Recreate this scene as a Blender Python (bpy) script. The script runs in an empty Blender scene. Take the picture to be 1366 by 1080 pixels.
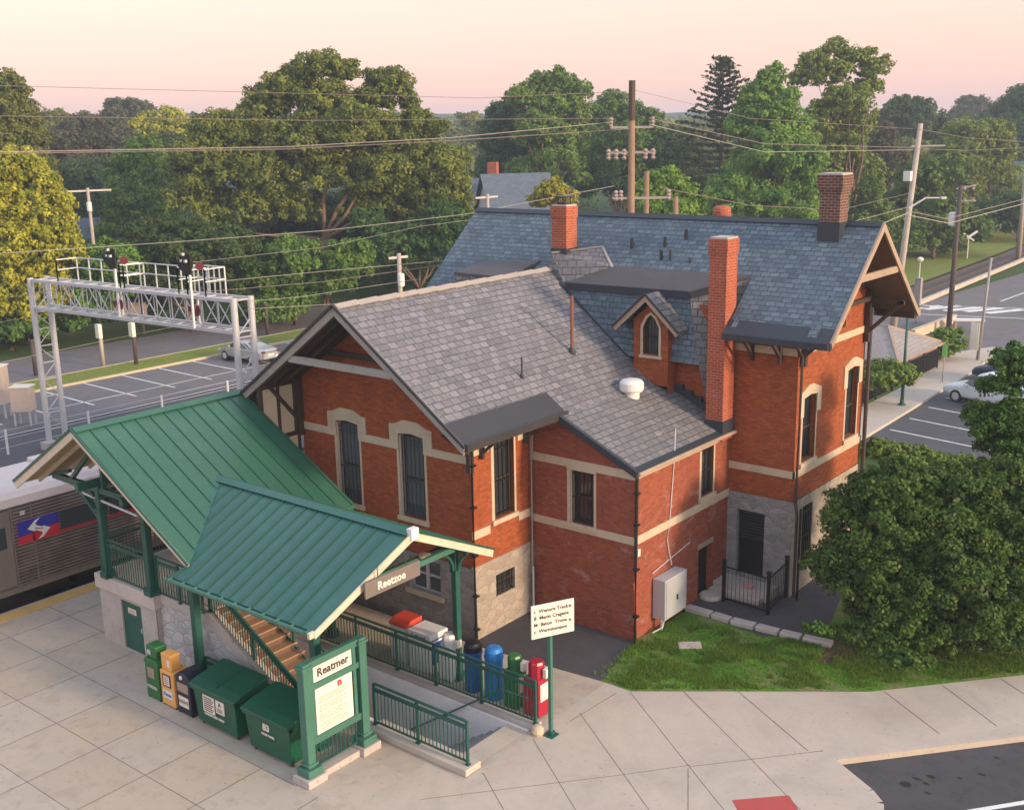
import bpy, bmesh, math, random
from mathutils import Vector, Matrix, noise
from mathutils.geometry import tessellate_polygon
rnd = random.Random(7)
SC = bpy.context.scene
COL = SC.collection

# ------------------------------------------------------------ camera (metres; z = 0 is the plaza)
FPX = 1488.8
CAM = Vector((19.249, -21.99, 14.0))
DV = Vector((-0.61083406, 0.75525739, -0.23763002))
RV = Vector((0.78015209, 0.6253335, -0.01790903))
UV_ = Vector((-0.13507209, 0.196327, 0.97119063))
cd = bpy.data.cameras.new("camera")
cam = bpy.data.objects.new("camera", cd)
COL.objects.link(cam)
cd.sensor_width = 36.0
cd.lens = FPX / 1366.0 * 36.0
cd.clip_start = 0.2
cd.clip_end = 4000
M = Matrix((RV, UV_, -DV)).transposed().to_4x4()
M.translation = CAM
cam.matrix_world = M
SC.camera = cam

# ------------------------------------------------------------ sky, sun, exposure
SUN_EL, SUN_AZ = math.radians(15.0), math.radians(84.0)     # azimuth from +Y towards +X
wd = bpy.data.worlds.new("World")
SC.world = wd
wd.use_nodes = True
nt = wd.node_tree
nt.nodes.clear()
wo = nt.nodes.new("ShaderNodeOutputWorld")
sky = nt.nodes.new("ShaderNodeTexSky")
sky.sky_type = 'NISHITA'
sky.sun_disc = False
sky.sun_elevation = SUN_EL
sky.sun_rotation = SUN_AZ
sky.dust_density = 2.0
b1 = nt.nodes.new("ShaderNodeBackground")
b1.inputs[1].default_value = 0.05
nt.links.new(sky.outputs[0], b1.inputs[0])
tc = nt.nodes.new("ShaderNodeTexCoord")
sx = nt.nodes.new("ShaderNodeSeparateXYZ")
nt.links.new(tc.outputs['Generated'], sx.inputs[0])
rp = nt.nodes.new("ShaderNodeValToRGB")
cr = rp.color_ramp
cr.elements[0].position = 0.0
cr.elements[0].color = (0.72, 0.41, 0.39, 1)
cr.elements[1].position = 1.0
cr.elements[1].color = (0.62, 0.71, 0.88, 1)
for p_, c_ in ((0.035, (0.75, 0.425, 0.37, 1)), (0.075, (0.76, 0.455, 0.365, 1)), (0.125, (0.78, 0.53, 0.395, 1)), (0.22, (0.80, 0.69, 0.62, 1)), (0.45, (0.70, 0.74, 0.83, 1))):
    e = cr.elements.new(p_)
    e.color = c_
nt.links.new(sx.outputs[2], rp.inputs[0])
b2 = nt.nodes.new("ShaderNodeBackground")
b2.inputs[1].default_value = 0.79
nt.links.new(rp.outputs[0], b2.inputs[0])
ad = nt.nodes.new("ShaderNodeAddShader")
nt.links.new(b1.outputs[0], ad.inputs[0])
nt.links.new(b2.outputs[0], ad.inputs[1])
nt.links.new(ad.outputs[0], wo.inputs[0])

sl = bpy.data.lights.new("sun", 'SUN')
sl.energy = 3.0
sl.angle = math.radians(6.0)
sl.color = (1.0, 0.74, 0.48)
sun = bpy.data.objects.new("sun", sl)
COL.objects.link(sun)
sdir = Vector((math.sin(SUN_AZ) * math.cos(SUN_EL), math.cos(SUN_AZ) * math.cos(SUN_EL), math.sin(SUN_EL)))
sun.rotation_euler = sdir.to_track_quat('Z', 'Y').to_euler()
SC.view_settings.view_transform = 'Standard'
SC.view_settings.look = 'None'
SC.view_settings.exposure = 0.70
SC.view_settings.gamma = 1.0
SC.cycles.max_bounces = 6
SC.cycles.transparent_max_bounces = 12
SC.cycles.volume_bounces = 0


def at(u, v, X=None, Y=None, Z=None, depth=None):
    """survey helper: the point of the place that the photograph shows at pixel (u, v) on a known plane"""
    w = DV * FPX + RV * (u - 683) + UV_ * (540 - v)
    if depth is not None:
        t = depth / FPX
    elif X is not None:
        t = (X - CAM.x) / w.x
    elif Y is not None:
        t = (Y - CAM.y) / w.y
    else:
        t = (Z - CAM.z) / w.z
    return CAM + w * t


# ------------------------------------------------------------ object helpers
def tag(o, label=None, cat=None, group=None, kind=None):
    if label:
        o['label'] = label
    if cat:
        o['category'] = cat
    if group:
        o['group'] = group
    if kind:
        o['kind'] = kind
    return o


def thing(name, label, cat, loc=(0, 0, 0), rz=0.0, group=None):
    o = bpy.data.objects.new(name, None)
    COL.objects.link(o)
    o.empty_display_size = 0.2
    o.location = loc
    o.rotation_euler = (0, 0, rz)
    return tag(o, label, cat, group)


def dup(root, loc=None, rz=None, scale=None, label=None, group=None):
    r = root.copy()
    COL.objects.link(r)
    if loc is not None:
        r.location = loc
    if rz is not None:
        r.rotation_euler = (0, 0, rz)
    if scale is not None:
        r.scale = scale
    if label:
        r['label'] = label
    if group:
        r['group'] = group
    for ch in list(root.children):
        c = ch.copy()
        COL.objects.link(c)
        c.parent = r
        for g in list(ch.children):
            d = g.copy()
            COL.objects.link(d)
            d.parent = c
    return r


class MB:
    """collects faces in local coordinates and links them as one mesh object"""

    def __init__(self):
        self.v = []
        self.f = []
        self.c = None

    def add(self, vs, fs):
        n = len(self.v)
        self.v += [tuple(p) for p in vs]
        self.f += [tuple(i + n for i in f) for f in fs]
        return self

    def box(self, x0, x1, y0, y1, z0, z1):
        if x0 > x1: x0, x1 = x1, x0
        if y0 > y1: y0, y1 = y1, y0
        if z0 > z1: z0, z1 = z1, z0
        return self.add([(x0, y0, z0), (x1, y0, z0), (x1, y1, z0), (x0, y1, z0), (x0, y0, z1), (x1, y0, z1), (x1, y1, z1), (x0, y1, z1)],
                        [(0, 3, 2, 1), (4, 5, 6, 7), (0, 1, 5, 4), (1, 2, 6, 5), (2, 3, 7, 6), (3, 0, 4, 7)])

    def beam(self, p, q, w, h, up=(0, 0, 1), w2=None, h2=None):
        p, q, up = Vector(p), Vector(q), Vector(up)
        d = (q - p).normalized()
        s = d.cross(up)
        if s.length < 1e-4:
            s = d.cross(Vector((1, 0, 0)))
        s.normalize()
        t = s.cross(d).normalized()
        w2 = w if w2 is None else w2
        h2 = h if h2 is None else h2
        vs = []
        for c, a, b in ((p, w, h), (q, w2, h2)):
            for i, j in ((-1, -1), (1, -1), (1, 1), (-1, 1)):
                vs.append(c + s * (i * a / 2) + t * (j * b / 2))
        return self.add(vs, [(0, 1, 2, 3), (7, 6, 5, 4), (0, 4, 5, 1), (1, 5, 6, 2), (2, 6, 7, 3), (3, 7, 4, 0)])

    def tube(self, pts, r, n=8, r2=None, cap=True):
        pts = [Vector(p) for p in pts]
        rings = []
        m = len(pts)
        for i, p in enumerate(pts):
            d = (pts[min(i + 1, m - 1)] - pts[max(i - 1, 0)]).normalized()
            a = d.cross(Vector((0, 0, 1)))
            if a.length < 1e-3:
                a = d.cross(Vector((1, 0, 0)))
            a.normalize()
            b = a.cross(d)
            rr = r if r2 is None else r + (r2 - r) * i / (m - 1)
            rings.append([p + (a * math.cos(2 * math.pi * k / n) + b * math.sin(2 * math.pi * k / n)) * rr for k in range(n)])
        vs = [q for g in rings for q in g]
        fs = []
        for i in range(m - 1):
            for k in range(n):
                k2 = (k + 1) % n
                fs.append((i * n + k, i * n + k2, (i + 1) * n + k2, (i + 1) * n + k))
        if cap:
            fs.append(tuple(range(n - 1, -1, -1)))
            fs.append(tuple((m - 1) * n + k for k in range(n)))
        return self.add(vs, fs)

    def lathe(self, prof, c=(0, 0, 0), n=16):
        vs, fs = [], []
        for r, z in prof:
            for k in range(n):
                a = 2 * math.pi * k / n
                vs.append((c[0] + r * math.cos(a), c[1] + r * math.sin(a), c[2] + z))
        for i in range(len(prof) - 1):
            for k in range(n):
                k2 = (k + 1) % n
                fs.append((i * n + k, i * n + k2, (i + 1) * n + k2, (i + 1) * n + k))
        fs.append(tuple(range(n - 1, -1, -1)))
        fs.append(tuple((len(prof) - 1) * n + k for k in range(n)))
        return self.add(vs, fs)

    def poly(self, pts):
        return self.add(pts, [tuple(range(len(pts)))])

    def prism(self, pts, ext):
        """polygon swept by the vector ext (concave outlines allowed)"""
        pts = [Vector(p) for p in pts]
        ext = Vector(ext)
        n = len(pts)
        tris = tessellate_polygon([pts])
        nrm = Vector((0, 0, 0))
        for i in range(n):
            nrm += pts[i].cross(pts[(i + 1) % n])
        flip = nrm.dot(ext) > 0
        vs = pts + [p + ext for p in pts]
        fs = []
        for t in tris:
            a, b, c = t
            tn = (pts[b] - pts[a]).cross(pts[c] - pts[a])
            if tn.dot(ext) > 0:
                a, b, c = a, c, b
            fs.append((a, b, c))
            fs.append((n + a, n + c, n + b))
        for i in range(n):
            j = (i + 1) % n
            fs.append((i, i + n, j + n, j) if not flip else (i, j, j + n, i + n))
        return self.add(vs, fs)

    def wall(self, outline, holes, fn, depth, rev=True):
        """flat wall with real openings; fn(s, z, d) -> point, d = depth into the building"""
        loops = [[Vector((a, b, 0)) for a, b in outline]] + [[Vector((a, b, 0)) for a, b in h] for h in holes]
        flat = [p for l in loops for p in l]
        tris = tessellate_polygon(loops)
        outn = (Vector(fn(0, 0, 0)) - Vector(fn(0, 0, 1)))
        vs = [Vector(fn(p.x, p.y, 0)) for p in flat]
        fs = []
        for a, b, c in tris:
            tn = (vs[b] - vs[a]).cross(vs[c] - vs[a])
            if tn.dot(outn) < 0:
                b, c = c, b
            fs.append((a, b, c))
        self.add(vs, fs)
        if rev:
            for h in holes:
                m = len(h)
                for i in range(m):
                    a, b = h[i], h[(i + 1) % m]
                    self.poly([fn(a[0], a[1], 0), fn(b[0], b[1], 0), fn(b[0], b[1], depth), fn(a[0], a[1], depth)])
        return self

    def build(self, name, mat, parent=None, world=False, smooth=False, bevel=0, uv=True, solid=0):
        me = bpy.data.meshes.new(name)
        v = self.v
        if world and parent is not None:
            inv = Matrix.Translation(parent.location) @ parent.rotation_euler.to_matrix().to_4x4()
            pp = parent.parent
            if pp is not None:
                inv = Matrix.Translation(pp.location) @ pp.rotation_euler.to_matrix().to_4x4() @ inv
            inv = inv.inverted()
            v = [tuple(inv @ Vector(p)) for p in v]
        me.from_pydata(v, [], self.f)
        if uv:
            ul = me.uv_layers.new(name="UVMap")
            buf = [0.0] * (2 * len(me.loops))
            for p in me.polygons:
                n = p.normal
                if abs(n.z) > 0.999:
                    t = Vector((1, 0, 0))
                    b = Vector((0, 1, 0))
                else:
                    t = Vector((0, 0, 1)).cross(n).normalized()
                    b = n.cross(t)
                for li in p.loop_indices:
                    co = me.vertices[me.loops[li].vertex_index].co
                    buf[2 * li] = co.dot(t)
                    buf[2 * li + 1] = co.dot(b)
            ul.data.foreach_set("uv", buf)
        if smooth:
            me.polygons.foreach_set("use_smooth", [True] * len(me.polygons))
        if mat is not None:
            me.materials.append(mat)
        o = bpy.data.objects.new(name, me)
        COL.objects.link(o)
        if parent is not None:
            o.parent = parent
        if bevel:
            m = o.modifiers.new("bevel", 'BEVEL')
            m.width = bevel
            m.segments = 2
            m.limit_method = 'ANGLE'
            m.angle_limit = math.radians(40)
        return o


def part(name, mb, mat, parent, **k):
    return mb.build(name, mat, parent, **k)


def struct(name, mb, mat, kind='structure', label=None, **k):
    o = mb.build(name, mat, None, **k)
    o['kind'] = kind
    if label:
        o['label'] = label
    return o


FONT_EXTRUDE = 0.004


def text(name, s, size, mat, parent, loc, rot, align='CENTER', world=False, bold=0.0):
    cu = bpy.data.curves.new(name, 'FONT')
    cu.body = s
    cu.size = size
    cu.extrude = FONT_EXTRUDE
    cu.offset = bold
    cu.align_x = align
    cu.align_y = 'CENTER'
    cu.resolution_u = 2
    cu.materials.append(mat)
    tmp = bpy.data.objects.new(name, cu)
    me = bpy.data.meshes.new_from_object(tmp)
    bpy.data.objects.remove(tmp)
    o = bpy.data.objects.new(name, me)
    COL.objects.link(o)
    o.rotation_euler = rot
    o.location = loc
    if parent is not None:
        o.parent = parent
    return o


# ------------------------------------------------------------ materials
MATS = {}


class NT:
    def __init__(self, name):
        self.m = bpy.data.materials.new(name)
        self.m.use_nodes = True
        self.t = self.m.node_tree
        self.t.nodes.clear()
        self.out = self.n('OutputMaterial')
        self.p = self.n('BsdfPrincipled')
        self.l(self.p.outputs[0], self.out.inputs[0])

    def n(self, k, **kw):
        x = self.t.nodes.new('ShaderNode' + k)
        for a, b in kw.items():
            setattr(x, a, b)
        return x

    def l(self, a, b):
        self.t.links.new(a, b)

    def coord(self, kind='Object', scale=(1, 1, 1), rot=(0, 0, 0), loc=(0, 0, 0)):
        c = self.n('TexCoord')
        mp = self.n('Mapping')
        self.l(c.outputs[kind], mp.inputs[0])
        mp.inputs['Scale'].default_value = scale
        mp.inputs['Rotation'].default_value = rot
        mp.inputs['Location'].default_value = loc
        return mp.outputs[0]

    def noise(self, vec, scale, detail=4, rough=0.6, dist=0.0):
        x = self.n('TexNoise')
        self.l(vec, x.inputs['Vector'])
        x.inputs['Scale'].default_value = scale
        x.inputs['Detail'].default_value = detail
        x.inputs['Roughness'].default_value = rough
        x.inputs['Distortion'].default_value = dist
        return x.outputs['Fac']

    def ramp(self, fac, stops):
        r = self.n('ValToRGB')
        e = r.color_ramp.elements
        e[0].position = stops[0][0]
        e[0].color = tuple(stops[0][1]) + (1,)
        e[1].position = stops[-1][0]
        e[1].color = tuple(stops[-1][1]) + (1,)
        for p, c in stops[1:-1]:
            q = e.new(p)
            q.color = tuple(c) + (1,)
        self.l(fac, r.inputs[0])
        return r.outputs[0]

    def mix(self, fac, a, b, mode='MIX'):
        x = self.n('Mix', data_type='RGBA', blend_type=mode)
        for i, v in ((0, fac), (6, a), (7, b)):
            if isinstance(v, (int, float)):
                x.inputs[i].default_value = v
            elif isinstance(v, tuple):
                x.inputs[i].default_value = v + (1,) if len(v) == 3 else v
            else:
                self.l(v, x.inputs[i])
        return x.outputs[2]

    def math(self, op, a, b=0.0, c=None):
        x = self.n('Math', operation=op)
        for i, v in enumerate((a, b) if c is None else (a, b, c)):
            if isinstance(v, (int, float)):
                x.inputs[i].default_value = v
            else:
                self.l(v, x.inputs[i])
        return x.outputs[0]

    def bump(self, h, strength=0.3, dist=0.02):
        b = self.n('Bump')
        b.inputs['Strength'].default_value = strength
        b.inputs['Distance'].default_value = dist
        self.l(h, b.inputs['Height'])
        self.l(b.outputs[0], self.p.inputs['Normal'])

    def fin(self, col, rough=0.7, metal=0.0, spec=0.5):
        if isinstance(col, tuple):
            self.p.inputs['Base Color'].default_value = col + (1,)
        else:
            self.l(col, self.p.inputs['Base Color'])
        if isinstance(rough, (int, float)):
            self.p.inputs['Roughness'].default_value = rough
        else:
            self.l(rough, self.p.inputs['Roughness'])
        self.p.inputs['Metallic'].default_value = metal
        self.p.inputs['Specular IOR Level'].default_value = spec
        return self.m


def sc3(c, k):
    return tuple(min(1.0, x * k) for x in c)


def plain(name, c, rough=0.6, metal=0.0, var=0.18, scale=3.0, fine=40.0, bump=0.08, dirt=None):
    """a surface of one colour with large soft variation, fine grain and a little dirt"""
    t = NT(name)
    v = t.coord('Object')
    a = t.noise(v, scale, 5, 0.65)
    col = t.ramp(a, [(0.25, sc3(c, 1 - var)), (0.75, sc3(c, 1 + var))])
    f = t.noise(v, fine, 2, 0.5)
    col = t.mix(0.5, col, t.ramp(f, [(0.3, sc3(c, 1 - var * 0.8)), (0.7, sc3(c, 1 + var * 0.8))]))
    if dirt:
        d = t.noise(v, scale * 0.6, 6, 0.75, 0.6)
        col = t.mix(t.ramp(d, [(0.50, (0, 0, 0)), (0.68, (dirt[1],) * 3)]), col, dirt[0])
    if bump:
        t.bump(f, bump, 0.01)
    rr = t.n('MapRange')
    t.l(a, rr.inputs[0])
    rr.inputs[3].default_value = max(0.05, rough - 0.1)
    rr.inputs[4].default_value = min(1, rough + 0.1)
    return t.fin(col, rr.outputs[0], metal)


def brick(name, c1, c2, mortar, bloom=0.0, soot=0.3):
    t = NT(name)
    v = t.coord('UV')
    b = t.n('TexBrick')
    t.l(v, b.inputs['Vector'])
    b.inputs['Scale'].default_value = 1.0
    b.inputs['Brick Width'].default_value = 0.215
    b.inputs['Row Height'].default_value = 0.084
    b.inputs['Mortar Size'].default_value = 0.011
    b.inputs['Mortar Smooth'].default_value = 0.3
    b.inputs['Bias'].default_value = 0.0
    b.inputs['Color1'].default_value = c1 + (1,)
    b.inputs['Color2'].default_value = c2 + (1,)
    b.inputs['Mortar'].default_value = mortar + (1,)
    o = t.coord('Object')
    big = t.noise(o, 0.9, 6, 0.7, 0.4)
    col = t.mix(t.ramp(big, [(0.35, (0, 0, 0)), (0.7, (soot,) * 3)]), b.outputs[0], sc3(c1, 0.45))
    med = t.noise(t.coord('Object', (1, 1, 2.5)), 5, 4, 0.7)
    col = t.mix(0.35, col, t.ramp(med, [(0.3, sc3(c1, 0.55)), (0.7, sc3(c1, 1.15))]), 'MIX')
    strk = t.noise(t.coord('Object', (1, 1, 0.12), loc=(1, 2, 0)), 3.0, 5, 0.75)
    col = t.mix(t.ramp(strk, [(0.55, (0, 0, 0)), (0.75, (0.35,) * 3)]), col, (0.06, 0.03, 0.025))
    if bloom:
        w = t.noise(t.coord('Object', (1, 1, 1.6), loc=(3, 7, 1)), 1.1, 7, 0.8, 0.8)
        col = t.mix(t.ramp(w, [(0.55, (0, 0, 0)), (0.72, (bloom,) * 3)]), col, (0.55, 0.42, 0.40))
    t.bump(b.outputs[1], -0.35, 0.012)
    return t.fin(col, 0.85, 0, 0.25)


def slate(name, c1, c2, gap, w, h, stain, lichen=0.0, gapw=0.013):
    t = NT(name)
    v = t.coord('UV')
    n0 = t.noise(v, 2.2, 2, 0.5)
    dv = t.n('VectorMath', operation='SCALE')
    cmb = t.n('CombineXYZ')
    t.l(t.math('SUBTRACT', n0, 0.5), cmb.inputs[1])
    t.l(cmb.outputs[0], dv.inputs[0])
    dv.inputs['Scale'].default_value = 0.06
    av = t.n('VectorMath', operation='ADD')
    t.l(v, av.inputs[0])
    t.l(dv.outputs[0], av.inputs[1])
    b = t.n('TexBrick')
    b.offset = 0.5
    t.l(av.outputs[0], b.inputs['Vector'])
    b.inputs['Scale'].default_value = 1.0
    b.inputs['Brick Width'].default_value = w
    b.inputs['Row Height'].default_value = h
    b.inputs['Mortar Size'].default_value = gapw
    b.inputs['Mortar Smooth'].default_value = 0.15
    b.inputs['Color1'].default_value = c1 + (1,)
    b.inputs['Color2'].default_value = c2 + (1,)
    b.inputs['Mortar'].default_value = gap + (1,)
    o = t.coord('Object')
    big = t.noise(o, 0.7, 6, 0.7, 0.5)
    col = t.mix(t.ramp(big, [(0.42, (0, 0, 0)), (0.72, (0.55,) * 3)]), b.outputs[0], stain)
    fine = t.noise(o, 14, 4, 0.7)
    col = t.mix(0.3, col, t.ramp(fine, [(0.3, sc3(c1, 0.55)), (0.7, sc3(c2, 1.4))]))
    if lichen:
        li = t.noise(t.coord('Object', loc=(5, 1, 2)), 2.6, 8, 0.8, 0.3)
        col = t.mix(t.ramp(li, [(0.60, (0, 0, 0)), (0.66, (lichen,) * 3)]), col, (0.42, 0.38, 0.36))
    # each course tilts a little: sawtooth height down the slope
    sp = t.n('SeparateXYZ')
    t.l(av.outputs[0], sp.inputs[0])
    saw = t.math('FRACT', t.math('DIVIDE', sp.outputs[1], h))
    hh = t.math('SUBTRACT', t.math('MULTIPLY', t.math('SUBTRACT', 1.0, saw), 0.6), b.outputs[1])
    hh = t.math('ADD', hh, t.math('MULTIPLY', fine, 0.4))
    t.bump(hh, 0.7, 0.03)
    return t.fin(col, 0.62, 0, 0.4)


def rubble(name, c1, c2, mortar, scale=2.6, zs=1.6):
    t = NT(name)
    o = t.coord('Object', (1, 1, zs))
    d = t.noise(o, 1.7, 3, 0.6)
    cm = t.n('VectorMath', operation='ADD')
    t.l(o, cm.inputs[0])
    sc = t.n('VectorMath', operation='SCALE')
    cb = t.n('CombineXYZ')
    for i in range(3):
        t.l(d, cb.inputs[i])
    t.l(cb.outputs[0], sc.inputs[0])
    sc.inputs['Scale'].default_value = 0.35
    t.l(sc.outputs[0], cm.inputs[1])
    v1 = t.n('TexVoronoi', feature='F1')
    v2 = t.n('TexVoronoi', feature='DISTANCE_TO_EDGE')
    for v in (v1, v2):
        t.l(cm.outputs[0], v.inputs['Vector'])
        v.inputs['Scale'].default_value = scale
    bw = t.n('RGBToBW')
    t.l(v1.outputs['Color'], bw.inputs[0])
    col = t.ramp(bw.outputs[0], [(0.2, c1), (0.8, c2)])
    g = t.noise(o, 16, 5, 0.7)
    col = t.mix(0.35, col, t.ramp(g, [(0.3, sc3(c1, 0.6)), (0.7, sc3(c2, 1.2))]))
    e = t.ramp(v2.outputs['Distance'], [(0.02, (1, 1, 1)), (0.07, (0, 0, 0))])
    col = t.mix(e, col, mortar)
    h = t.math('ADD', t.ramp(v2.outputs['Distance'], [(0.0, (0, 0, 0)), (0.16, (1, 1, 1))]), t.math('MULTIPLY', g, 0.6))
    t.bump(h, 0.45, 0.03)
    return t.fin(col, 0.9, 0, 0.2)


def wood(name, c, rough=0.7):
    t = NT(name)
    o = t.coord('Object')
    a = t.noise(o, 2.5, 5, 0.7, 0.8)
    f = t.noise(t.coord('Object', (1, 1, 6)), 14, 4, 0.7)
    col = t.mix(0.5, t.ramp(a, [(0.3, sc3(c, 0.7)), (0.7, sc3(c, 1.2))]), t.ramp(f, [(0.3, sc3(c, 0.75)), (0.7, sc3(c, 1.25))]))
    t.bump(f, 0.15, 0.01)
    return t.fin(col, rough, 0, 0.3)


def concrete(name, c, stain=(0.25, 0.2, 0.17), stain_amt=0.5, cell=None):
    t = NT(name)
    o = t.coord('Object')
    a = t.noise(o, 0.45, 7, 0.72, 0.7)
    b = t.noise(o, 2.3, 6, 0.75, 0.4)
    g = t.noise(o, 60, 2, 0.6)
    col = t.ramp(a, [(0.28, sc3(c, 0.80)), (0.5, c), (0.72, sc3((c[0] * 1.02, c[1], c[2] * 0.97), 1.15))])
    if cell:
        vr = t.n('TexWhiteNoise', noise_dimensions='2D')
        sn = t.n('VectorMath', operation='FLOOR')
        ov = t.coord('Object', (1 / cell[0], 1 / cell[1], 1), loc=(cell[2], cell[3], 0))
        t.l(ov, sn.inputs[0])
        t.l(sn.outputs[0], vr.inputs['Vector'])
        col = t.mix(0.55, col, t.ramp(vr.outputs['Value'], [(0.0, sc3(c, 0.78)), (0.35, sc3((c[0] * 1.05, c[1], c[2] * 0.9), 0.95)), (0.7, sc3((c[0] * .97, c[1], c[2] * 1.05), 1.05)), (1.0, sc3(c, 1.2))]))
    col = t.mix(t.ramp(b, [(0.52, (0, 0, 0)), (0.74, (stain_amt,) * 3)]), col, stain)
    bl = t.noise(t.coord('Object', loc=(4, 11, 0)), 0.9, 3, 0.55, 0.2)
    col = t.mix(t.ramp(bl, [(0.56, (0, 0, 0)), (0.70, (stain_amt * .6,) * 3)]), col, sc3(stain, 1.1))
    lt = t.noise(t.coord('Object', loc=(9, 4, 0)), 1.2, 8, 0.8, 0.3)
    col = t.mix(t.ramp(lt, [(0.58, (0, 0, 0)), (0.72, (0.35,) * 3)]), col, sc3(c, 1.4))
    sp = t.noise(t.coord('Object', loc=(2, 8, 0)), 9, 2, 0.5)
    col = t.mix(t.ramp(sp, [(0.69, (0, 0, 0)), (0.72, (0.6,) * 3)]), col, sc3(stain, 0.45))
    col = t.mix(0.25, col, t.ramp(g, [(0.3, sc3(c, 0.8)), (0.7, sc3(c, 1.15))]))
    t.bump(t.math('ADD', g, b), 0.15, 0.01)
    return t.fin(col, 0.85, 0, 0.25)


def leaf(name, c, c2, rough=0.6):
    t = NT(name)
    oi = t.n('ObjectInfo')
    at_ = t.n('Attribute', attribute_name='tone')
    col = t.ramp(at_.outputs['Fac'], [(0.0, c), (1.0, c2)])
    hs = t.n('HueSaturation')
    t.l(col, hs.inputs['Color'])
    t.l(t.math('ADD', 0.485, t.math('MULTIPLY', oi.outputs['Random'], 0.03)), hs.inputs['Hue'])
    t.l(t.math('ADD', 0.85, t.math('MULTIPLY', oi.outputs['Random'], 0.3)), hs.inputs['Value'])
    t.p.inputs['Roughness'].default_value = rough
    t.p.inputs['Specular IOR Level'].default_value = 0.25
    t.l(hs.outputs[0], t.p.inputs['Base Color'])
    tr = t.n('BsdfTranslucent')
    t.l(t.mix(0.3, hs.outputs[0], (0.20, 0.22, 0.02)), tr.inputs[0])
    ms = t.n('MixShader')
    ms.inputs[0].default_value = 0.28
    t.l(t.p.outputs[0], ms.inputs[1])
    t.l(tr.outputs[0], ms.inputs[2])
    t.l(ms.outputs[0], t.out.inputs[0])
    return t.m


m = MATS
m['brick'] = brick('red_brick', (0.41, 0.102, 0.032), (0.20, 0.042, 0.016), (0.125, 0.055, 0.035), 0, 0.35)
m['brick_annex'] = brick('weathered_brick', (0.35, 0.088, 0.042), (0.18, 0.040, 0.024), (0.20, 0.10, 0.08), 0.42, 0.4)
m['brick_chim'] = brick('chimney_brick', (0.42, 0.09, 0.04), (0.28, 0.05, 0.025), (0.42, 0.27, 0.2), 0.15, 0.3)
m['brick_dark'] = brick('sooty_brick', (0.16, 0.07, 0.05), (0.08, 0.035, 0.03), (0.42, 0.34, 0.30), 0.1, 0.5)
m['slate_blue'] = slate('blue_slate', (0.042, 0.066, 0.090), (0.145, 0.19, 0.23), (0.015, 0.024, 0.034), 0.30, 0.185, (0.075, 0.11, 0.145), 0.0, 0.017)
m['slate_grey'] = slate('grey_slate', (0.095, 0.094, 0.103), (0.235, 0.222, 0.236), (0.022, 0.02, 0.024), 0.33, 0.235, (0.14, 0.13, 0.14), 0.35, 0.019)
m['slate_old'] = slate('old_slate', (0.12, 0.118, 0.122), (0.22, 0.21, 0.215), (0.022, 0.022, 0.025), 0.33, 0.235, (0.08, 0.08, 0.09), 0.5, 0.019)
m['stone'] = rubble('grey_rubble_stone', (0.20, 0.19, 0.195), (0.32, 0.305, 0.30), (0.25, 0.24, 0.235), 3.1, 1.5)
m['stone_warm'] = rubble('tan_rubble_stone', (0.27, 0.225, 0.19), (0.40, 0.34, 0.285), (0.30, 0.255, 0.22), 3.0, 1.4)
m['trim'] = plain('cream_limestone', (0.50, 0.405, 0.295), 0.8, 0, 0.12, 2.5, 30, 0.1, ((0.25, 0.2, 0.15), 0.4))
m['cream'] = plain('cream_paint', (0.58, 0.50, 0.38), 0.6, 0, 0.08, 2, 30, 0.05, ((0.3, 0.25, 0.18), 0.3))
m['tan'] = plain('tan_paint', (0.36, 0.26, 0.19), 0.6, 0, 0.15, 2, 30, 0.1, ((0.15, 0.11, 0.08), 0.4))
m['greyboard'] = plain('weathered_grey_paint', (0.30, 0.27, 0.25), 0.7, 0, 0.15, 2, 30, 0.1, ((0.12, 0.1, 0.09), 0.4))
m['brown'] = plain('dark_brown_paint', (0.055, 0.035, 0.028), 0.55, 0, 0.2, 2, 30, 0.05)
m['soffit'] = wood('soffit_boards', (0.16, 0.11, 0.075))
m['metal_dark'] = plain('dark_metal_roofing', (0.042, 0.038, 0.042), 0.5, 0.2, 0.25, 1.5, 20, 0.05)
m['lid'] = plain('membrane_roofing', (0.085, 0.076, 0.08), 0.7, 0, 0.2, 1.2, 25, 0.05, ((0.07, 0.06, 0.06), 0.5))
m['lead'] = plain('lead_flashing', (0.035, 0.042, 0.055), 0.5, 0.2, 0.2, 2, 20, 0.05)
m['black'] = plain('black_iron', (0.012, 0.012, 0.013), 0.45, 0.2, 0.2, 4, 40, 0.03)
m['iron'] = plain('painted_iron', (0.045, 0.06, 0.07), 0.5, 0.1, 0.2, 4, 40, 0.03)
m['green_roof'] = plain('green_standing_seam_metal', (0.026, 0.100, 0.064), 0.42, 0.0, 0.16, 0.5, 6, 0.02, ((0.055, 0.145, 0.095), 0.5))
m['teal_roof'] = plain('teal_standing_seam_metal', (0.022, 0.108, 0.088), 0.42, 0.0, 0.15, 0.5, 6, 0.02, ((0.04, 0.16, 0.125), 0.5))
m['green_seam'] = plain('dark_green_seam', (0.012, 0.075, 0.055), 0.45, 0, 0.2, 1, 10, 0)
m['green'] = plain('green_paint', (0.012, 0.082, 0.062), 0.45, 0, 0.25, 1.5, 30, 0.03, ((0.03, 0.115, 0.085), 0.5))
m['green_lt'] = plain('faded_green_paint', (0.045, 0.145, 0.105), 0.5, 0, 0.15, 1.5, 30, 0.03, ((0.07, 0.185, 0.13), 0.5))
m['green_bin'] = plain('dark_green_plastic', (0.006, 0.085, 0.045), 0.35, 0, 0.25, 1.2, 40, 0.03, ((0.02, 0.05, 0.035), 0.5))
m['glass'] = NT('dark_window_glass').fin((0.028, 0.036, 0.042), 0.08, 0, 0.9)
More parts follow.
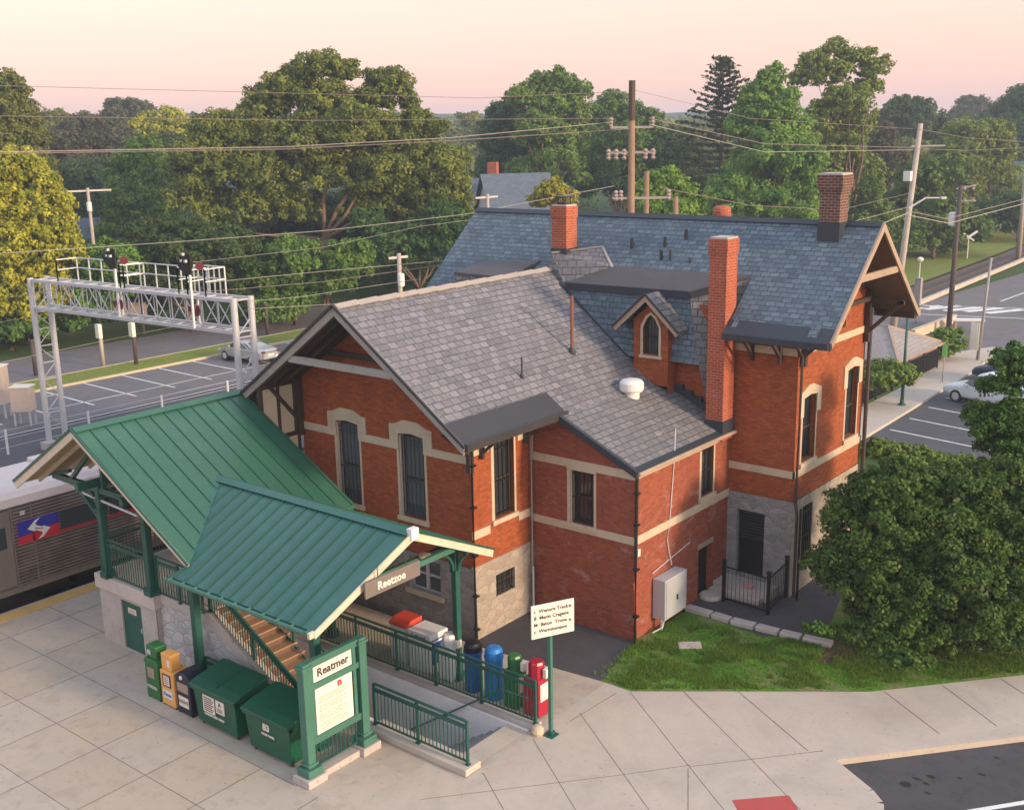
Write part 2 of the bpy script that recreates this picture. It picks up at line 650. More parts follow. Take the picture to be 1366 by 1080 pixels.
m['glass_blue'] = NT('sky_lit_glass').fin((0.06, 0.085, 0.10), 0.1, 0, 0.9)  # bluish sky reflection put into the pane colour
m['granite'] = concrete('cut_stone', (0.44, 0.39, 0.36), (0.2, 0.18, 0.16), 0.45)
m['plaza'] = concrete('plaza_concrete', (0.43, 0.365, 0.305), (0.22, 0.17, 0.135), 0.6, (1.90, 1.78, -0.184, 4.466))
m['walk'] = concrete('walk_concrete', (0.46, 0.395, 0.335), (0.30, 0.23, 0.18), 0.3)
m['kerb'] = concrete('kerb_concrete', (0.48, 0.42, 0.36), (0.28, 0.22, 0.17), 0.4)
m['white_wall'] = concrete('painted_white_concrete', (0.80, 0.78, 0.80), (0.4, 0.38, 0.36), 0.3)
m['step'] = concrete('grey_step_concrete', (0.26, 0.245, 0.25), (0.15, 0.14, 0.14), 0.4)
m['joint'] = plain('joint_filler', (0.19, 0.15, 0.125), 0.9, 0, 0.3)
m['asphalt'] = concrete('asphalt', (0.085, 0.082, 0.092), (0.04, 0.04, 0.045), 0.6)
m['asphalt_new'] = concrete('dark_asphalt', (0.072, 0.068, 0.074), (0.025, 0.025, 0.03), 0.6)
m['asphalt_far'] = concrete('sun_bleached_asphalt', (0.16, 0.145, 0.15), (0.09, 0.085, 0.09), 0.5)
m['line'] = plain('white_road_paint', (0.72, 0.70, 0.68), 0.7, 0, 0.12, 4, 30, 0.05, ((0.2, 0.19, 0.19), 0.5))
m['yellow'] = plain('yellow_platform_paint', (0.60, 0.36, 0.12), 0.7, 0, 0.12, 2, 30, 0.05, ((0.35, 0.22, 0.1), 0.5))
m['redpad'] = plain('red_tactile_paving', (0.42, 0.07, 0.06), 0.7, 0, 0.15, 3, 30, 0.1)
m['steel'] = plain('galvanised_steel', (0.52, 0.51, 0.53), 0.5, 0.15, 0.15, 3, 30, 0.03)
m['wood_pole'] = wood('weathered_pole_wood', (0.27, 0.17, 0.11))
m['wood_pale'] = wood('pale_pole_wood', (0.42, 0.35, 0.30))
m['wood_dark'] = wood('dark_pole_wood', (0.085, 0.06, 0.05))
m['bark'] = wood('tree_bark', (0.17, 0.105, 0.065), 0.9)
m['white'] = plain('white_paint', (0.70, 0.68, 0.66), 0.5, 0, 0.08, 3, 30, 0.03)
m['ivory'] = plain('ivory_sign_face', (0.74, 0.66, 0.56), 0.5, 0, 0.05, 3, 30, 0.02)
m['ink'] = NT('dark_lettering').fin((0.05, 0.035, 0.04), 0.6)
m['ink_lt'] = NT('faded_lettering').fin((0.30, 0.19, 0.16), 0.6)
m['pink'] = plain('pale_pink_wrap', (0.55, 0.25, 0.25), 0.6)
m['ink_red'] = NT('red_lettering').fin((0.50, 0.04, 0.05), 0.6)
m['blue_bin'] = plain('blue_plastic', (0.015, 0.17, 0.46), 0.4, 0, 0.12, 2, 30, 0.02)
m['blue_dk'] = plain('deep_blue_plastic', (0.012, 0.09, 0.32), 0.4, 0, 0.12, 2, 30, 0.02)
m['green_box'] = plain('bright_green_plastic', (0.02, 0.13, 0.035), 0.4, 0, 0.15, 2, 30, 0.02)
m['red_box'] = plain('red_enamel', (0.34, 0.012, 0.032), 0.35, 0, 0.12, 2, 30, 0.02)
m['orange_box'] = plain('orange_yellow_enamel', (0.72, 0.36, 0.10), 0.45, 0, 0.1, 2, 30, 0.02)
m['navy_box'] = plain('navy_enamel', (0.014, 0.016, 0.035), 0.4, 0, 0.2, 2, 30, 0.02)
m['redlid'] = plain('red_lid', (0.55, 0.06, 0.03), 0.4, 0, 0.1, 2, 30, 0.02)
m['signal_red'] = plain('dull_red_lens', (0.13, 0.02, 0.025), 0.4, 0, 0.2, 3)
m['rubber'] = plain('tyre_rubber', (0.02, 0.02, 0.022), 0.8, 0, 0.2, 4)
m['porcelain'] = plain('insulator_porcelain', (0.36, 0.27, 0.25), 0.3, 0, 0.2, 6)
m['soil'] = plain('bare_soil', (0.13, 0.085, 0.06), 0.95, 0, 0.3, 2, 20, 0.3)
m['mulch'] = plain('brown_mulch', (0.10, 0.05, 0.035), 0.95, 0, 0.4, 4, 20, 0.4)
m['ballast'] = plain('dark_ballast', (0.07, 0.06, 0.06), 0.95, 0, 0.4, 6, 30, 0.5)
m['blinds'] = plain('pale_blind', (0.10, 0.11, 0.115), 0.7, 0, 0.2, 5)

# ------------------------------------------------------------ ground
def lawn_mat(name, base, bare, amt):
    t = NT(name)
    o = t.coord('Object')
    a = t.noise(o, 0.8, 7, 0.75, 0.6)
    b = t.noise(o, 9, 4, 0.7)
    g = t.ramp(b, [(0.3, sc3(base, 0.6)), (0.5, base), (0.75, sc3((base[0] * 1.2, base[1] * 1.1, base[2]), 1.5))])
    col = t.mix(t.ramp(a, [(0.50, (0, 0, 0)), (0.66, (amt,) * 3)]), g, bare)
    t.bump(b, 0.6, 0.05)
    return t.fin(col, 0.95, 0, 0.1)


m['lawn'] = lawn_mat('lawn_turf', (0.085, 0.19, 0.022), (0.27, 0.19, 0.12), 0.95)
m['far_ground'] = lawn_mat('far_ground_cover', (0.05, 0.085, 0.02), (0.10, 0.08, 0.045), 0.5)
m['verge'] = lawn_mat('verge_grass', (0.16, 0.20, 0.04), (0.30, 0.22, 0.09), 0.7)

PIT = [(-6.5, -4.85), (4.22, -4.85), (4.22, -3.0), (-6.5, -3.0)]


def sheet(name, outline, z, mat, holes=(), **k):
    mb = MB()
    mb.wall(outline, list(holes), lambda a, b, d: (a, b, z - d), 0, rev=False)
    return struct(name, mb, mat, **k)


# one ground sheet to the horizon (with the stairwell cut out)
sheet('ground', [(-1500, -400), (1200, -400), (1200, 2400), (-1500, 2400)], -0.30, m['far_ground'], [PIT])
# far wooded ridges
def ridge(u0, u1, dist, v_top, amp, seed, name, mat):
    mb = MB()
    pts = []
    n = 60
    for i in range(n + 1):
        u = u0 + (u1 - u0) * i / n
        h = v_top - amp * (noise.noise(Vector((i * 0.35, seed, 0))) + 0.5 * noise.noise(Vector((i * 1.1, seed + 5, 0))))
        top = at(u, h, depth=dist)
        pts.append(top)
    away = Vector((DV.x, DV.y, 0)).normalized()
    vs, fs = [], []
    for p in pts:
        vs += [(p.x - away.x * 160, p.y - away.y * 160, -0.4), tuple(p), (p.x + away.x * 160, p.y + away.y * 160, -0.4)]
    for i in range(n):
        a = i * 3
        fs += [(a, a + 3, a + 4, a + 1), (a + 1, a + 4, a + 5, a + 2)]
    mb.add(vs, fs)
    return struct(name, mb, mat, smooth=True, uv=False)


m['ridge'] = lawn_mat('wooded_ridge', (0.03, 0.055, 0.02), (0.05, 0.06, 0.02), 0.5)
ridge(-500, 1900, 760, 152, 5, 2.0, 'hills', m['ridge'])

# plaza slab, walk, lawn, street: successive sheets
sheet('plaza', [(-12.75, -60), (12.1, -60), (12.05, -1.15), (11.93, -0.85), (11.6, -0.55), (10.35, 0.18), (5.1, 0.12), (4.2, 0.12), (0.3, -0.25), (-12.75, -0.25)], 0.0, m['plaza'], [PIT])
mb = MB()
mb.wall([(10.35, 0.18), (13.7, 4.1), (30, 22.5), (29.2, 23.3), (12.83, 7.0), (9.98, 3.74), (5.1, 0.12)], [], lambda a, b, d: (a, b, 0.0 - d), 0, rev=False)
struct('sidewalk', mb, m['walk'])
# kerb as a real step down to the street
kp = [(12.1, -60), (12.05, -1.15), (11.93, -0.85), (11.6, -0.55), (10.35, 0.18), (13.7, 4.1), (30, 22.5)]
mb = MB()
for (x0, y0), (x1, y1) in zip(kp, kp[1:]):
    d = Vector((x1 - x0, y1 - y0, 0)).normalized()
    nrm = Vector((d.y, -d.x, 0)) * 0.15
    mb.add([(x0, y0, 0.004), (x1, y1, 0.004), (x1 + nrm.x, y1 + nrm.y, 0.0), (x0 + nrm.x, y0 + nrm.y, 0.0), (x0 + nrm.x, y0 + nrm.y, -0.15), (x1 + nrm.x, y1 + nrm.y, -0.15)],
           [(0, 3, 2, 1), (3, 4, 5, 2)])
struct('kerb', mb, m['walk'])
sheet('street', [(10.0, -60), (60, -60), (60, 40), (26, 18), (10.0, -0.2)], -0.146, m['asphalt_new'])
mb = MB()
a, b = Vector((12.75, -0.75, -0.142)), Vector((16.2, 3.6, -0.142))
mb.beam(a, b, 0.12, 0.004)
mb.beam((12.60, -60, -0.142), (12.60, -1.5, -0.142), 0.12, 0.004)
struct('lane_marking', mb, m['line'], uv=False)
sheet('corner_paving', [(4.35, -5.5), (4.35, 0.12), (5.1, 0.12), (10.35, 0.18), (11.6, -0.55), (11.93, -0.85), (12.05, -1.15), (12.1, -16), (3.2, -16), (3.2, -5.5)], 0.003, m['walk'])
sheet('tactile_pad', [(9.45, -2.62), (10.34, -1.72), (11.1, -2.45), (10.25, -3.4)], 0.006, m['redpad'])
# lawn: gently raised
def grid_patch(outline, zf, step):
    import mathutils
    xs = [p[0] for p in outline]
    ys = [p[1] for p in outline]
    vs, fs = [], []
    nx = int((max(xs) - min(xs)) / step) + 1
    ny = int((max(ys) - min(ys)) / step) + 1

    def inside(x, y):
        c = False
        n = len(outline)
        for i in range(n):
            x1, y1 = outline[i]
            x2, y2 = outline[(i + 1) % n]
            if (y1 > y) != (y2 > y) and x < (x2 - x1) * (y - y1) / (y2 - y1) + x1:
                c = not c
        return c
    return inside


LAWN = [(3.62, 0.15), (5.1, 0.12), (9.98, 3.74), (12.83, 7.0), (20, 14.1), (14.5, 21.5), (5.9, 21.5), (5.9, 12.5), (7.75, 6.15), (6.4, 5.05), (3.75, 5.35), (3.62, 2.7)]
sheet('lawn', LAWN, 0.004, m['lawn'])
inside_lawn = grid_patch(LAWN, None, 1)
sheet('gravel_court', [(0.0, -0.25), (4.2, 0.12), (3.62, 2.7), (0.0, 2.7)], 0.008, m['asphalt_new'])
sheet('areaway_paving', [(3.62, 5.3), (6.4, 5.05), (7.75, 6.15), (6.9, 9.5), (5.9, 13), (3.5, 13), (3.5, 8.2)], 0.012, m['asphalt_new'])
sheet('mulch_bed', [(8.3, 4.4), (12.9, 8.4), (12.2, 9.4), (9.0, 9.2), (7.9, 6.4)], 0.010, m['mulch'])

# paving joints, laid out where the photograph shows them
J = MB()


def joint(pts, w=0.022):
    q = [Vector((x, y, 0.005)) for x, y in pts]
    for a, b in zip(q, q[1:]):
        J.beam(a, b, w, 0.003)


def G(u, v):
    p = at(u, v, Z=0)
    return (p.x, p.y)


for a, b in (((840, 922), (921, 1024)), ((912, 922), (1001, 1011)), ((985, 922), (1078, 1001)), ((1180, 922), (1253, 978)),
             ((1258, 914), (1330, 968)), ((1335, 905), (1366, 925)), ((760, 962), (822, 924)), ((560, 1066), (830, 1033)), ((830, 1033), (921, 1020)), ((921, 1022), (1098, 1001)),
             ((773, 950), (866, 1080)), ((711, 985), (768, 1080)), ((921, 1024), (966, 1080)), ((1001, 1011), (1068, 1080)), ((918, 1024), (918, 1080)), ((645, 1031), (672, 1080))):
    joint([G(*a), G(*b)], 0.015)
for yy in [-7.95 - 1.78 * k_ for k_ in range(6)]:
    joint([(-12.1, yy), (3.2 if yy < -9 else 1.5, yy)], 0.014)
joint([(3.2, -9.73), (5.2, -9.73)], 0.014)
for i in range(-6, 4):
    joint([(0.35 + 1.9 * i, -7.95), (0.35 + 1.9 * i, -18)], 0.013)
for i in range(-6, -3):
    joint([(0.35 + 1.9 * i, -1), (0.35 + 1.9 * i, -7.9)], 0.013)
joint([(-12.3, -6.1), (-8.3, -6.1)]); joint([(-12.3, -4.3), (-8.5, -4.3)])
for yy in (-11.5, -13.3):
    joint([(3.2, yy), (7.0, yy)], 0.018)
struct('paving_joints', J, m['joint'], uv=False)
# kerb joint line along the walk
mb = MB()
mb.box(-12.75, -12.2, -60, -1.0, 0.002, 0.012)
struct('platform_edge_strip', mb, m['yellow'])
mb = MB()
mb.box(-12.85, -12.75, -60, 30, -1.0, 0.010)
struct('platform_edge', mb, m['kerb'])
mb = MB()
for (u, v, du, dv) in ((1208, 1045, 9, 5), (1223, 1038, 7, 2), (1242, 1035, 6, 3), (1235, 1044, 5, 2), (1310, 1032, 6, 2), (1238, 1057, 5, 2), (1280, 1037, 4, 2), (1330, 1010, 4, 2)):
    p = at(u, v, Z=-0.14)
    n = 10
    mb.poly([(p.x + 0.013 * du * (1 + .3 * rnd.random()) * math.cos(6.283 * k / n), p.y + 0.02 * dv * (1 + .3 * rnd.random()) * math.sin(6.283 * k / n), -0.1415) for k in range(n)])
struct('oil_spots', mb, plain('oil', (0.02, 0.02, 0.022), 0.5, 0, 0.2), uv=False)

# ---------------- tracks, far lot, road
sheet('ballast_bed', [(-34.5, -120), (-12.86, -120), (-12.86, 18), (-13.6, 40), (-16, 60), (-34.5, 60)], -0.27, m['asphalt'])
mb = MB()
for tx in (-14.55, -19.2):
    for dx in (-0.72, 0.72):
        mb.box(tx + dx - 0.035, tx + dx + 0.035, -120, 60, -0.26, -0.10)
struct('rails', mb, plain('rusty_rail', (0.12, 0.07, 0.05), 0.5, 0.5), uv=False)
sheet('parking_lot', [(-42.25, -40), (-34.5, -40), (-34.5, 60), (-30, 75), (-42.25, 75)], -0.262, m['asphalt_far'])
mb = MB()
mb.box(-42.45, -42.25, -40, 75, -0.3, -0.14)
mb.box(-45.4, -45.2, -40, 75, -0.3, -0.16)
struct('far_kerb', mb, plain('far_kerb_concrete', (0.5, 0.42, 0.27), 0.8))
sheet('verge', [(-45.2, -40), (-42.45, -40), (-42.45, 75), (-45.2, 75)], -0.17, m['verge'])
sheet('road', [(-53.0, -60), (-45.4, -60), (-45.4, 75), (-46, 90), (-53.5, 100)], -0.262, m['asphalt_far'])
mb = MB()
for k in range(12):
    yy = 5.1 + 2.62 * k
    mb.beam((-42.2, yy, -0.256), (-36.5, yy - 0.15, -0.256), 0.12, 0.004)
mb.beam((-34.2, -12, -0.256), (-34.2, 50, -0.256), 0.10, 0.004)
mb.beam((-37.6, 8, -0.256), (-36.9, 50, -0.256), 0.08, 0.004)
struct('bay_markings', mb, m['line'], uv=False)
# ---------------- right-hand lot, crossing road and the tracks that swing past it
sheet('car_park', [(0.72, 25.3), (13, 21.6), (40, 20), (40, 60), (-0.3, 47.5)], -0.12, m['asphalt'])
mb = MB()
for (y0, dy) in ((29.28, -1.0), (31.89, -1.05), (34.65, -1.05), (26.9, -0.9), (37.2, -1.0), (39.8, -1.0), (42.3, -1.0), (24.9, -0.5)):
    mb.beam((0.95, y0, -0.114), (6.4, y0 + dy * 5.4 / 3.15 * 0.62, -0.114), 0.11, 0.004)
struct('bay_lines', mb, m['line'], uv=False)
sheet('side_walk', [(-1.75, 18), (0.6, 18), (0.6, 26), (0.1, 45.4), (-0.2, 47.4), (3, 50), (-1, 52.5), (-3.2, 47.5), (-1.65, 40)], 0.0, m['walk'])
mb = MB()
mb.beam((0.66, 18, -0.06), (0.56, 27, -0.06), 0.14, 0.13)
mb.beam((0.56, 27, -0.06), (0.15, 45.4, -0.06), 0.14, 0.13)
mb.beam((0.15, 45.4, -0.06), (-0.1, 47.6, -0.06), 0.14, 0.13)
mb.beam((-0.1, 47.6, -0.06), (3.2, 50, -0.06), 0.14, 0.13)
struct('side_kerb', mb, m['kerb'], uv=False)
sheet('crossing_road', [(-16, 56), (-3.2, 48.5), (-1, 52.8), (3, 50.2), (60, 66), (60, 78), (5, 74), (3, 100), (2, 260), (-8.5, 260), (-9.6, 100), (-11.5, 72)], -0.25, m['asphalt_far'])
sheet('garden_bed', [(-12, 28), (-1.8, 20), (-1.8, 44), (-3.4, 47.5), (-12, 46)], -0.05, m['lawn'])
mb = MB()
for (u, v) in ((1232, 410), (1258, 410), (1285, 412), (1312, 413), (1340, 415)):
    p = at(u, v, Z=-0.24)
    mb.beam((p.x - 0.9, p.y - 1.6, -0.243), (p.x + 0.9, p.y + 1.6, -0.243), 0.8, 0.004)
mb.beam((-9.2, 69.5, -0.243), (0, 72.5, -0.243), 0.18, 0.004)
mb.beam((-9.8, 64.2, -0.243), (0, 67, -0.243), 0.18, 0.004)
mb.beam((-6.6, 74, -0.243), (-4.6, 125, -0.243), 0.16, 0.004)
mb.beam((-4.5, 50.5, -0.243), (-11, 58, -0.243), 0.12, 0.004)
struct('crosswalk_marking', mb, m['line'], uv=False)
mb = MB()
mb.beam((-11.3, 66, -0.05), (-12.4, 100, 0.0), 0.3, 0.35)
mb.beam((-12.4, 100, 0), (-15.5, 170, 0.0), 0.3, 0.35)
struct('track_side_wall', mb, m['kerb'], uv=False)
sheet('track_bed', [(-14.6, 62), (-11.5, 62), (-12.6, 100), (-15.8, 170), (-19.2, 170), (-15.8, 100)], -0.03, m['ballast'])
mb = MB()
for off in (0.9, 2.35):
    mb.beam((-11.6 - off, 62, 0.08), (-12.7 - off, 100, 0.08), 0.09, 0.22)
    mb.beam((-12.7 - off, 100, 0.08), (-16 - off, 170, 0.08), 0.09, 0.22)
struct('far_rails', mb, plain('far_rail', (0.10, 0.075, 0.065), 0.5, 0.3), uv=False)
sheet('embankment', [(-60, 80), (-14.7, 62), (-15.9, 100), (-19.3, 170), (-32, 260), (-90, 260)], 0.02, m['verge'])

# ------------------------------------------------------------ the brick station
def fY(y0):                      # wall facing -Y
    return lambda s, z, d: (s, y0 + d, z)


def fX(x0):                      # wall facing +X
    return lambda s, z, d: (x0 - d, s, z)


def fbox(mb, fn, s0, s1, z0, z1, d0, d1):
    vs = [fn(s, z, d) for d in (d0, d1) for s, z in ((s0, z0), (s1, z0), (s1, z1), (s0, z1))]
    return mb.add(vs, [(0, 1, 2, 3), (7, 6, 5, 4), (0, 4, 5, 1), (1, 5, 6, 2), (2, 6, 7, 3), (3, 7, 4, 0)])


def fprism(mb, fn, pts, d0, d1):
    e = Vector(fn(0, 0, d1)) - Vector(fn(0, 0, d0))
    return mb.prism([fn(a, b, d0) for a, b in pts], e)


def zw(x):                       # wing roof, upper surface
    return 9.48 - 0.70 * abs(x + 3.49)


def zm(y):                       # main roof, front or back slope
    return 11.2 - 0.883 * abs(y - 10.51)


def za(x):
    return 6.24 - 0.46 * (x - 1.15)


ST = thing('station_building', 'old red brick railway station with grey and blue slate roofs and cream stone belts', 'station')


def window(parent, fn, s0, s1, z0, z1, bars=5, name='window', sill=True, glass='glass', cross=(0.5,), jamb=True, meet=None, top=None, frame_m='brown', depth=0.2, bar_m='black'):
    g = MB()
    fbox(g, fn, s0, s1, z0, z1 if top is None else top, depth, depth + 0.02)
    w = part(name, g, m[glass], parent)
    f = MB()
    t = 0.06
    ft = 0.045
    for (a, b, c, e) in ((s0, s0 + ft, z0, z1), (s1 - ft, s1, z0, z1), (s0, s1, z0, z0 + ft), (s0, s1, z1 - ft, z1)):
        fbox(f, fn, a, b, c, e, depth - 0.05, depth - 0.002)
    zc = (z0 + z1) / 2 if meet is None else meet
    fbox(f, fn, s0 + ft, s1 - ft, zc - 0.03, zc + 0.03, depth - 0.055, depth - 0.004)
    part('frame', f, m[frame_m], w)
    if jamb:
        j = MB()
        fbox(j, fn, s0 - 0.002, s0 + 0.05, z0, z1, 0.01, depth - 0.055)
        fbox(j, fn, s0 - 0.10, s0, z0, z1, -0.012, 0.02)
        fbox(j, fn, s1, s1 + 0.08, z0, z1, -0.012, 0.02)
        part('jamb', j, m['trim'], w)
    if bars:
        b = MB()
        for i in range(bars):
            s = s0 + (s1 - s0) * (i + 0.5) / bars
            fbox(b, fn, s - 0.011, s + 0.011, z0 + 0.03, z1 - 0.03, 0.03, 0.05)
        for q in (0.04,) + tuple(cross) + (0.95,):
            z = z0 + (z1 - z0) * q
            fbox(b, fn, s0, s1, z - 0.015, z + 0.015, 0.025, 0.03)
        part('security_bars', b, m[bar_m], w)
    if sill:
        q = MB()
        fbox(q, fn, s0 - 0.12, s1 + 0.12, z0 - 0.14, z0 - 0.002, -0.07, 0.1)
        part('sill', q, m['trim'], w)
    return w


def hood(s0, s1, zb, zt, rise=0.17, side=0.34, inner=0.10):
    """stepped belt-course hood over a tall window: outline without the opening"""
    mid = (s0 + s1) / 2
    return [(s0 - side, zb), (s0 - side, zt), (s0 - side * 0.45, zt + 0.02), (mid - 0.28, zt + rise), (mid + 0.28, zt + rise), (s1 + side * 0.45, zt + 0.02), (s1 + side, zt), (s1 + side, zb),
            (s1 + 0.002, zb), (s1 + 0.002, zt - 0.25), (mid, zt - 0.19), (s0 - 0.002, zt - 0.25), (s0 - 0.002, zb)]


# --- walls
F0 = fY(0.0)
W1 = (-5.36, -4.40)
W2 = (-2.74, -1.76)
mb = MB()
out = [(-6.9, 2.15), (0, 2.15), (0, 6.85), (-3.49, 9.28), (-6.9, 6.95)]
arch = lambda s0, s1, z0, z1: [(s0, z0), (s1, z0), (s1, z1 - 0.06), ((s0 + s1) / 2, z1), (s0, z1 - 0.06)]
mb.wall(out, [arch(W1[0], W1[1], 3.16, 5.72), arch(W2[0], W2[1], 3.2, 5.74)], F0, 0.25)
FS = fX(0.0)
mb.wall([(0, 2.15), (2.62, 2.15), (2.62, 6.8), (0, 6.8)], [[(0.92, 3.34), (1.84, 3.34), (1.84, 5.9), (0.92, 5.9)]], FS, 0.25)
mb.wall([(0, 2.15), (8, 2.15), (8, 6.9), (0, 6.9)], [], lambda s, z, d: (-6.9 + d, s, z), 0.2)
part('wing_wall', mb, m['brick'], ST)
mb = MB()
wg = (at(547, 768, Y=0), at(590, 812, Y=0))
s0, s1 = wg[0].x, wg[1].x
zt, zb = 2.02, 1.0
mb.wall([(-6.93, -0.3), (0.03, -0.3), (0.03, 2.15), (-6.93, 2.15)], [[(s0, zb), (s1, zb), (s1, zt), (s0, zt)]], fY(-0.03), 0.25)
part('wing_base', mb, m['stone'], ST)
mb = MB()
mb.wall([(-0.03, -0.3), (2.62, -0.3), (2.62, 2.15), (-0.03, 2.15)], [[(0.90, 1.02), (1.76, 1.02), (1.76, 1.68), (0.90, 1.68)]], fX(0.03), 0.25)
fbox(mb, fX(0.03), -0.03, 2.62, 2.15, 2.2, 0.0, 0.1)
part('wing_side_base', mb, m['stone_warm'], ST)
wv = window(ST, fY(-0.03), s0, s1, zb, zt, 0, glass='glass_blue', frame_m='steel', jamb=False)
mb = MB()
sm = (s0 + s1) / 2
fbox(mb, fY(-0.03), sm - 0.05, sm + 0.05, zb + .045, zt - .045, 0.12, 0.19)
part('mullion', mb, m['steel'], wv)
wv = window(ST, fX(0.03), 0.90, 1.76, 1.02, 1.68, 4, sill=False, jamb=False)
for a, z0 in ((W1, 3.16), (W2, 3.2)):
    w = window(ST, F0, a[0], a[1], z0, 5.62, 6, bar_m='iron', glass='glass_blue', cross=(0.45, 0.9), top=5.74, meet=z0 + 1.15)
    mb = MB()
    fbox(mb, F0, a[0] + .05, a[1] - .05, z0 + 0.35, 5.6, 0.185, 0.198)
    part('blind', mb, m['blinds'], w)
window(ST, FS, 0.92, 1.84, 3.34, 5.9, 5, cross=(0.42, 0.8), meet=4.45)
# belt with hoods on the gable
for fn_, a, b, z0, z1_ in ((F0, -6.92, W1[0] - 0.34, 5.19, 5.42), (F0, W1[1] + 0.34, W2[0] - 0.34, 5.19, 5.42), (F0, W2[1] + 0.34, 0.03, 5.19, 5.42),
                           (FS, -0.03, 0.72, 5.42, 5.66), (FS, 2.0, 2.62, 5.42, 5.66), (FS, -0.03, 0.7, 3.02, 3.26), (FS, 2.0, 2.55, 3.02, 3.26)):
    mb = MB()
    fbox(mb, fn_, a, b, z0, z1_, -0.035, 0.02)
    part('belt_course', mb, m['trim'], ST)
for a in (W1, W2):
    mb = MB()
    fprism(mb, F0, hood(a[0], a[1], 5.19, 5.92), -0.045, 0.02)
    part('window_hood', mb, m['trim'], ST)
# half-timbered wing wall under the left of the gable overhang (faces the viewer's right)
mb = MB()
mb.box(-7.16, -7.06, -1.42, -0.02, 5.12, 6.72)
mb.box(-7.16, -7.06, -0.42, -0.02, 3.6, 4.98)
part('plaster_panel', mb, m['cream'], ST)
mb = MB()
for y in (-1.42, -0.78, -0.05):
    mb.box(-7.18, -7.02, y - 0.05, y + 0.05, 3.6 if y > -.5 else 5.0, 6.8)
mb.box(-7.18, -7.03, -1.42, 0.0, 4.98, 5.12)
mb.box(-7.18, -7.03, -1.42, 0.0, 6.62, 6.76)
mb.box(-6.99, -6.80, -0.16, -0.01, 5.0, 6.95)
part('timber_frame', mb, m['brown'], ST)

# annex
FA, FB = fY(2.62), fX(3.61)
mb = MB()
mb.wall([(0, 0), (3.61, 0), (3.61, 4.98), (1.15, 6.10), (0, 6.5)], [[(1.42, 3.10), (2.24, 3.10), (2.24, 4.66), (1.42, 4.66)]], FA, 0.22)
mb.wall([(2.62, -0.3), (8.0, -0.3), (8.0, 4.96), (2.62, 4.96)], [[(6.24, 3.26), (6.98, 3.26), (6.98, 4.72), (6.24, 4.72)], [(6.2, 0.02), (7.02, 0.02), (7.02, 1.62), (6.2, 1.62)]], FB, 0.22)
# corbelled header courses on the front
fbox(mb, FA, 0.04, 3.61, 1.52, 1.72, -0.035, 0.0)
fbox(mb, FA, 0.04, 3.61, 1.72, 1.78, -0.02, 0.0)
fbox(mb, FA, 0.0, 3.61, 0.0, 0.25, -0.03, 0.0)
part('annex_wall', mb, m['brick_annex'], ST)
mb = MB()
fbox(mb, FA, 0.0, 1.32, 4.74, 4.98, -0.03, 0.02)
fbox(mb, FA, 1.32, 2.34, 4.68, 4.98, -0.034, 0.02)
fbox(mb, FA, 2.34, 3.64, 4.74, 4.98, -0.03, 0.02)
fbox(mb, FA, 0.0, 0.1, 4.98, 5.65, -0.03, 0.02)
fbox(mb, FA, 0.0, 3.64, 2.86, 3.08, -0.03, 0.02)
fbox(mb, FB, 2.62, 8.0, 2.86, 3.10, -0.03, 0.02)
fbox(mb, FB, 2.62, 8.0, 4.76, 4.95, -0.03, 0.02)
part('annex_belt_course', mb, m['trim'], ST)
window(ST, FA, 1.42, 2.24, 3.10, 4.66, 6)
window(ST, FB, 6.24, 6.98, 3.26, 4.72, 4, depth=0.14)
mb = MB()
fbox(mb, FB, 6.2, 7.02, 0.02, 1.62, 0.18, 0.2)
d = part('door', mb, m['black'], ST)
mb = MB()
fbox(mb, FB, 6.14, 7.08, 1.62, 1.78, -0.02, 0.1)
part('lintel', mb, m['tan'], d)
mb = MB()
mb.lathe([(0.38, 0), (0.36, 0.1), (0.3, 0.14)], (3.85, 6.6, -0.02), 12)
part('doorstep', mb, m['granite'], d)

# main block
FM, FG = fY(8.0), fX(5.75)
mb = MB()
mb.wall([(-8.0, 3.05), (5.75, 3.05), (5.75, 8.75), (-8.0, 8.75)], [], FM, 0.2)
wins = [(8.45, 9.38, 4.16, 6.22), (11.68, 12.6, 4.16, 6.5)]
gout = [(8.0, 3.05), (13.06, 3.05), (13.06, zm(13.06) - 0.2), (10.51, 11.0), (8.0, zm(8.0) - 0.2)]
attic = (10.45, 11.35, 7.9, 9.05)
mb.wall(gout, [arch(*w) for w in wins] + [[(attic[0], attic[2]), (attic[1], attic[2]), (attic[1], attic[3]), (attic[0], attic[3])]], FG, 0.22)
mb.wall([(8.0, -0.3), (13.06, -0.3), (13.06, zm(13.06) - 0.2), (10.51, 11.0), (8.0, zm(8.0) - 0.2)], [], lambda s, z, d: (-8.0 + d, s, z), 0.2)
mb.wall([(-8.0, -0.3), (5.75, -0.3), (5.75, 8.75), (-8.0, 8.75)], [], lambda s, z, d: (s, 13.06 - d, z), 0.2)
part('main_wall', mb, m['brick'], ST)
mb = MB()
mb.wall([(3.55, -0.3), (5.78, -0.3), (5.78, 3.05), (3.55, 3.05)], [[(3.95, 0.36), (4.88, 0.36), (4.88, 2.5), (3.95, 2.5)]], fY(7.97), 0.3)
part('main_front_base', mb, m['stone'], ST)
mb = MB()
mb.wall([(7.97, -0.3), (13.09, -0.3), (13.09, 3.05), (7.97, 3.05)], [[(8.68, 0.62), (9.42, 0.62), (9.42, 2.72), (8.68, 2.72)], [(12.1, 2.25), (12.9, 2.25), (12.9, 2.85), (12.1, 2.85)]], fX(5.78), 0.3)
part('main_side_base', mb, m['stone_warm'], ST)
mb = MB()
fbox(mb, fY(7.97), 3.95, 4.88, 0.36, 2.5, 0.2, 0.24)
d = part('door', mb, m['black'], ST)
mb = MB()
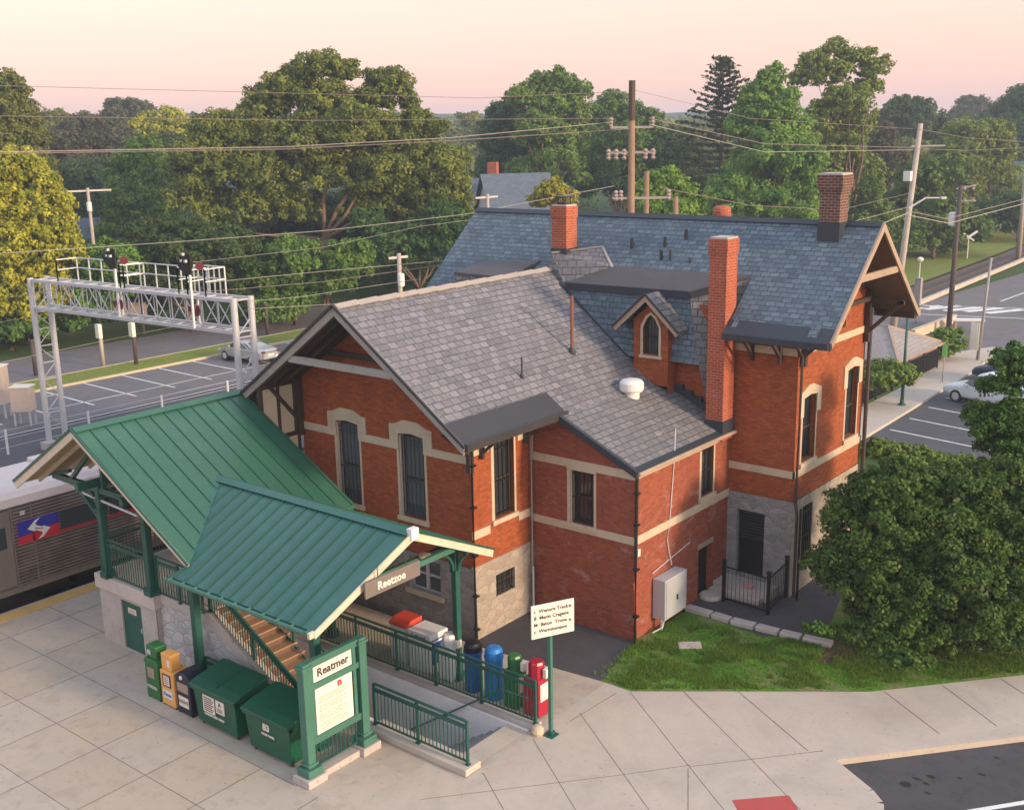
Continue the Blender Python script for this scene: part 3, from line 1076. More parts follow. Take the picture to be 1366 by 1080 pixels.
for i in range(9):
    fbox(mb, fY(7.97), 4.02, 4.81, 1.55 + 0.1 * i, 1.59 + 0.1 * i, 0.16, 0.19)
fbox(mb, fY(7.97), 3.95, 4.0, 0.36, 2.5, 0.14, 0.198); fbox(mb, fY(7.97), 4.83, 4.88, 0.36, 2.5, 0.14, 0.198)
part('louvre', mb, m['lead'], d)
mb = MB()
mb.box(3.62, 5.45, 7.15, 7.96, -0.1, 0.30)
mb.box(3.62, 5.3, 6.85, 7.15, -0.1, 0.15)
part('doorstep', mb, m['granite'], d)
mb = MB()
fbox(mb, fX(5.78), 8.68, 9.42, 0.62, 2.72, 0.22, 0.25)
d = part('door', mb, m['black'], ST)
mb = MB()
for i in range(6):
    s = 8.74 + 0.125 * i
    fbox(mb, fX(5.78), s - 0.012, s + 0.012, 0.62, 2.72, 0.02, 0.045)
for z in (0.9, 1.7, 2.5):
    fbox(mb, fX(5.78), 8.68, 9.42, z - 0.02, z + 0.02, 0.02, 0.04)
part('grille', mb, m['black'], d)
window(ST, fX(5.78), 12.1, 12.9, 2.25, 2.85, 0, sill=False, jamb=False)
mb = MB()
fbox(mb, FM, -7.0, 5.78, 3.78, 4.0, -0.03, 0.02)
fbox(mb, FM, -7.0, 5.78, 7.5, 7.72, -0.03, 0.02)
fbox(mb, FG, 7.97, 13.08, 3.78, 4.0, -0.03, 0.02)
fbox(mb, FG, 7.97, 13.08, 7.5, 7.72, -0.03, 0.02)
part('main_belt_course', mb, m['trim'], ST)
for i, w in enumerate(wins):
    q = window(ST, FG, w[0], w[1], w[2], w[3] - 0.1, 0, top=w[3], sill=True, meet=w[2] + 1.0)
    mb = MB()
    mid = (w[0] + w[1]) / 2
    fprism(mb, FG, [(w[0] - 0.28, w[3] - 0.62), (w[0] - 0.28, w[3] + 0.1), (mid - 0.15, w[3] + 0.3), (mid + 0.15, w[3] + 0.3), (w[1] + 0.28, w[3] + 0.1), (w[1] + 0.28, w[3] - 0.62),
                    (w[1] + .002, w[3] - 0.62), (w[1] + .002, w[3] - 0.06), (mid, w[3] + 0.0), (w[0] - .002, w[3] - 0.06), (w[0] - .002, w[3] - 0.62)], -0.04, 0.02)
    part('hood', mb, m['trim'], q)
window(ST, FG, attic[0], attic[1], attic[2], attic[3], 0, jamb=False, sill=False)

# --- wing roofs
def rp_(pts, zf, dz=0.0):
    return [(x, y, zf(x) + dz) for x, y in pts]


def roof(name, pts, mat, th=0.16):
    mb = MB()
    mb.prism(pts, (0, 0, -th))
    return part(name, mb, mat, ST)


YF = -1.5
r1 = roof('wing_right_roof', rp_([(-3.49, YF), (1.1, YF), (1.1, 2.80), (1.15, 2.80), (1.15, 8.1), (-2.85, 8.1), (-3.49, 8.56)], zw), m['slate_grey'])
r2 = roof('wing_left_roof', rp_([(-3.49, YF), (-8.27, YF), (-8.27, 8.0), (-5.35, 8.0), (-5.35, 7.09), (-3.49, 8.56)], zw), m['slate_grey'])
r3 = roof('annex_roof', [(x, y, za(x)) for x, y in ((1.152, 2.44), (3.74, 2.44), (3.74, 8.0), (1.152, 8.0))], m['slate_old'], 0.12)
mb = MB()
mb.prism([(x, y, zw(x) + 0.025) for x, y in ((0.46, YF - 0.01), (1.12, YF - 0.01), (1.12, 2.82), (0.46, 2.82))], (0, 0, -0.06))
mb.box(1.10, 1.22, YF - 0.02, 2.84, 6.10, 6.30)
part('eave_flashing', mb, m['metal_dark'], r1)
# ridge tiles: overlapping caps
mb = MB()
y = YF
k = 0
while y < 8.5:
    h = 0.012 * (k % 2)
    for sgn in (-1, 1):
        mb.beam((-3.49 + sgn * 0.075, y, 9.46 + h), (-3.49 + sgn * 0.075, y + 0.42, 9.475 + h), 0.19, 0.03, up=(sgn * 0.7, 0, 1))
    y += 0.40
    k += 1
part('ridge_cap', mb, plain('clay_grey_ridge', (0.33, 0.28, 0.25), 0.8, 0, 0.2, 3, 20, 0.1), r1)
# verge of the annex roof and its gutter
mb = MB()
mb.prism([(x, y, za(x) + 0.03) for x, y in ((1.12, 2.40), (3.78, 2.40), (3.78, 2.53), (1.12, 2.53))], (0, 0, -0.2))
mb.prism([(3.62, 2.44, za(3.62) + 0.02), (3.80, 2.44, za(3.62) - 0.05), (3.80, 8.0, za(3.62) - 0.05), (3.62, 8.0, za(3.62) + 0.02)], (0, 0, -0.07))
part('verge', mb, m['lead'], r3)
mb = MB()
mb.tube([(3.83, 2.45, 4.97), (3.83, 7.95, 4.97)], 0.06, 8)
part('gutter', mb, m['tan'], r3)
# soffits, bargeboards, trusses of the wing gable
mb = MB()
for sx, x1 in ((1, 1.06), (-1, -8.22)):
    mb.prism([(-3.49, YF + 0.02, 9.48 - 0.17), (x1, YF + 0.02, zw(x1) - 0.17), (x1, 2.7 if sx > 0 else 0.0, zw(x1) - 0.17), (-3.49, 2.7 if sx > 0 else 0.0, 9.48 - 0.17)], (0, 0, -0.03))
part('soffit', mb, m['soffit'], r1)
mb = MB()
for x1 in (1.14, -8.31):
    sgn = 1 if x1 > -3 else -1
    xs = [-3.49, x1]
    mb.prism([(-3.49, YF - 0.05, 9.50), (x1, YF - 0.05, zw(x1) + 0.02), (x1 - sgn * 0.05, YF - 0.05, zw(x1) - 0.22), (-3.49, YF - 0.05, 9.50 - 0.30)], (0, 0.06, 0))
part('bargeboard', mb, m['greyboard'], r1)
mb = MB()
for x1 in (1.16, -8.33):
    mb.beam((-3.49, YF - 0.08, 9.50), (x1, YF - 0.08, zw(x1) + 0.01), 0.06, 0.07)
part('verge', mb, m['metal_dark'], r1)
mb = MB()
zc = 7.78
xl = -3.49 - (9.3 - zc) / 0.7
xr = -3.49 + (9.3 - zc) / 0.7
mb.beam((xl + .1, YF + 0.03, zc), (xr - .1, YF + 0.03, zc), 0.1, 0.2)
part('collar_beam', mb, m['greyboard'], r1)
mb = MB()
mb.beam((xl + 0.1, -0.12, zc - .02), (xr - 0.1, -0.12, zc - .02), 0.1, 0.16)
for sgn in (-1, 1):
    for fy in (YF + 0.35, -0.75, -0.12):
        x1 = 1.0 if sgn > 0 else -8.15
        mb.beam((-3.49, fy, 9.20), (x1, fy, zw(x1) - 0.28), 0.09, 0.15)
# brackets
for bx, sx in ((-7.0, -1), (0.05, 1)):
    mb.box(bx - 0.07, bx + 0.07, -0.2, -0.03, 5.0, 6.4 + (0.5 if bx < -1 else 0.2))
    mb.beam((bx, -0.1, 5.5), (bx, -1.2, 6.35 if bx > -1 else 6.8), 0.09, 0.1)
for by in (0.35, 2.3):
    mb.box(0.04, 0.16, by - .05, by + .05, 5.3, 6.2)
    mb.beam((0.1, by, 5.45), (0.85, by, 6.1), 0.08, 0.08)
part('gable_rafter', mb, m['brown'], r1)

# --- main roofs
def mp_(pts, dz=0.0):
    return [(x, y, zm(y) + dz) for x, y in pts]


XL, XR, YE = -8.55, 7.05, 7.09
mr = roof('main_front_roof', mp_([(XL, 10.51), (XR, 10.51), (XR, YE), (3.82, YE), (3.82, 8.68), (-2.75, 8.68), (-2.75, 7.85), (-3.49, 8.53), (-5.33, YE), (XL, YE)]), m['slate_blue'])
mr2 = roof('main_back_roof', mp_([(XL, 10.51), (XR, 10.51), (XR, 13.94), (XL, 13.94)]), m['slate_blue'])
mb = MB()
for sgn in (-1, 1):
    mb.beam((XL, 10.51 + sgn * 0.08, 11.17), (XR, 10.51 + sgn * 0.08, 11.17), 0.2, 0.03, up=(0, sgn * 0.88, 1))
part('ridge_cap', mb, m['lead'], mr)
mb = MB()
mb.prism(mp_([(3.80, YE - 0.05), (XR + 0.0, YE - 0.05), (XR + 0.0, YE + 0.34), (3.80, YE + 0.34)], 0.03), (0, 0, -0.05))
mb.box(3.80, XR, YE - 0.16, YE - 0.03, 7.98, 8.16)
part('eave_flashing', mb, m['lead'], mr)
mb = MB()
mb.prism(mp_([(3.95, YE + 0.10), (4.1, YE + 0.10), (4.1, YE + 0.44), (3.95, YE + 0.44)], 0.05), (0, 0, -0.02))
part('patch', mb, m['slate_blue'], mr)
mb = MB()
mb.prism(mp_([(6.35, YE + 0.06), (6.62, YE + 0.06), (6.62, YE + 0.40), (6.35, YE + 0.40)], 0.05), (0, 0, -0.02))
part('patch', mb, m['slate_blue'], mr)
mb = MB()
mb.prism(mp_([(3.82, YE + .02), (XR - .03, YE + .02), (XR - .03, 10.51), (5.8, 10.51), (5.8, 8.0), (3.82, 8.0)], -0.18), (0, 0, -0.03))
mb.prism(mp_([(5.8, 10.51), (XR - .03, 10.51), (XR - .03, 13.9), (5.8, 13.9)], -0.18), (0, 0, -0.03))
part('soffit', mb, m['soffit'], mr)
mb = MB()
for ye in (YE - 0.03, 13.97):
    sg = -1 if ye < 10 else 1
    mb.prism([(XR + 0.0, 10.51, 11.22), (XR, ye, zm(ye) + 0.02), (XR, ye - sg * 0.05, zm(ye) - 0.14), (XR, 10.51, 11.22 - 0.24)], (0.07, 0, 0))
part('bargeboard', mb, m['tan'], mr)
mb = MB()
mb.beam((XR - 0.03, 10.51 - 1.45, 9.72), (XR - 0.03, 10.51 + 1.45, 9.72), 0.1, 0.2)
part('collar_beam', mb, m['tan'], mr)
mb = MB()
for yy in (YE + 0.12, 13.8):
    mb.beam((5.8, yy, 8.05), (XR, yy, 8.05), 0.16, 0.22)
for yy in (8.15, 12.9):
    mb.box(5.79, 5.93, yy - .08, yy + .08, 7.2, 8.85)
    mb.beam((5.85, yy, 7.5), (XR - 0.1, yy, 8.6), 0.1, 0.12)
    mb.beam((5.8, yy, 8.55), (XR - 0.05, yy, 8.55), 0.1, 0.12)
mb.beam((5.9, 8.1, 8.62), (5.9, 12.95, 8.62), 0.1, 0.14)
for xx in (4.3, 5.2):
    mb.box(xx - .05, xx + .05, 7.85, 7.98, 7.25, 8.3)
    mb.beam((xx, 7.95, 7.4), (xx, 7.25, 8.05), 0.08, 0.1)
part('gable_bracket', mb, m['brown'], mr)

# big dormer with a membrane lid on the main slope
mb = MB()
mb.prism([(-2.6, 8.02, 9.10), (2.15, 7.92, 9.16), (3.78, 8.72, 9.66), (-1.25, 8.72, 9.66)], (0, 0, -0.10))
dl = part('shed_dormer', mb, m['lid'], ST)
mb = MB()
mb.beam((-2.62, 8.0, 8.98), (2.17, 7.89, 9.04), 0.06, 0.24)
mb.beam((2.17, 7.9, 9.04), (3.4, 8.5, 9.42), 0.06, 0.2)
part('fascia', mb, m['lead'], dl)
mb = MB()
mb.poly([(-2.9, 7.62, 6.98), (2.72, 7.55, 6.98), (2.13, 7.96, 9.05), (-2.9, 8.05, 9.05)])
mb.poly([(-2.9, 7.62, 6.98), (2.72, 7.55, 6.98), (2.72, 8.0, 6.95), (-2.9, 8.0, 6.95)])
part('slate_face', mb, m['slate_blue'], dl)
mb = MB()
mb.poly([(2.13, 7.96, 9.05), (2.72, 7.55, 6.98), (3.75, 8.1, 6.98), (3.80, 8.66, 9.56)])
mb.poly([(2.72, 7.55, 6.98), (3.75, 8.1, 6.98), (3.75, 8.1, 5.0), (3.0, 7.95, 5.0)])
part('slate_cheek', mb, m['slate_old'], dl)
# flashing along the valley and the stepped flashing at the wall foot
mb = MB()
for i in range(9):
    x0 = 0.35 + 0.33 * i
    zz = zw(x0) if x0 < 1.15 else za(x0)
    mb.box(x0, x0 + 0.33, 7.86, 7.97, zz - 0.25, zz + 0.20)
part('stepped_flashing', mb, m['lead'], dl)
mb = MB()
for i in range(8):
    t0, t1 = i / 8, (i + 1) / 8
    a = Vector((-2.85, 8.03, zw(-2.85) + .03)).lerp(Vector((0.12, 7.60, zw(0.12) + .03)), t0)
    b = Vector((-2.85, 8.03, zw(-2.85) + .03)).lerp(Vector((0.12, 7.60, zw(0.12) + .03)), t1)
    mb.beam(a, b, 0.14, 0.03, up=(0.7, -0.3, 1))
part('flashing', mb, m['lead'], dl)
# gabled window dormer
mb = MB()
FD = fY(7.42)
mb.wall([(0.46, 6.2), (1.70, 6.2), (1.70, 8.22), (1.08, 8.80), (0.46, 8.22)],
        [[(0.80, 7.16), (1.38, 7.16), (1.38, 8.0), (1.24, 8.3), (1.09, 8.42), (0.94, 8.3), (0.80, 8.0)]], FD, 0.15)
mb.poly([(0.46, 7.42, 6.2), (0.46, 7.42, 8.22), (0.46, 8.1, 8.22), (0.46, 8.1, 6.2)])
mb.poly([(1.70, 7.42, 6.0), (1.70, 7.42, 8.22), (1.70, 8.1, 8.22), (1.70, 8.1, 6.0)])
dw = part('window_dormer', mb, m['brick'], ST)
mb = MB()
for sg in (-1, 1):
    xe = 1.07 + sg * 1.16
    mb.prism([(1.07, 7.12, 9.10), (xe, 7.12, 8.02), (xe, 7.95, 8.02), (1.07, 8.35, 9.10)], (0, 0, -0.08))
part('dormer_roof', mb, m['slate_old'], dw)
mb = MB()
for sg in (-1, 1):
    xe = 1.07 + sg * 1.18
    mb.prism([(1.07, 7.08, 9.06), (xe, 7.08, 7.98), (xe - sg * 0.08, 7.08, 7.86), (1.07, 7.08, 8.86)], (0, 0.06, 0))
part('bargeboard', mb, m['tan'], dw)
mb = MB()
for sg in (-1, 1):
    mb.beam((1.07, 7.06, 9.09), (1.07 + sg * 1.2, 7.06, 7.99), 0.05, 0.06)
part('verge', mb, m['metal_dark'], dw)
mb = MB()
fbox(mb, FD, 0.80, 1.38, 7.16, 8.4, 0.12, 0.14)
part('pane', mb, m['glass'], dw)
mb = MB()
fprism(mb, FD, [(0.72, 7.10), (0.72, 8.03), (0.9, 8.36), (1.09, 8.50), (1.28, 8.36), (1.46, 8.03), (1.46, 7.10), (1.38, 7.10), (1.38, 8.0), (1.24, 8.29), (1.09, 8.41), (0.94, 8.29), (0.80, 8.0), (0.80, 7.10)], -0.03, 0.02)
fbox(mb, FD, 0.68, 1.5, 7.04, 7.12, -0.06, 0.1)
part('window_surround', mb, m['trim'], dw)
mb = MB()
for i in range(5):
    s = 0.86 + 0.115 * i
    fbox(mb, FD, s - 0.008, s + 0.008, 7.16, 8.25, 0.03, 0.045)
fbox(mb, FD, 0.8, 1.38, 7.68, 7.71, 0.03, 0.05)
part('security_bars', mb, m['black'], dw)
# left twin of the shed dormer, seen over the wing ridge
mb = MB()
mb.prism([(-7.15, 7.5, 9.22), (-4.8, 7.5, 9.18), (-4.2, 8.72, 9.66), (-6.45, 8.62, 9.58)], (0, 0, -0.10))
d2 = part('shed_dormer', mb, m['lid'], ST)
mb = MB()
mb.poly([(-7.1, 7.54, 9.1), (-4.5, 7.54, 9.1), (-4.5, 7.3, 8.0), (-7.1, 7.3, 8.0)])
mb.poly([(-7.1, 7.54, 9.1), (-7.1, 7.3, 8.0), (-7.1, 8.5, 9.4)])
part('slate_face', mb, m['slate_old'], d2)
# raised saddle between the wing ridge and the big dormer
mb = MB()
a, b, c, d_, e_ = (-3.42, 8.30, 10.02), (-2.06, 9.34, 10.19), (-1.2, 8.67, 9.62), (-2.72, 8.05, 9.02), (-3.60, 8.40, 9.40)
g_ = (-3.95, 9.1, 9.95)
mb.poly([a, d_, c, b])
mb.poly([a, e_, d_])
mb.poly([a, b, g_])
mb.poly([a, g_, e_])
sd = part('roof_saddle', mb, m['slate_grey'], ST)
mb = MB()
for p, q in ((b, c),):
    mb.beam(p, q, 0.09, 0.05)
mb.beam(a, b, 0.16, 0.04)
part('ridge_cap', mb, m['greyboard'], sd)

# --- chimneys
def chimney(name, x0, x1, y0, y1, z0, z1, mat, corbel=3, over=0.05, cap=None, foot=None, corbel_h=0.075):
    mb = MB()
    mb.box(x0, x1, y0, y1, z0, z1 - corbel * corbel_h - 0.3)
    zz = z1 - corbel * corbel_h - 0.3
    for i in range(corbel):
        o = over * (i + 1) / corbel
        mb.box(x0 - o, x1 + o, y0 - o, y1 + o, zz, zz + corbel_h)
        zz += corbel_h
    mb.box(x0 - over, x1 + over, y0 - over, y1 + over, zz, z1 - 0.001)
    c = part(name, mb, mat, ST)
    mb = MB()
    mb.box(x0 - over + .03, x1 + over - .03, y0 - over + .03, y1 + over - .03, z1, z1 + 0.05)
    part('cap', mb, cap or m['granite'], c)
    if foot:
        mb = MB()
        mb.box(x0 - 0.03, x1 + 0.03, y0 - 0.03, y1 + 0.03, foot[0], foot[1])
        part('flashing', mb, m['lead'], c)
    return c


chimney('tall_chimney', 3.19, 3.76, 7.20, 7.86, 4.8, 10.86, m['brick_chim'], foot=(5.0, 5.42), corbel=2, over=0.03)
c = chimney('hooded_chimney', -3.50, -2.90, 8.45, 9.05, 9.3, 11.55, m['brick_chim'], foot=(9.5, 10.16), corbel=1, over=0.03)
mb = MB()
mb.box(-3.38, -3.02, 8.57, 8.93, 11.6, 11.68)
for x in (-3.36, -3.06):
    for y in (8.6, 8.88):
        mb.box(x, x + 0.03, y, y + 0.03, 11.68, 11.84)
mb.box(-3.46, -2.94, 8.48, 9.02, 11.84, 11.88)
part('hood', mb, m['metal_dark'], c)
chimney('ridge_chimney', 5.34, 5.96, 9.92, 10.54, 10.3, 12.6, m['brick_dark'], corbel=3, over=0.09, foot=(10.5, 11.22))
mb = MB()
mb.lathe([(0.30, 0), (0.30, 1.35), (0.26, 1.46), (0.15, 1.52)], (1.3, 11.4, 10.0), 16)
part('round_chimney', mb, m['brick_chim'], ST)

# --- roof pipes and vents
def vent(name, x, y, z, h, r, mat, foot=None, rotor=False):
    mb = MB()
    mb.tube([(x, y, z - 0.1), (x, y, z + h)], r, 10)
    c = part(name, mb, mat, ST, smooth=False)
    if foot:
        mb = MB()
        mb.lathe([(foot, -0.12), (foot * 0.9, 0.06), (r * 1.4, 0.16)], (x, y, z), 12)
        part('collar', mb, m['lead'], c)
    return c


vent('vent_pipe', -0.49, 5.4, zw(-0.49), 1.75, 0.055, plain('rusty_pipe', (0.20, 0.07, 0.05), 0.7, 0, 0.2, 4), 0.12)
vent('vent_pipe', -0.17, 2.5, zw(-0.17), 0.60, 0.022, m['black'], 0.07)
for (x, y) in ((0.4, 9.09), (0.29, 9.5), (0.9, 9.78), (-0.91, 9.39), (1.5, 9.05), (0.75, 9.1)):
    vent('roof_cowl', x, y, zm(y), 0.30 if x != 1.5 else 0.12, 0.055, m['lead'])
mb = MB()
mb.lathe([(0.24, -0.2), (0.24, 0.22), (0.34, 0.24), (0.37, 0.30), (0.37, 0.50), (0.30, 0.58), (0.12, 0.62)], (1.30, 6.0, 6.05), 24)
part('mushroom_vent', mb, m['white'], ST, smooth=False)

# --- pipes on the walls
def pipe(pts, r=0.045, mat='black', clips=()):
    mb = MB()
    mb.tube(pts, r, 8)
    for z in clips:
        mb.box(pts[0][0] - r * 1.5, pts[0][0] + r * 1.5, pts[0][1] - r * 1.5, pts[0][1] + r * 1.5, z, z + 0.05)
    return part('downpipe', mb, m[mat], ST)


pipe([(0.14, -0.12, 6.1), (0.12, -0.12, 5.9), (0.12, -0.12, 0.0)], 0.05, 'black', (5.2, 4, 2.6, 1.4, 0.4))
pipe([(3.74, 2.5, 4.95), (3.72, 2.5, 2.7), (3.72, 2.5, 0.0)], 0.05, 'black', (4.4, 3.5, 2.2, 0.8))
pipe([(5.95, 7.3, 8.0), (5.93, 7.86, 7.5), (5.9, 7.88, 3.1), (5.98, 7.85, 2.7), (5.98, 7.85, 0.1)], 0.05, 'brown')
pipe([(6.15, 7.72, 3.0), (6.15, 7.72, 0.1)], 0.04, 'black')
pipe([(5.9, 13.05, 8.3), (5.9, 13.05, 0.1)], 0.07, 'brown')
pipe([(0.12, 2.5, 5.6), (0.12, 2.5, 0.0)], 0.025, 'greyboard')
pipe([(0.2, 2.42, 1.5), (0.2, 2.42, 0.3), (0.3, 2.3, 0.02)], 0.03, 'steel')
mb = MB()
mb.tube([(3.64, 4.66, 5.75), (3.64, 4.62, 4.9), (3.64, 4.4, 2.9), (3.64, 4.30, 2.5), (3.68, 4.5, 1.7)], 0.018, 6)
mb.tube([(3.64, 3.5, 1.75), (3.64, 5.6, 2.05)], 0.015, 6)
part('conduit', mb, m['steel'], ST)
mb = MB()
mb.box(3.62, 3.72, 2.62, 2.74, 2.55, 2.75)
part('junction_box', mb, m['white'], ST)
# electrical cabinet on the annex side
mb = MB()
mb.box(3.63, 4.05, 3.55, 4.75, 0.38, 1.58)
ec = part('meter_cabinet', mb, plain('pale_grey_cabinet', (0.42, 0.43, 0.45), 0.5, 0.1, 0.1, 2, 30, 0.02), ST, bevel=0.015)
mb = MB()
mb.box(4.052, 4.07, 3.60, 4.70, 0.43, 1.53)
part('door', mb, plain('cabinet_door_grey', (0.38, 0.39, 0.41), 0.5, 0.1, 0.1, 2, 30, 0.02), ec, bevel=0.01)
mb = MB()
mb.box(4.07, 4.10, 4.15, 4.2, 0.85, 1.0)
part('handle', mb, m['black'], ec)
mb = MB()
mb.tube([(3.85, 3.7, 0.4), (3.85, 3.7, 0.0)], 0.04, 8)
mb.tube([(3.9, 3.8, 0.4), (3.95, 3.6, 0.15), (3.8, 3.3, 0.05)], 0.02, 6)
part('leg', mb, m['steel'], ec)

# ------------------------------------------------------------ green metal canopies over the stairs
CP = thing('platform_canopy', 'green standing seam metal canopy with two crossing gables on green posts over the stairs', 'canopy', (-5.0, -4.4, 0))
K = dict(world=True)


def z1(x):
    return 6.51 - 0.565 * (x + 7.92) if x > -7.92 else 6.51 - 0.596 * (-7.92 - x)


def z2(y):
    return 5.0 - 0.467 * abs(y + 4.4)


def cpart(name, mb, mat, parent=CP, **k):
    return part(name, mb, mat, parent, world=True, **k)


VAL = (-5.25, -4.4)
YR = -1.42
rp1 = [(-7.92, -7.0), (-3.18, -7.0), (-3.18, -6.98), (-5.25, -4.4), (-3.15, -1.75), (-3.15, YR), (-7.92, YR)]
mb = MB()
mb.prism([(x, y, z1(x)) for x, y in rp1], (0, 0, -0.09))
c1 = cpart('main_roof', mb, m['green_roof'])
mb = MB()
mb.prism([(x, y, z1(x)) for x, y in ((-7.92, -7.0), (-7.92, YR), (-11.36, YR), (-11.36, -7.0))], (0, 0, -0.09))
c1b = cpart('main_roof', mb, m['green_roof'])
mb = MB()
y = -6.6
while y < YR - 0.1:
    # the seam stops at the valley
    xe = -3.18
    if -4.4 <= y < -1.75:
        xe = -5.25 + (y + 4.4) / 2.65 * 2.1
    elif y < -4.4:
        xe = -5.25 + (-4.4 - y) / 2.58 * 2.07
    mb.beam((-7.92, y, 6.51 + 0.012), (xe, y, z1(xe) + 0.012), 0.022, 0.035)
    y += 0.46
cpart('seam', mb, m['green_seam'], c1, uv=False)
mb = MB()
y = -6.6
while y < YR - 0.1:
    mb.beam((-7.92, y, 6.51 + 0.02), (-11.36, y, z1(-11.36) + 0.012), 0.022, 0.035)
    y += 0.46
cpart('seam', mb, m['green_seam'], c1b, uv=False)
mb = MB()
for sg in (-1, 1):
    mb.beam((-7.92 + sg * 0.08, -7.03, 6.515), (-7.92 + sg * 0.08, YR, 6.515), 0.2, 0.025, up=(sg * 0.56, 0, 1))
cpart('ridge_cap', mb, m['green_roof'], c1)
mb = MB()
mb.prism([(-7.92, -7.06, 6.50), (-3.14, -7.06, 3.82), (-3.22, -7.06, 3.72), (-7.92, -7.06, 6.34)], (0, 0.05, 0))
mb.prism([(-7.92, -7.06, 6.50), (-11.40, -7.06, 4.46), (-11.30, -7.06, 4.24), (-7.92, -7.06, 6.26)], (0, 0.05, 0))
cpart('bargeboard', mb, m['cream'], c1)
mb = MB()
mb.beam((-7.92, -7.07, 6.53), (-3.13, -7.07, 3.83), 0.05, 0.05)
mb.beam((-7.92, -7.07, 6.53), (-11.41, -7.07, 4.455), 0.05, 0.07)
mb.beam((-11.38, -7.05, 4.42), (-11.38, YR, 4.42), 0.06, 0.12)
cpart('drip_edge', mb, m['green'], c1)
# second roof
cols = m['teal_roof']
mb = MB()
mb.prism([(-5.25, -4.4, z2(-4.4)), (1.92, -4.4, z2(-4.4)), (1.80, -7.42, z2(-7.42)), (-3.45, -7.42, z2(-7.42)), (-3.22, -6.98, z2(-6.98))], (0, 0, -0.08))
c2 = cpart('cross_roof', mb, cols)
mb = MB()
mb.prism([(-5.25, -4.4, z2(-4.4)), (1.92, -4.4, z2(-4.4)), (1.80, -1.40, z2(-1.40)), (-3.1, -1.40, z2(-1.40))], (0, 0, -0.08))
c2b = cpart('cross_roof', mb, cols)
mb = MB()
mb2 = MB()
x = 1.4
while x > -5.2:
    ye = -7.42 if x > -3.3 else -4.4 - (x + 5.25) / 2.05 * 2.6
    mb.beam((x, -4.4, 5.02), (x, ye, z2(ye) + 0.02), 0.022, 0.035)
    yb = -1.40 if x > -3.1 else -4.4 + (x + 5.25) / 2.15 * 3.0
    mb2.beam((x, -4.4, 5.02), (x, yb, z2(yb) + 0.02), 0.022, 0.035)
    x -= 0.42
cpart('seam', mb, m['green_seam'], c2, uv=False)
cpart('seam', mb2, m['green_seam'], c2b, uv=False)
mb = MB()
for sg in (-1, 1):
    mb.beam((-5.3, -4.4 + sg * 0.09, 5.01), (1.93, -4.4 + sg * 0.09, 5.01), 0.22, 0.025, up=(0, sg * 0.46, 1))
mb.beam((-5.28, -4.42, 5.02), (-3.25, -7.0, z2(-7.0) + 0.03), 0.2, 0.03)
mb.beam((-5.28, -4.38, 5.02), (-3.15, -1.5, z2(-1.5) + 0.03), 0.2, 0.03)
cpart('ridge_cap', mb, cols, c2)
mb = MB()
mb.prism([(1.95, -4.4, 5.0), (1.83, -7.45, z2(-7.45)), (1.83, -7.42, z2(-7.42) - 0.16), (1.95, -4.4, 4.80)], (0.05, 0, 0))
mb.prism([(1.95, -4.4, 5.0), (1.83, -1.37, z2(-1.37)), (1.83, -1.42, z2(-1.42) - 0.2), (1.95, -4.4, 4.80)], (0.05, 0, 0))
cpart('bargeboard', mb, m['cream'], c2)
mb = MB()
mb.box(1.9, 2.06, -4.52, -4.28, 4.82, 5.10)
cpart('finial_block', mb, m['white'], c2)
mb = MB()
mb.beam((1.98, -4.4, 5.03), (1.86, -1.36, z2(-1.36) + .03), 0.08, 0.05)
cpart('drip_edge', mb, m['green_seam'], c2)
mb = MB()
mb.tube([(-3.5, -7.5, 3.53), (1.85, -7.5, 3.53)], 0.055, 8)
gt = cpart('gutter', mb, m['green_lt'])
for i in range(11):
    xx = -3.3 + 0.5 * i
    mb = MB()
    mb.box(xx - 0.02, xx + 0.02, -7.56, -7.42, 3.565, 3.60)
    cpart('gutter_strap', mb, m['green_lt'], gt)
mb = MB()
mb.box(1.78, 1.86, -7.56, -7.40, 3.46, 3.60)
cpart('gutter_end', mb, m['cream'], gt)
mb = MB()
mb.prism([(-7.9, -6.95, 6.51 - 0.11), (-3.25, -6.95, z1(-3.25) - 0.11), (-3.25, YR, z1(-3.25) - 0.11), (-7.9, YR, 6.51 - 0.11)], (0, 0, -0.02))
mb.prism([(-7.9, -6.95, 6.51 - 0.11), (-7.9, YR, 6.51 - 0.11), (-11.3, YR, z1(-11.3) - 0.11), (-11.3, -6.95, z1(-11.3) - 0.11)], (0, 0, -0.02))
mb.prism([(-3.2, -4.4, 4.89), (1.86, -4.4, 4.89), (1.78, -7.38, z2(-7.38) - 0.10), (-3.2, -7.38, z2(-7.38) - 0.10)], (0, 0, -0.02))
mb.prism([(-3.2, -4.4, 4.89), (1.86, -4.4, 4.89), (1.78, -1.44, z2(-1.44) - 0.10), (-3.2, -1.44, z2(-1.44) - 0.10)], (0, 0, -0.02))
cpart('soffit', mb, wood('canopy_soffit_boards', (0.40, 0.30, 0.17)))


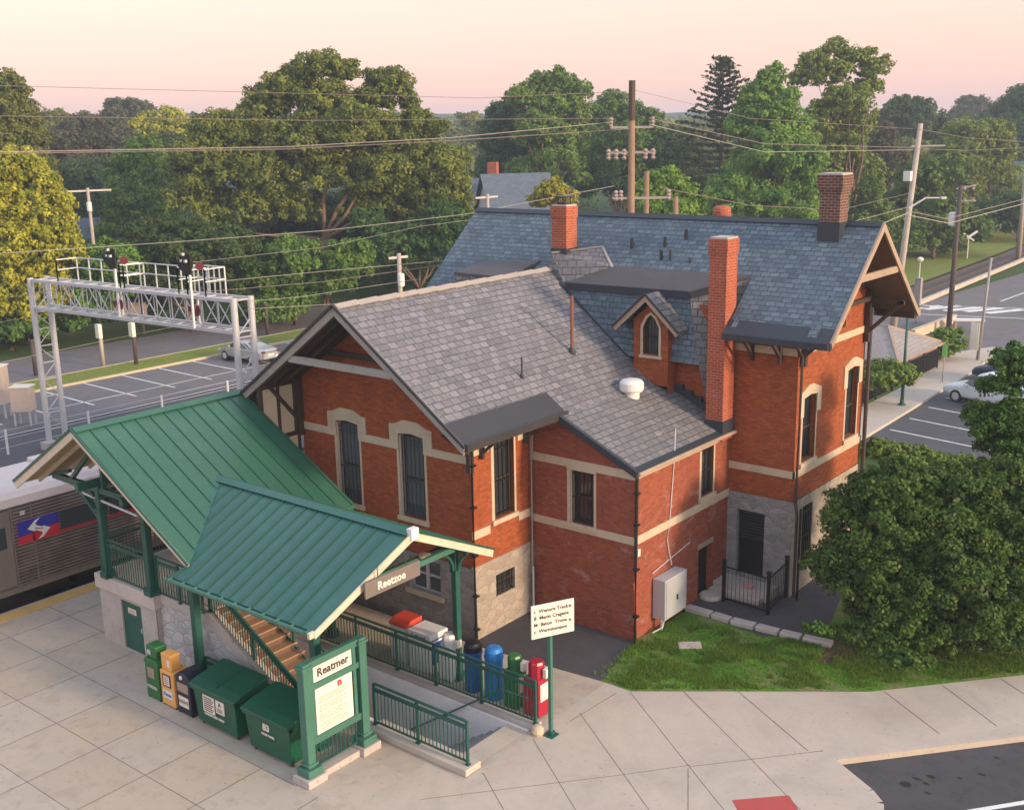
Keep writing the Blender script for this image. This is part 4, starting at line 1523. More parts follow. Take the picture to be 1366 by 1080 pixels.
def post(x, y, z0, z1_, w=0.2, base=True, dirs=(), reach=0.75):
    mb = MB()
    mb.box(x - w / 2, x + w / 2, y - w / 2, y + w / 2, z0, z1_)
    p = cpart('post', mb, m['green'], bevel=0.02)
    if base:
        mb = MB()
        mb.box(x - w * 0.8, x + w * 0.8, y - w * 0.8, y + w * 0.8, z0, z0 + 0.16)
        mb.box(x - w * 0.65, x + w * 0.65, y - w * 0.65, y + w * 0.65, z0 + 0.16, z0 + 0.24)
        mb.box(x - w * 0.65, x + w * 0.65, y - w * 0.65, y + w * 0.65, z1_ - 0.75, z1_ - 0.68)
        cpart('collar', mb, m['green'], p)
    for dx, dy in dirs:
        mb = MB()
        pts = []
        for i in range(7):
            a = i / 6 * math.pi / 2
            pts.append((x + dx * (0.1 + reach * (1 - math.cos(a))), y + dy * (0.1 + reach * (1 - math.cos(a))), z1_ - reach * 1.15 + reach * math.sin(a)))
        for a, b in zip(pts, pts[1:]):
            mb.beam(a, b, 0.07, 0.10, up=(0, 1, 0) if dx else (1, 0, 0))
        cpart('brace', mb, m['green'], p)
    return p


for x, dirs in ((-8.17, ((-1, 0), (0, 1))), (-6.05, ((1, 0), (0, 1)))):
    post(x, -6.30, 2.04, 4.75, 0.2, True, dirs)
    post(x, -1.9, 2.04, 4.75, 0.2, True, ((dirs[0]), (0, -1)))
post(-3.84, -6.5, 0.0, 3.84, 0.2, True, ((1, 0),), 0.5)
post(0.75, -6.5, 0.0, 3.84, 0.2, True, ((-1, 0), (1, 0), (0, 1)), 0.5)
post(1.12, -2.02, 0.0, 3.78, 0.17, True, ((-1, 0), (1, 0), (0, -1)), 0.62)
post(-3.5, -2.25, 0.0, 3.86, 0.17, True, ((1, 0),), 0.6)
mb = MB()
for x in (-8.17, -6.05):
    mb.beam((x, -6.95, 4.83), (x, YR, 4.83), 0.16, 0.2)
cpart('roof_beam', mb, m['green'])
mb = MB()
for y in (-6.3, -3.9, -1.9):
    mb.beam((-10.5, y, 4.62), (-4.95, y, 4.62), 0.14, 0.16)
cpart('roof_beam', mb, m['green'])
mb = MB()
for y in (-6.5, -2.25):
    mb.beam((-3.9, y, 3.78 if y < -4 else 3.80), (1.78, y, 3.78 if y < -4 else 3.80), 0.14, 0.16)
cpart('roof_beam', mb, m['green'])
mb = MB()
mb.beam((0.75, -6.95, 3.58), (0.75, -1.85, 3.58), 0.12, 0.15)
mb.beam((1.74, -6.0, 4.02), (1.74, -2.75, 4.02), 0.10, 0.14)
cpart('roof_beam', mb, m['green_lt'])
mb = MB()
for (a, b) in (((-8.17, -6.3, 3.7), (-9.3, -6.3, 4.55)), ((-10.9, -6.3, 4.56), (-9.6, -6.3, 4.9)), ((-9.6, -6.3, 4.62), (-7.9, -6.3, 6.1)), ((-7.9, -6.3, 4.62), (-7.9, -6.3, 6.2))):
    mb.beam(a, b, 0.1, 0.12, up=(0, 1, 0))
cpart('truss', mb, m['green'])
mb = MB()
mb.tube([(-10.38, -6.32, 4.60), (-8.9, -6.32, 4.36), (-6.35, -6.32, 4.22)], 0.035, 8)
cpart('tie_rod', mb, m['steel'])
mb = MB()
for y in (-6.4, -5.6, -4.8, -4.0, -3.2, -2.4):
    mb.beam((-7.92, y, 6.32), (-11.2, y, z1(-11.2) - 0.2), 0.06, 0.12)
    mb.beam((-7.92, y, 6.32), (-3.9, y, z1(-3.9) - 0.2), 0.06, 0.12)
for i in range(7):
    x = 1.6 - 0.75 * i
    mb.beam((x, -4.4, 4.82), (x, -7.2, z2(-7.2) - 0.17), 0.05, 0.1)
    mb.beam((x, -4.4, 4.82), (x, -1.6, z2(-1.6) - 0.17), 0.05, 0.1)
cpart('rafter', mb, m['cream'])
for (x, y) in ((0.9, -2.9), (0.9, -5.6)):
    mb = MB()
    mb.lathe([(0.16, 0), (0.14, -0.08), (0.05, -0.12)], (x, y, 3.72), 14)
    cpart('ceiling_lamp', mb, m['ivory'])
# hanging station name sign (hangs from the canopy: its own thing)
HS = thing('hanging_sign', 'long brown station name sign hanging under the green canopy gable', 'sign', (2.05, -5.15, 4.1))
mb = MB()
mb.box(-0.03, 0.03, -0.92, 0.85, -0.18, 0.20)
part('board', mb, plain('brown_grey_sign', (0.16, 0.13, 0.115), 0.6), HS, bevel=0.01)
mb = MB()
for y in (-0.5, 0.4):
    mb.tube([(0, y, 0.2), (0, y, 0.55)], 0.012, 6)
part('hanger', mb, m['green'], HS)
text('lettering', 'Reetzoe', 0.27, m['ivory'], HS, (0.035, -0.1, 0.01), (math.pi / 2, 0, math.pi / 2), bold=0.006)

# ------------------------------------------------------------ stair base, landing, steps
SB = thing('stone_landing', 'grey stone base of the canopy stairs with a concrete cap', 'stone base', (-7.3, -4, 0))
mb = MB()
mb.wall([(-8.72, 0), (-5.97, 0), (-5.97, 1.62), (-8.72, 1.62)], [[(-7.68, 0.02), (-6.70, 0.02), (-6.70, 1.50), (-7.68, 1.50)]], fY(-6.3), 0.12)
mb.box(-8.715, -8.6, -6.27, -0.2, 0, 1.62)
mb.box(-6.2, -5.975, -6.27, -5.85, 0, 1.62)
cpart('concrete_pier', mb, m['granite'], SB)
mb = MB()
mb.box(-8.80, -5.90, -6.38, -5.80, 1.62, 2.04)
mb.box(-8.80, -3.9, -5.80, -0.2, 1.80, 2.04)
cpart('cap', mb, concrete('pink_grey_coping', (0.50, 0.43, 0.40), (0.3, 0.24, 0.22), 0.4), SB, bevel=0.02)
mb = MB()
mb.prism([(-5.97, -6.15, 0), (-0.5, -6.15, 0), (-3.9, -6.15, 1.8), (-5.97, -6.15, 1.8)], (0, 0.2, 0))
cpart('stone_wall', mb, rubble('white_rubble_stone', (0.38, 0.36, 0.37), (0.55, 0.53, 0.53), (0.36, 0.34, 0.34)), SB)
mb = MB()
mb.prism([(-5.9, -6.18, 1.8), (-3.9, -6.18, 1.8), (-0.55, -6.18, 0.02), (-0.25, -6.18, 0.02), (-0.25, -6.18, 0.12), (-3.7, -6.18, 2.06), (-5.9, -6.18, 2.06)], (0, 0.28, 0))
cpart('stringer', mb, m['granite'], SB)
mb = MB()
fbox(mb, fY(-6.3), -7.68, -6.70, 0.02, 1.50, 0.05, 0.09)
dr = cpart('door', mb, m['green'], SB)
mb = MB()
fbox(mb, fY(-6.3), -7.40, -7.02, 1.14, 1.30, 0.035, 0.048)
cpart('door_notice', mb, m['ivory'], dr)
mb = MB()
for i in range(3):
    fbox(mb, fY(-6.3), -7.37, -7.06, 1.165 + .04 * i, 1.18 + .04 * i, 0.031, 0.034)
cpart('notice_text', mb, m['ink_lt'], dr)
mb = MB()
fbox(mb, fY(-6.3), -6.80, -6.76, 0.7, 0.82, 0.0, 0.05)
cpart('handle', mb, m['steel'], dr)
SF = thing('stair_flight', 'broad brown stair flight climbing under the canopy to the landing', 'stairs', (-2.2, -5.4, 0))
nst = 12
tw = wood('brown_stair_tread', (0.36, 0.22, 0.14))
tdk = plain('stair_riser_dark_brown', (0.14, 0.085, 0.06), 0.8)  # risers are a darker brown than the treads
for i in range(nst):
    x1 = -0.40 - i * 0.283
    z = (i + 1) * 0.17
    mb = MB()
    mb.box(x1 - 0.283, x1 + 0.02, -5.92, -4.70, z - 0.04, z)
    t_ = cpart('tread', mb, tw, SF)
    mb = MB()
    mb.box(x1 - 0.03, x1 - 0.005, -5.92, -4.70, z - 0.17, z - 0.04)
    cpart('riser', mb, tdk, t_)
mb = MB()
mb.prism([(-0.4, -4.70, 0), (-3.8, -4.70, 2.0), (-3.8, -4.70, 1.7), (-0.9, -4.70, 0)], (0, 0.05, 0))
cpart('stringer', mb, m['green'], SF)


def railing(name, label, a, b, h=1.05, posts=None, mat='green', base=0.08, double=True, spacing=0.115, bw=0.02, group=None, post_h=None):
    """a, b: world points at the foot of the railing"""
    a, b = Vector(a), Vector(b)
    t = thing(name, label, 'railing', tuple(a), 0, group)
    d = b - a
    L = d.length
    posts = posts or [0, 1]
    up = Vector((0, 0, 1))
    mb = MB()
    mb.beam(a + up * h, b + up * h, 0.05, 0.045)
    cpart('handrail', mb, m[mat], t)
    mb = MB()
    k = 0.86 if double else 0.97
    mb.beam(a + up * h * k, b + up * h * k, 0.04, 0.09 if double else 0.03)
    cpart('top_rail', mb, m[mat], t)
    mb = MB()
    mb.beam(a + up * base, b + up * base, 0.035, 0.04)
    cpart('bottom_rail', mb, m[mat], t)
    for p in posts:
        q = a + d * p
        mb = MB()
        mb.box(q.x - 0.03, q.x + 0.03, q.y - 0.03, q.y + 0.03, q.z, q.z + (post_h or h))
        mb.box(q.x - 0.055, q.x + 0.055, q.y - 0.055, q.y + 0.055, q.z, q.z + 0.02)
        cpart('post', mb, m[mat], t)
    for p0, p1 in zip(posts, posts[1:]):
        mb = MB()
        n = max(2, int(L * (p1 - p0) / spacing))
        for i in range(1, n):
            q = a + d * (p0 + (p1 - p0) * i / n)
            mb.box(q.x - bw / 2, q.x + bw / 2, q.y - bw / 2, q.y + bw / 2, q.z + base, q.z + h * k)
        cpart('baluster_panel', mb, m[mat], t, uv=False)
    return t


railing('stair_railing', 'sloping green stair railing nearest the dumpsters', (-3.85, -6.05, 2.05), (-0.45, -6.05, 0.05), 0.95, [0, 0.5, 1])
railing('stair_railing', 'sloping green stair railing on the far side of the brown steps', (-3.75, -4.78, 2.0), (-0.5, -4.78, 0.05), 0.95, [0, 0.5, 1], spacing=1.2, double=False)
railing('guard_railing', 'low green railing between the dumpsters and the stairs', (-3.7, -6.42, 0), (0.62, -6.42, 0), 0.97, [0, .35, .7, 1])
railing('landing_railing', 'green railing between the two canopy posts above the stone base door', (-8.08, -6.3, 2.04), (-6.14, -6.3, 2.04), 1.15, [0.02, 0.98])
railing('landing_railing', 'green railing from the canopy post to the head of the stairs', (-5.95, -6.2, 2.04), (-3.9, -6.2, 2.04), 1.1, [0.02, 0.5, 0.98])
railing('landing_railing', 'green railing on the train side of the landing', (-8.6, -6.2, 2.04), (-8.6, -1.6, 2.04), 1.1, [0, .33, .66, 1])
railing('landing_railing', 'green railing at the back of the landing under the canopy', (-3.95, -4.6, 2.04), (-3.95, -1.6, 2.04), 1.1, [0, .5, 1])

# ------------------------------------------------------------ stairwell to the underpass
UP = thing('underpass_stairwell', 'white walled stairwell with grey steps going down beside the green railings', 'stairwell', (0, -4, 0))
mb = MB()
mb.box(-6.5, 4.22, -3.02, -2.86, -3.2, 0.02)
cpart('back_wall', mb, m['white_wall'], UP)
mb = MB()
mb.box(-6.5, 4.22, -4.97, -4.85, -3.2, 0.02)
cpart('front_wall', mb, m['white_wall'], UP)
mb = MB()
mb.box(-6.5, 0.4, -4.85, -3.02, -3.0, -2.9)
cpart('floor', mb, m['step'], UP)
for i in range(14):
    mb = MB()
    x1 = 4.22 - (0.35 if i else 0) - 0.28 * i
    mb.box(x1 - (0.28 if i else 0.63), x1, -4.85, -3.02, -0.25 - 0.185 * i, -0.004 - 0.185 * i)
    cpart('step', mb, m['step'] if i else m['walk'], UP, bevel=0.008)
mb = MB()
mb.box(-3.6, 4.33, -2.98, -2.62, 0.021, 0.13)
cpart('coping', mb, m['granite'], UP, bevel=0.01)
mb = MB()
mb.box(1.2, 4.33, -5.42, -4.90, 0.004, 0.17)
cpart('coping', mb, m['kerb'], UP, bevel=0.015)
mb = MB()
mb.tube([(4.3, -3.12, 0.95), (3.5, -3.12, 0.92), (0.2, -3.12, -1.35)], 0.022, 8)
for q in (3.0, 1.6):
    z = 0.92 - (3.5 - q) * 0.688
    mb.box(q - .015, q + .015, -3.12, -3.0, z - 0.07, z - .04)
cpart('handrail', mb, m['green'], UP)
railing('stairwell_railing', 'long green railing in front of the coloured bins along the stairwell', (-3.45, -2.80, 0.13), (4.28, -2.80, 0.13), 1.13, [0, .2, .4, .58, .78, 1])
railing('stairwell_railing', 'short green railing beside the station information sign', (1.25, -5.2, 0.17), (4.2, -5.2, 0.17), 1.08, [0, .48, 1])
mb = MB()
mb.lathe([(0.14, 0), (0.17, 0.08), (0.14, 0.2), (0.06, 0.24)], (4.48, -2.98, 0.0), 12)
tag(mb.build('marker_stone', m['trim'], None), 'small tan marker stone at the end of the long railing', 'stone')

# ------------------------------------------------------------ monument sign
MS = thing('information_sign', 'tall green framed station information sign with white panels by the stairwell', 'sign', (1.65, -6.8, 0))
for y in (-7.62, -5.95):
    mb = MB()
    mb.box(1.54, 1.76, y - 0.11, y + 0.11, 0.28, 2.86)
    mb.box(1.50, 1.80, y - 0.15, y + 0.15, 2.74, 2.80)
    mb.box(1.50, 1.80, y - 0.15, y + 0.15, 0.42, 0.48)
    p = cpart('post', mb, m['green_lt'], MS, bevel=0.015)
    mb = MB()
    mb.box(1.44, 1.86, y - 0.21, y + 0.21, 0.20, 0.38)
    cpart('post_foot', mb, m['green_lt'], p, bevel=0.02)
    mb = MB()
    mb.box(1.38, 1.92, y - 0.28, y + 0.28, 0.0, 0.20)
    cpart('plinth', mb, m['granite'], p, bevel=0.02)
mb = MB()
for z0, z1_ in ((2.70, 2.86), (2.16, 2.30), (0.86, 1.02)):
    mb.box(1.585, 1.715, -7.51, -6.06, z0, z1_)
for y in (-7.44, -6.18):
    mb.box(1.60, 1.70, y - 0.045, y + 0.045, 0.9, 2.8)
cpart('frame', mb, m['green_lt'], MS)
mb = MB()
mb.box(1.62, 1.68, -7.38, -6.24, 2.31, 2.69)
nb = cpart('name_panel', mb, m['ivory'], MS)
mb = MB()
mb.box(1.62, 1.68, -7.36, -6.26, 1.03, 2.15)
ib = cpart('information_panel', mb, m['ivory'], MS)
text('lettering', 'Reatmer', 0.27, m['ink'], nb, (0.036, -0.01, 2.50), (math.pi / 2, 0, math.pi / 2), bold=0.006)
text('emblem', 'n', 0.26, m['ink_red'], ib, (0.036, 0.16, 2.04), (math.pi / 2, 0, math.pi / 2), bold=0.012)
mb = MB()
r2_ = random.Random(3)
for i in range(19):
    z = 1.90 - i * 0.043
    if i in (4, 9, 14):
        continue
    y = -7.27
    ye = -6.38 - 0.25 * r2_.random()
    while y < ye:
        w = 0.03 + 0.07 * r2_.random()
        mb.box(1.681, 1.684, y, min(y + w, ye), z - 0.007, z + 0.007)
        y += w + 0.018
cpart('fine_print', mb, m['ink_lt'], ib, uv=False)
mb = MB()
for i in range(11):
    y = -7.40 + 0.12 * i
    mb.box(1.64, 1.66, y - 0.01, y + 0.01, 0.30, 0.88)
mb.box(1.63, 1.67, -7.5, -6.06, 0.28, 0.32)
cpart('baluster_panel', mb, m['green'], MS, uv=False)
mb = MB()
mb.box(1.52, 1.78, -7.34, -6.23, 0.0, 0.16)
cpart('sill', mb, m['granite'], MS)

# direction sign on a pole
p0 = at(735, 980, Z=0)
WS = thing('direction_sign', 'ivory direction board with four lines on a green pole by the walk', 'sign', (p0.x, p0.y, 0), 0)
ang = math.atan2(0.9, 0.46)
mb = MB()
mb.box(-0.045, 0.045, -0.045, 0.045, 0, 3.05)
part('pole', mb, m['green_lt'], WS, bevel=0.01)
mb = MB()
mb.box(-0.14, 0.14, -0.14, 0.14, 0, 0.03)
mb.box(-0.07, 0.07, -0.07, 0.07, 0.03, 0.12)
part('pole_foot', mb, m['green'], WS)
mb = MB()
mb.box(-0.52, 0.58, -0.02, 0.02, -0.40, 0.42)
bd = part('board', mb, m['ivory'], WS, bevel=0.006)
bd.rotation_euler = (0, 0, ang)
bd.location = (0.03 + 0.05, -0.04, 3.02)
for i, s in enumerate(('c  Wenore Track', 'B  Merin Cragene', 'M  Baton  Trone', 'c  Wermtomaon')):
    text('lettering', s, 0.125, m['ink'], bd, (-0.46, -0.024, 0.27 - 0.165 * i), (math.pi / 2, 0, 0), align='LEFT', bold=0.002)
for z in (0.27, -0.08):
    text('symbol', 'n', 0.13, m['ink'], bd, (0.47, -0.024, z), (math.pi / 2, 0, 0), bold=0.004)

# ------------------------------------------------------------ newspaper boxes and dumpsters
def news(x0, x1, body, label, kind):
    w = x1 - x0
    t = thing('newspaper_box', label, 'newspaper box', ((x0 + x1) / 2, -7.3, 0), 0, 'newspaper boxes beside the stone base')
    h = 0.98 if kind != 'navy' else 0.92
    mb = MB()
    if kind == 'navy':
        mb.prism([(-w / 2, -0.25, 0.04), (w / 2, -0.25, 0.04), (w / 2, -0.25, 1.02), (w / 4, -0.25, 1.14), (-w / 4, -0.25, 1.14), (-w / 2, -0.25, 1.02)], (0, 0.5, 0))
    else:
        mb.box(-w / 2, w / 2, -0.25, 0.25, 0.04, h)
    part('cabinet', mb, body, t, bevel=0.02)
    mb = MB()
    if kind == 'green':
        mb.prism([(-w / 2 - .03, -0.28, h), (w / 2 + .03, -0.28, h), (w / 2 - .06, -0.28, h + 0.16), (-w / 2 + .06, -0.28, h + 0.16)], (0, 0.52, 0))
        mb.box(-w / 2 + 0.08, w / 2 - 0.06, -0.22, 0.12, h + 0.16, h + 0.50)
    elif kind == 'yellow':
        mb.box(-w / 2 + 0.02, w / 2 - 0.12, -0.20, 0.1, h, h + 0.44)
    if kind != 'navy':
        part('coin_head', mb, body, t, bevel=0.03)
    mb = MB()
    if kind == 'green':
        mb.box(-0.16, 0.12, -0.262, -0.252, 0.60, 0.88)
        part('display_window', mb, m['tan'], t)
        mb = MB()
        for i in range(5):
            mb.box(-0.15, 0.10 - 0.02 * i, -0.266, -0.26, 0.62 + .05 * i, 0.64 + .05 * i)
        part('headline', mb, m['ink_lt'], t)
        mb = MB()
        mb.box(-0.17, 0.17, -0.262, -0.252, 0.28, 0.42)
        part('label_strip', mb, m['green_lt'], t)
        mb = MB()
        mb.box(-0.13, 0.0, -0.235, -0.222, h + 0.26, h + 0.38)
        part('coin_plate', mb, m['steel'], t)
        text('lettering', 'NOEDES', 0.11, m['ivory'], t, (0, -0.268, 0.35), (math.pi / 2, 0, 0))
    elif kind == 'yellow':
        mb.box(-0.17, 0.17, -0.262, -0.252, 0.56, 0.90)
        part('display_window', mb, m['brown'], t)
        mb = MB()
        mb.box(-0.12, 0.12, -0.268, -0.26, 0.60, 0.86)
        part('front_page', mb, m['ivory'], t)
        mb = MB()
        for i in range(4):
            mb.box(-0.09, 0.08, -0.272, -0.267, 0.64 + .055 * i, 0.665 + .055 * i)
        part('headline', mb, m['ink_lt'], t)
        mb = MB()
        mb.box(-0.19, 0.19, -0.262, -0.252, 0.24, 0.46)
        part('label_panel', mb, m['white'], t)
        text('lettering', 'Peess', 0.14, m['blue_dk'], t, (0, -0.268, 0.35), (math.pi / 2, 0, 0))
        mb = MB()
        mb.box(0.02, 0.1, -0.215, -0.2, h + 0.12, h + 0.3)
        part('coin_plate', mb, m['white'], t)
    else:
        mb.box(-0.22, 0.22, -0.262, -0.252, 0.62, 0.86)
        part('display_window', mb, m['tan'], t)
        mb = MB()
        mb.box(-0.2, 0.2, -0.262, -0.252, 0.22, 0.50)
        part('label_panel', mb, m['ivory'], t)
        text('lettering', 'NEWS', 0.14, m['ink_lt'], t, (0, -0.268, 0.36), (math.pi / 2, 0, 0))
        mb = MB()
        mb.lathe([(0.06, 0), (0.05, 0.02)], (0, 0, 0), 10)
        c = part('coin_slot', mb, m['ivory'], t)
        c.rotation_euler = (math.pi / 2, 0, 0)
        c.location = (-0.05, -0.25, 1.0)
    mb = MB()
    for x in (-w / 2 + .04, w / 2 - .04):
        mb.box(x - .03, x + .03, -0.23, 0.23, 0, 0.04)
    part('foot', mb, m['black'], t)
    return t


news(-4.72, -4.16, m['green_box'], 'tall green newspaper box with a peaked coin head', 'green')
news(-4.06, -3.50, m['orange_box'], 'pale orange newspaper box between the green and the navy one', 'yellow')
news(-3.40, -2.82, m['navy_box'], 'navy newspaper box with a rounded top beside the dumpster', 'navy')


def dumpster(x0, x1, label, kind):
    w, dp = x1 - x0, 1.0
    t = thing('dumpster', label, 'dumpster', ((x0 + x1) / 2, -7.12, 0), 0, 'green dumpsters in front of the stairs')
    mb = MB()
    tb, bt = 0.0, 0.05
    vs = []
    for z, o in ((0.10, 0.06), (1.02, 0.0)):
        vs += [(-w / 2 + o, -dp / 2 + o, z), (w / 2 - o, -dp / 2 + o, z), (w / 2 - o, dp / 2 - o, z), (-w / 2 + o, dp / 2 - o, z)]
    mb.add(vs, [(0, 3, 2, 1), (4, 5, 6, 7), (0, 1, 5, 4), (1, 2, 6, 5), (2, 3, 7, 6), (3, 0, 4, 7)])
    part('bin_body', mb, m['green_bin'], t, bevel=0.02)
    mb = MB()
    mb.box(-w / 2 - 0.04, w / 2 + 0.04, -dp / 2 - 0.04, -dp / 2 + 0.06, 0.96, 1.04)
    mb.box(w / 2 - 0.04, w / 2 + 0.04, -dp / 2, dp / 2, 0.96, 1.04)
    mb.box(-w / 2 - 0.04, -w / 2 + 0.04, -dp / 2, dp / 2, 0.96, 1.04)
    part('rim', mb, m['green_bin'], t)
    mb = MB()
    zf, zb = 1.10, 1.34
    mb.prism([(-w / 2 - 0.05, -dp / 2 - 0.08, 1.05), (-w / 2 - 0.05, -dp / 2 - 0.08, 1.11), (-w / 2 - 0.05, -dp / 2 + .2, 1.19), (-w / 2 - 0.05, dp / 2, zb), (-w / 2 - 0.05, dp / 2, 1.05)], (w + 0.1 if kind == 'one' else w + 0.1, 0, 0))
    ld = part('lid', mb, m['green_bin'], t, bevel=0.015)
    mb = MB()
    if kind == 'split':
        mb.beam((0.02, -dp / 2 + 0.1, 1.175), (0.02, dp / 2, 1.345), 0.02, 0.02)
        mb.beam((-w / 2, -dp / 2 + 0.2, 1.205), (w / 2, -dp / 2 + 0.2, 1.205), 0.02, 0.02)
    mb.tube([(-w / 2 + .05, dp / 2 + 0.03, 1.3), (w / 2 - .05, dp / 2 + 0.03, 1.3)], 0.02, 6)
    part('hinge', mb, m['green_seam'], ld)
    for x in (-w / 2 + .15, w / 2 - .15):
        for y in (-dp / 2 + .15, dp / 2 - .15):
            mb = MB()
            mb.lathe([(0.05, -0.02), (0.05, 0.02)], (0, 0, 0), 10)
            c = part('wheel', mb, m['rubber'], t)
            c.rotation_euler = (math.pi / 2, 0, 0)
            c.location = (x, y, 0.05)
    yf = -dp / 2 + 0.02
    if kind == 'split':
        mb = MB()
        mb.box(-0.42, 0.02, yf - 0.03, yf - 0.012, 0.48, 0.92)
        mb.box(0.08, 0.40, yf - 0.03, yf - 0.012, 0.58, 0.92)
        nt_ = part('notice', mb, m['ivory'], t)
        mb = MB()
        for k in range(7):
            mb.box(-0.38, -0.06 + .05 * (k % 2), yf - 0.034, yf - 0.029, 0.52 + .055 * k, 0.545 + .055 * k)
        for k in range(3):
            mb.box(0.12, 0.34, yf - 0.034, yf - 0.029, 0.62 + .04 * k, 0.635 + .04 * k)
        part('notice_text', mb, m['ink'], nt_)
        text('recycle_mark', 'A', 0.16, m['ink'], nt_, (0.24, yf - 0.036, 0.82), (math.pi / 2, 0, 0))
        text('lettering', 'CARDBOARD ONLY', 0.085, m['ivory'], t, (-0.02, yf - 0.02, 0.42), (math.pi / 2, 0, 0), bold=0.003)
    else:
        text('lettering', '83', 0.24, m['ivory'], t, (-0.04, yf - 0.012, 0.80), (math.pi / 2, 0, 0), bold=0.01)
        text('lettering', 'MIXED PAPER', 0.075, m['ivory'], t, (0.02, yf - 0.02, 0.63), (math.pi / 2, 0, 0), bold=0.003)
        text('lettering', 'no trash', 0.07, m['green_lt'], t, (0.0, yf - 0.026, 0.47), (math.pi / 2, 0, 0))
    return t


dumpster(-2.58, -0.95, 'dark green dumpster with two white notices and a split lid', 'split')
dumpster(-0.58, 1.00, 'dark green dumpster with white numbers next to the information sign', 'one')

# ------------------------------------------------------------ boxes behind the long railing
def pillar_box(x, y, w, body, label, kind, h, name, cat, grp):
    t = thing(name, label, cat, (x, y, 0), 0, grp)
    if kind == 'dome':
        mb = MB()
        mb.lathe([(w / 2, 0.0), (w / 2, h - 0.32), (w / 2 + 0.02, h - 0.31), (w / 2 + 0.02, h - 0.24)], (0, 0, 0), 20)
        part('barrel', mb, body[0], t)
        mb = MB()
        mb.lathe([(w / 2 + .01, h - 0.24), (w / 2, h - 0.10), (w / 2 * 0.8, h - 0.02), (w / 4, h)], (0, 0, 0), 20)
        part('domed_lid', mb, body[1], t, smooth=False)
    else:
        mb = MB()
        mb.box(-w / 2, w / 2, -w / 2, w / 2, 0.03, h * 0.72)
        part('cabinet', mb, body[0], t, bevel=0.02)
        mb = MB()
        r = w / 2 - 0.03
        mb.lathe([(r, h * 0.72), (r, h - 0.06), (r * 0.85, h)], (0, 0, 0), 8)
        part('coin_head', mb, body[1], t)
        mb = MB()
        mb.box(w / 2 - 0.01, w / 2 + 0.01, -w / 3, w / 3, h * 0.3, h * 0.62)
        part('label_panel', mb, m['ivory'], t)
        mb = MB()
        mb.box(w / 2 + 0.002, w / 2 + .10, -0.05, 0.12, h * 0.74, h * 0.9)
        part('coin_plate', mb, m['ivory'], t)
    return t


g_ = 'bins and boxes in a row behind the stairwell railing'
pillar_box(0.92, -2.12, 0.44, (m['white'], m['white']), 'small white box with a rounded head in front of a canopy post', 'box', 1.28, 'newspaper_box', 'newspaper box', g_)
pillar_box(1.80, -2.2, 0.46, (m['blue_dk'], m['black']), 'recycling bin with black domed lid and dark blue barrel', 'dome', 1.34, 'recycling_bin', 'bin', g_)
pillar_box(2.50, -2.2, 0.46, (m['blue_bin'], m['blue_bin']), 'bright blue recycling bin behind the railing', 'dome', 1.40, 'recycling_bin', 'bin', g_)
pillar_box(3.18, -2.2, 0.42, (m['green_box'], m['green_box']), 'bright green newspaper box between the blue bin and the red box', 'box', 1.38, 'newspaper_box', 'newspaper box', g_)
pillar_box(3.86, -2.2, 0.46, (m['red_box'], m['red_box']), 'red newspaper box at the end of the row beside the sign pole', 'box', 1.42, 'newspaper_box', 'newspaper box', g_)
p = at(552, 845, Y=-1.9)
t = thing('newspaper_box', 'low white box with blue lettering behind the railing', 'newspaper box', (-0.02, -1.95, 0.06), 0, g_)
mb = MB()
mb.box(-0.42, 0.42, -0.35, 0.35, -0.06, 1.05)
part('cabinet', mb, m['white'], t, bevel=0.02)
mb = MB()
mb.box(-0.40, 0.40, -0.357, -0.351, 0.82, 1.0)
part('label_strip', mb, m['white'], t)
text('lettering', 'Lemeel', 0.17, m['blue_dk'], t, (0, -0.36, 0.92), (math.pi / 2, 0, 0), bold=0.006)
mb = MB()
mb.box(0.421, 0.427, -0.3, 0.3, 0.86, 0.9)
mb.box(0.421, 0.427, -0.3, 0.3, 0.2, 0.8)
part('side_panel', mb, m['blue_dk'], t)
t = thing('newspaper_box', 'white box with a sloping red lid behind the railing', 'newspaper box', (-0.84, -1.95, 0.06), 0, g_)
mb = MB()
mb.box(-0.3, 0.3, -0.3, 0.3, -0.06, 0.98)
part('cabinet', mb, m['white'], t, bevel=0.02)
mb = MB()
mb.prism([(-0.32, -0.32, 0.99), (-0.32, 0.32, 0.99), (-0.32, 0.32, 1.16), (-0.32, -0.1, 1.16), (-0.32, -0.32, 1.05)], (0.64, 0, 0))
part('lid', mb, m['redlid'], t)
for (x0, x1) in ((1.16, 1.30), (1.98, 2.04), (2.68, 2.72), (3.36, 3.46)):
    pass

# concrete flagstone and kerb stones round the areaway, small slab in the lawn
k = 0
prev = None
r3_ = random.Random(11)
for i in range(8):
    a0 = i / 8.0
    p = Vector((4.0, 5.28, 0)).lerp(Vector((6.45, 4.92, 0)), min(1, a0 * 1.5)) if a0 < 0.6 else Vector((6.45, 4.92, 0)).lerp(Vector((7.75, 5.75, 0)), (a0 - 0.6) / 0.4 * 1.1)
pts = [G(915, 812), G(950, 822), G(975, 830), G(1008, 838), G(1040, 846), G(1070, 853), G(1112, 862)]
for (a, b) in zip(pts, pts[1:]):
    a, b = Vector(a + (0.06,)), Vector(b + (0.06,))
    d = (b - a)
    L = d.length
    mb = MB()
    mb.beam((-L / 2 + .03, 0, 0), (L / 2 - .03, 0, 0), 0.26 + 0.06 * r3_.random(), 0.16)
    o = part('kerb_stone', mb, m['granite'], None, bevel=0.03)
    o.location = (a + b) / 2
    o.rotation_euler = (0, 0, math.atan2(d.y, d.x))
    k += 1
    tag(o, ['first', 'second', 'third', 'fourth', 'fifth', 'sixth'][k - 1] + ' flat edging stone from the brick annex between lawn and paving', 'edging stone', 'edging stones along the lawn')
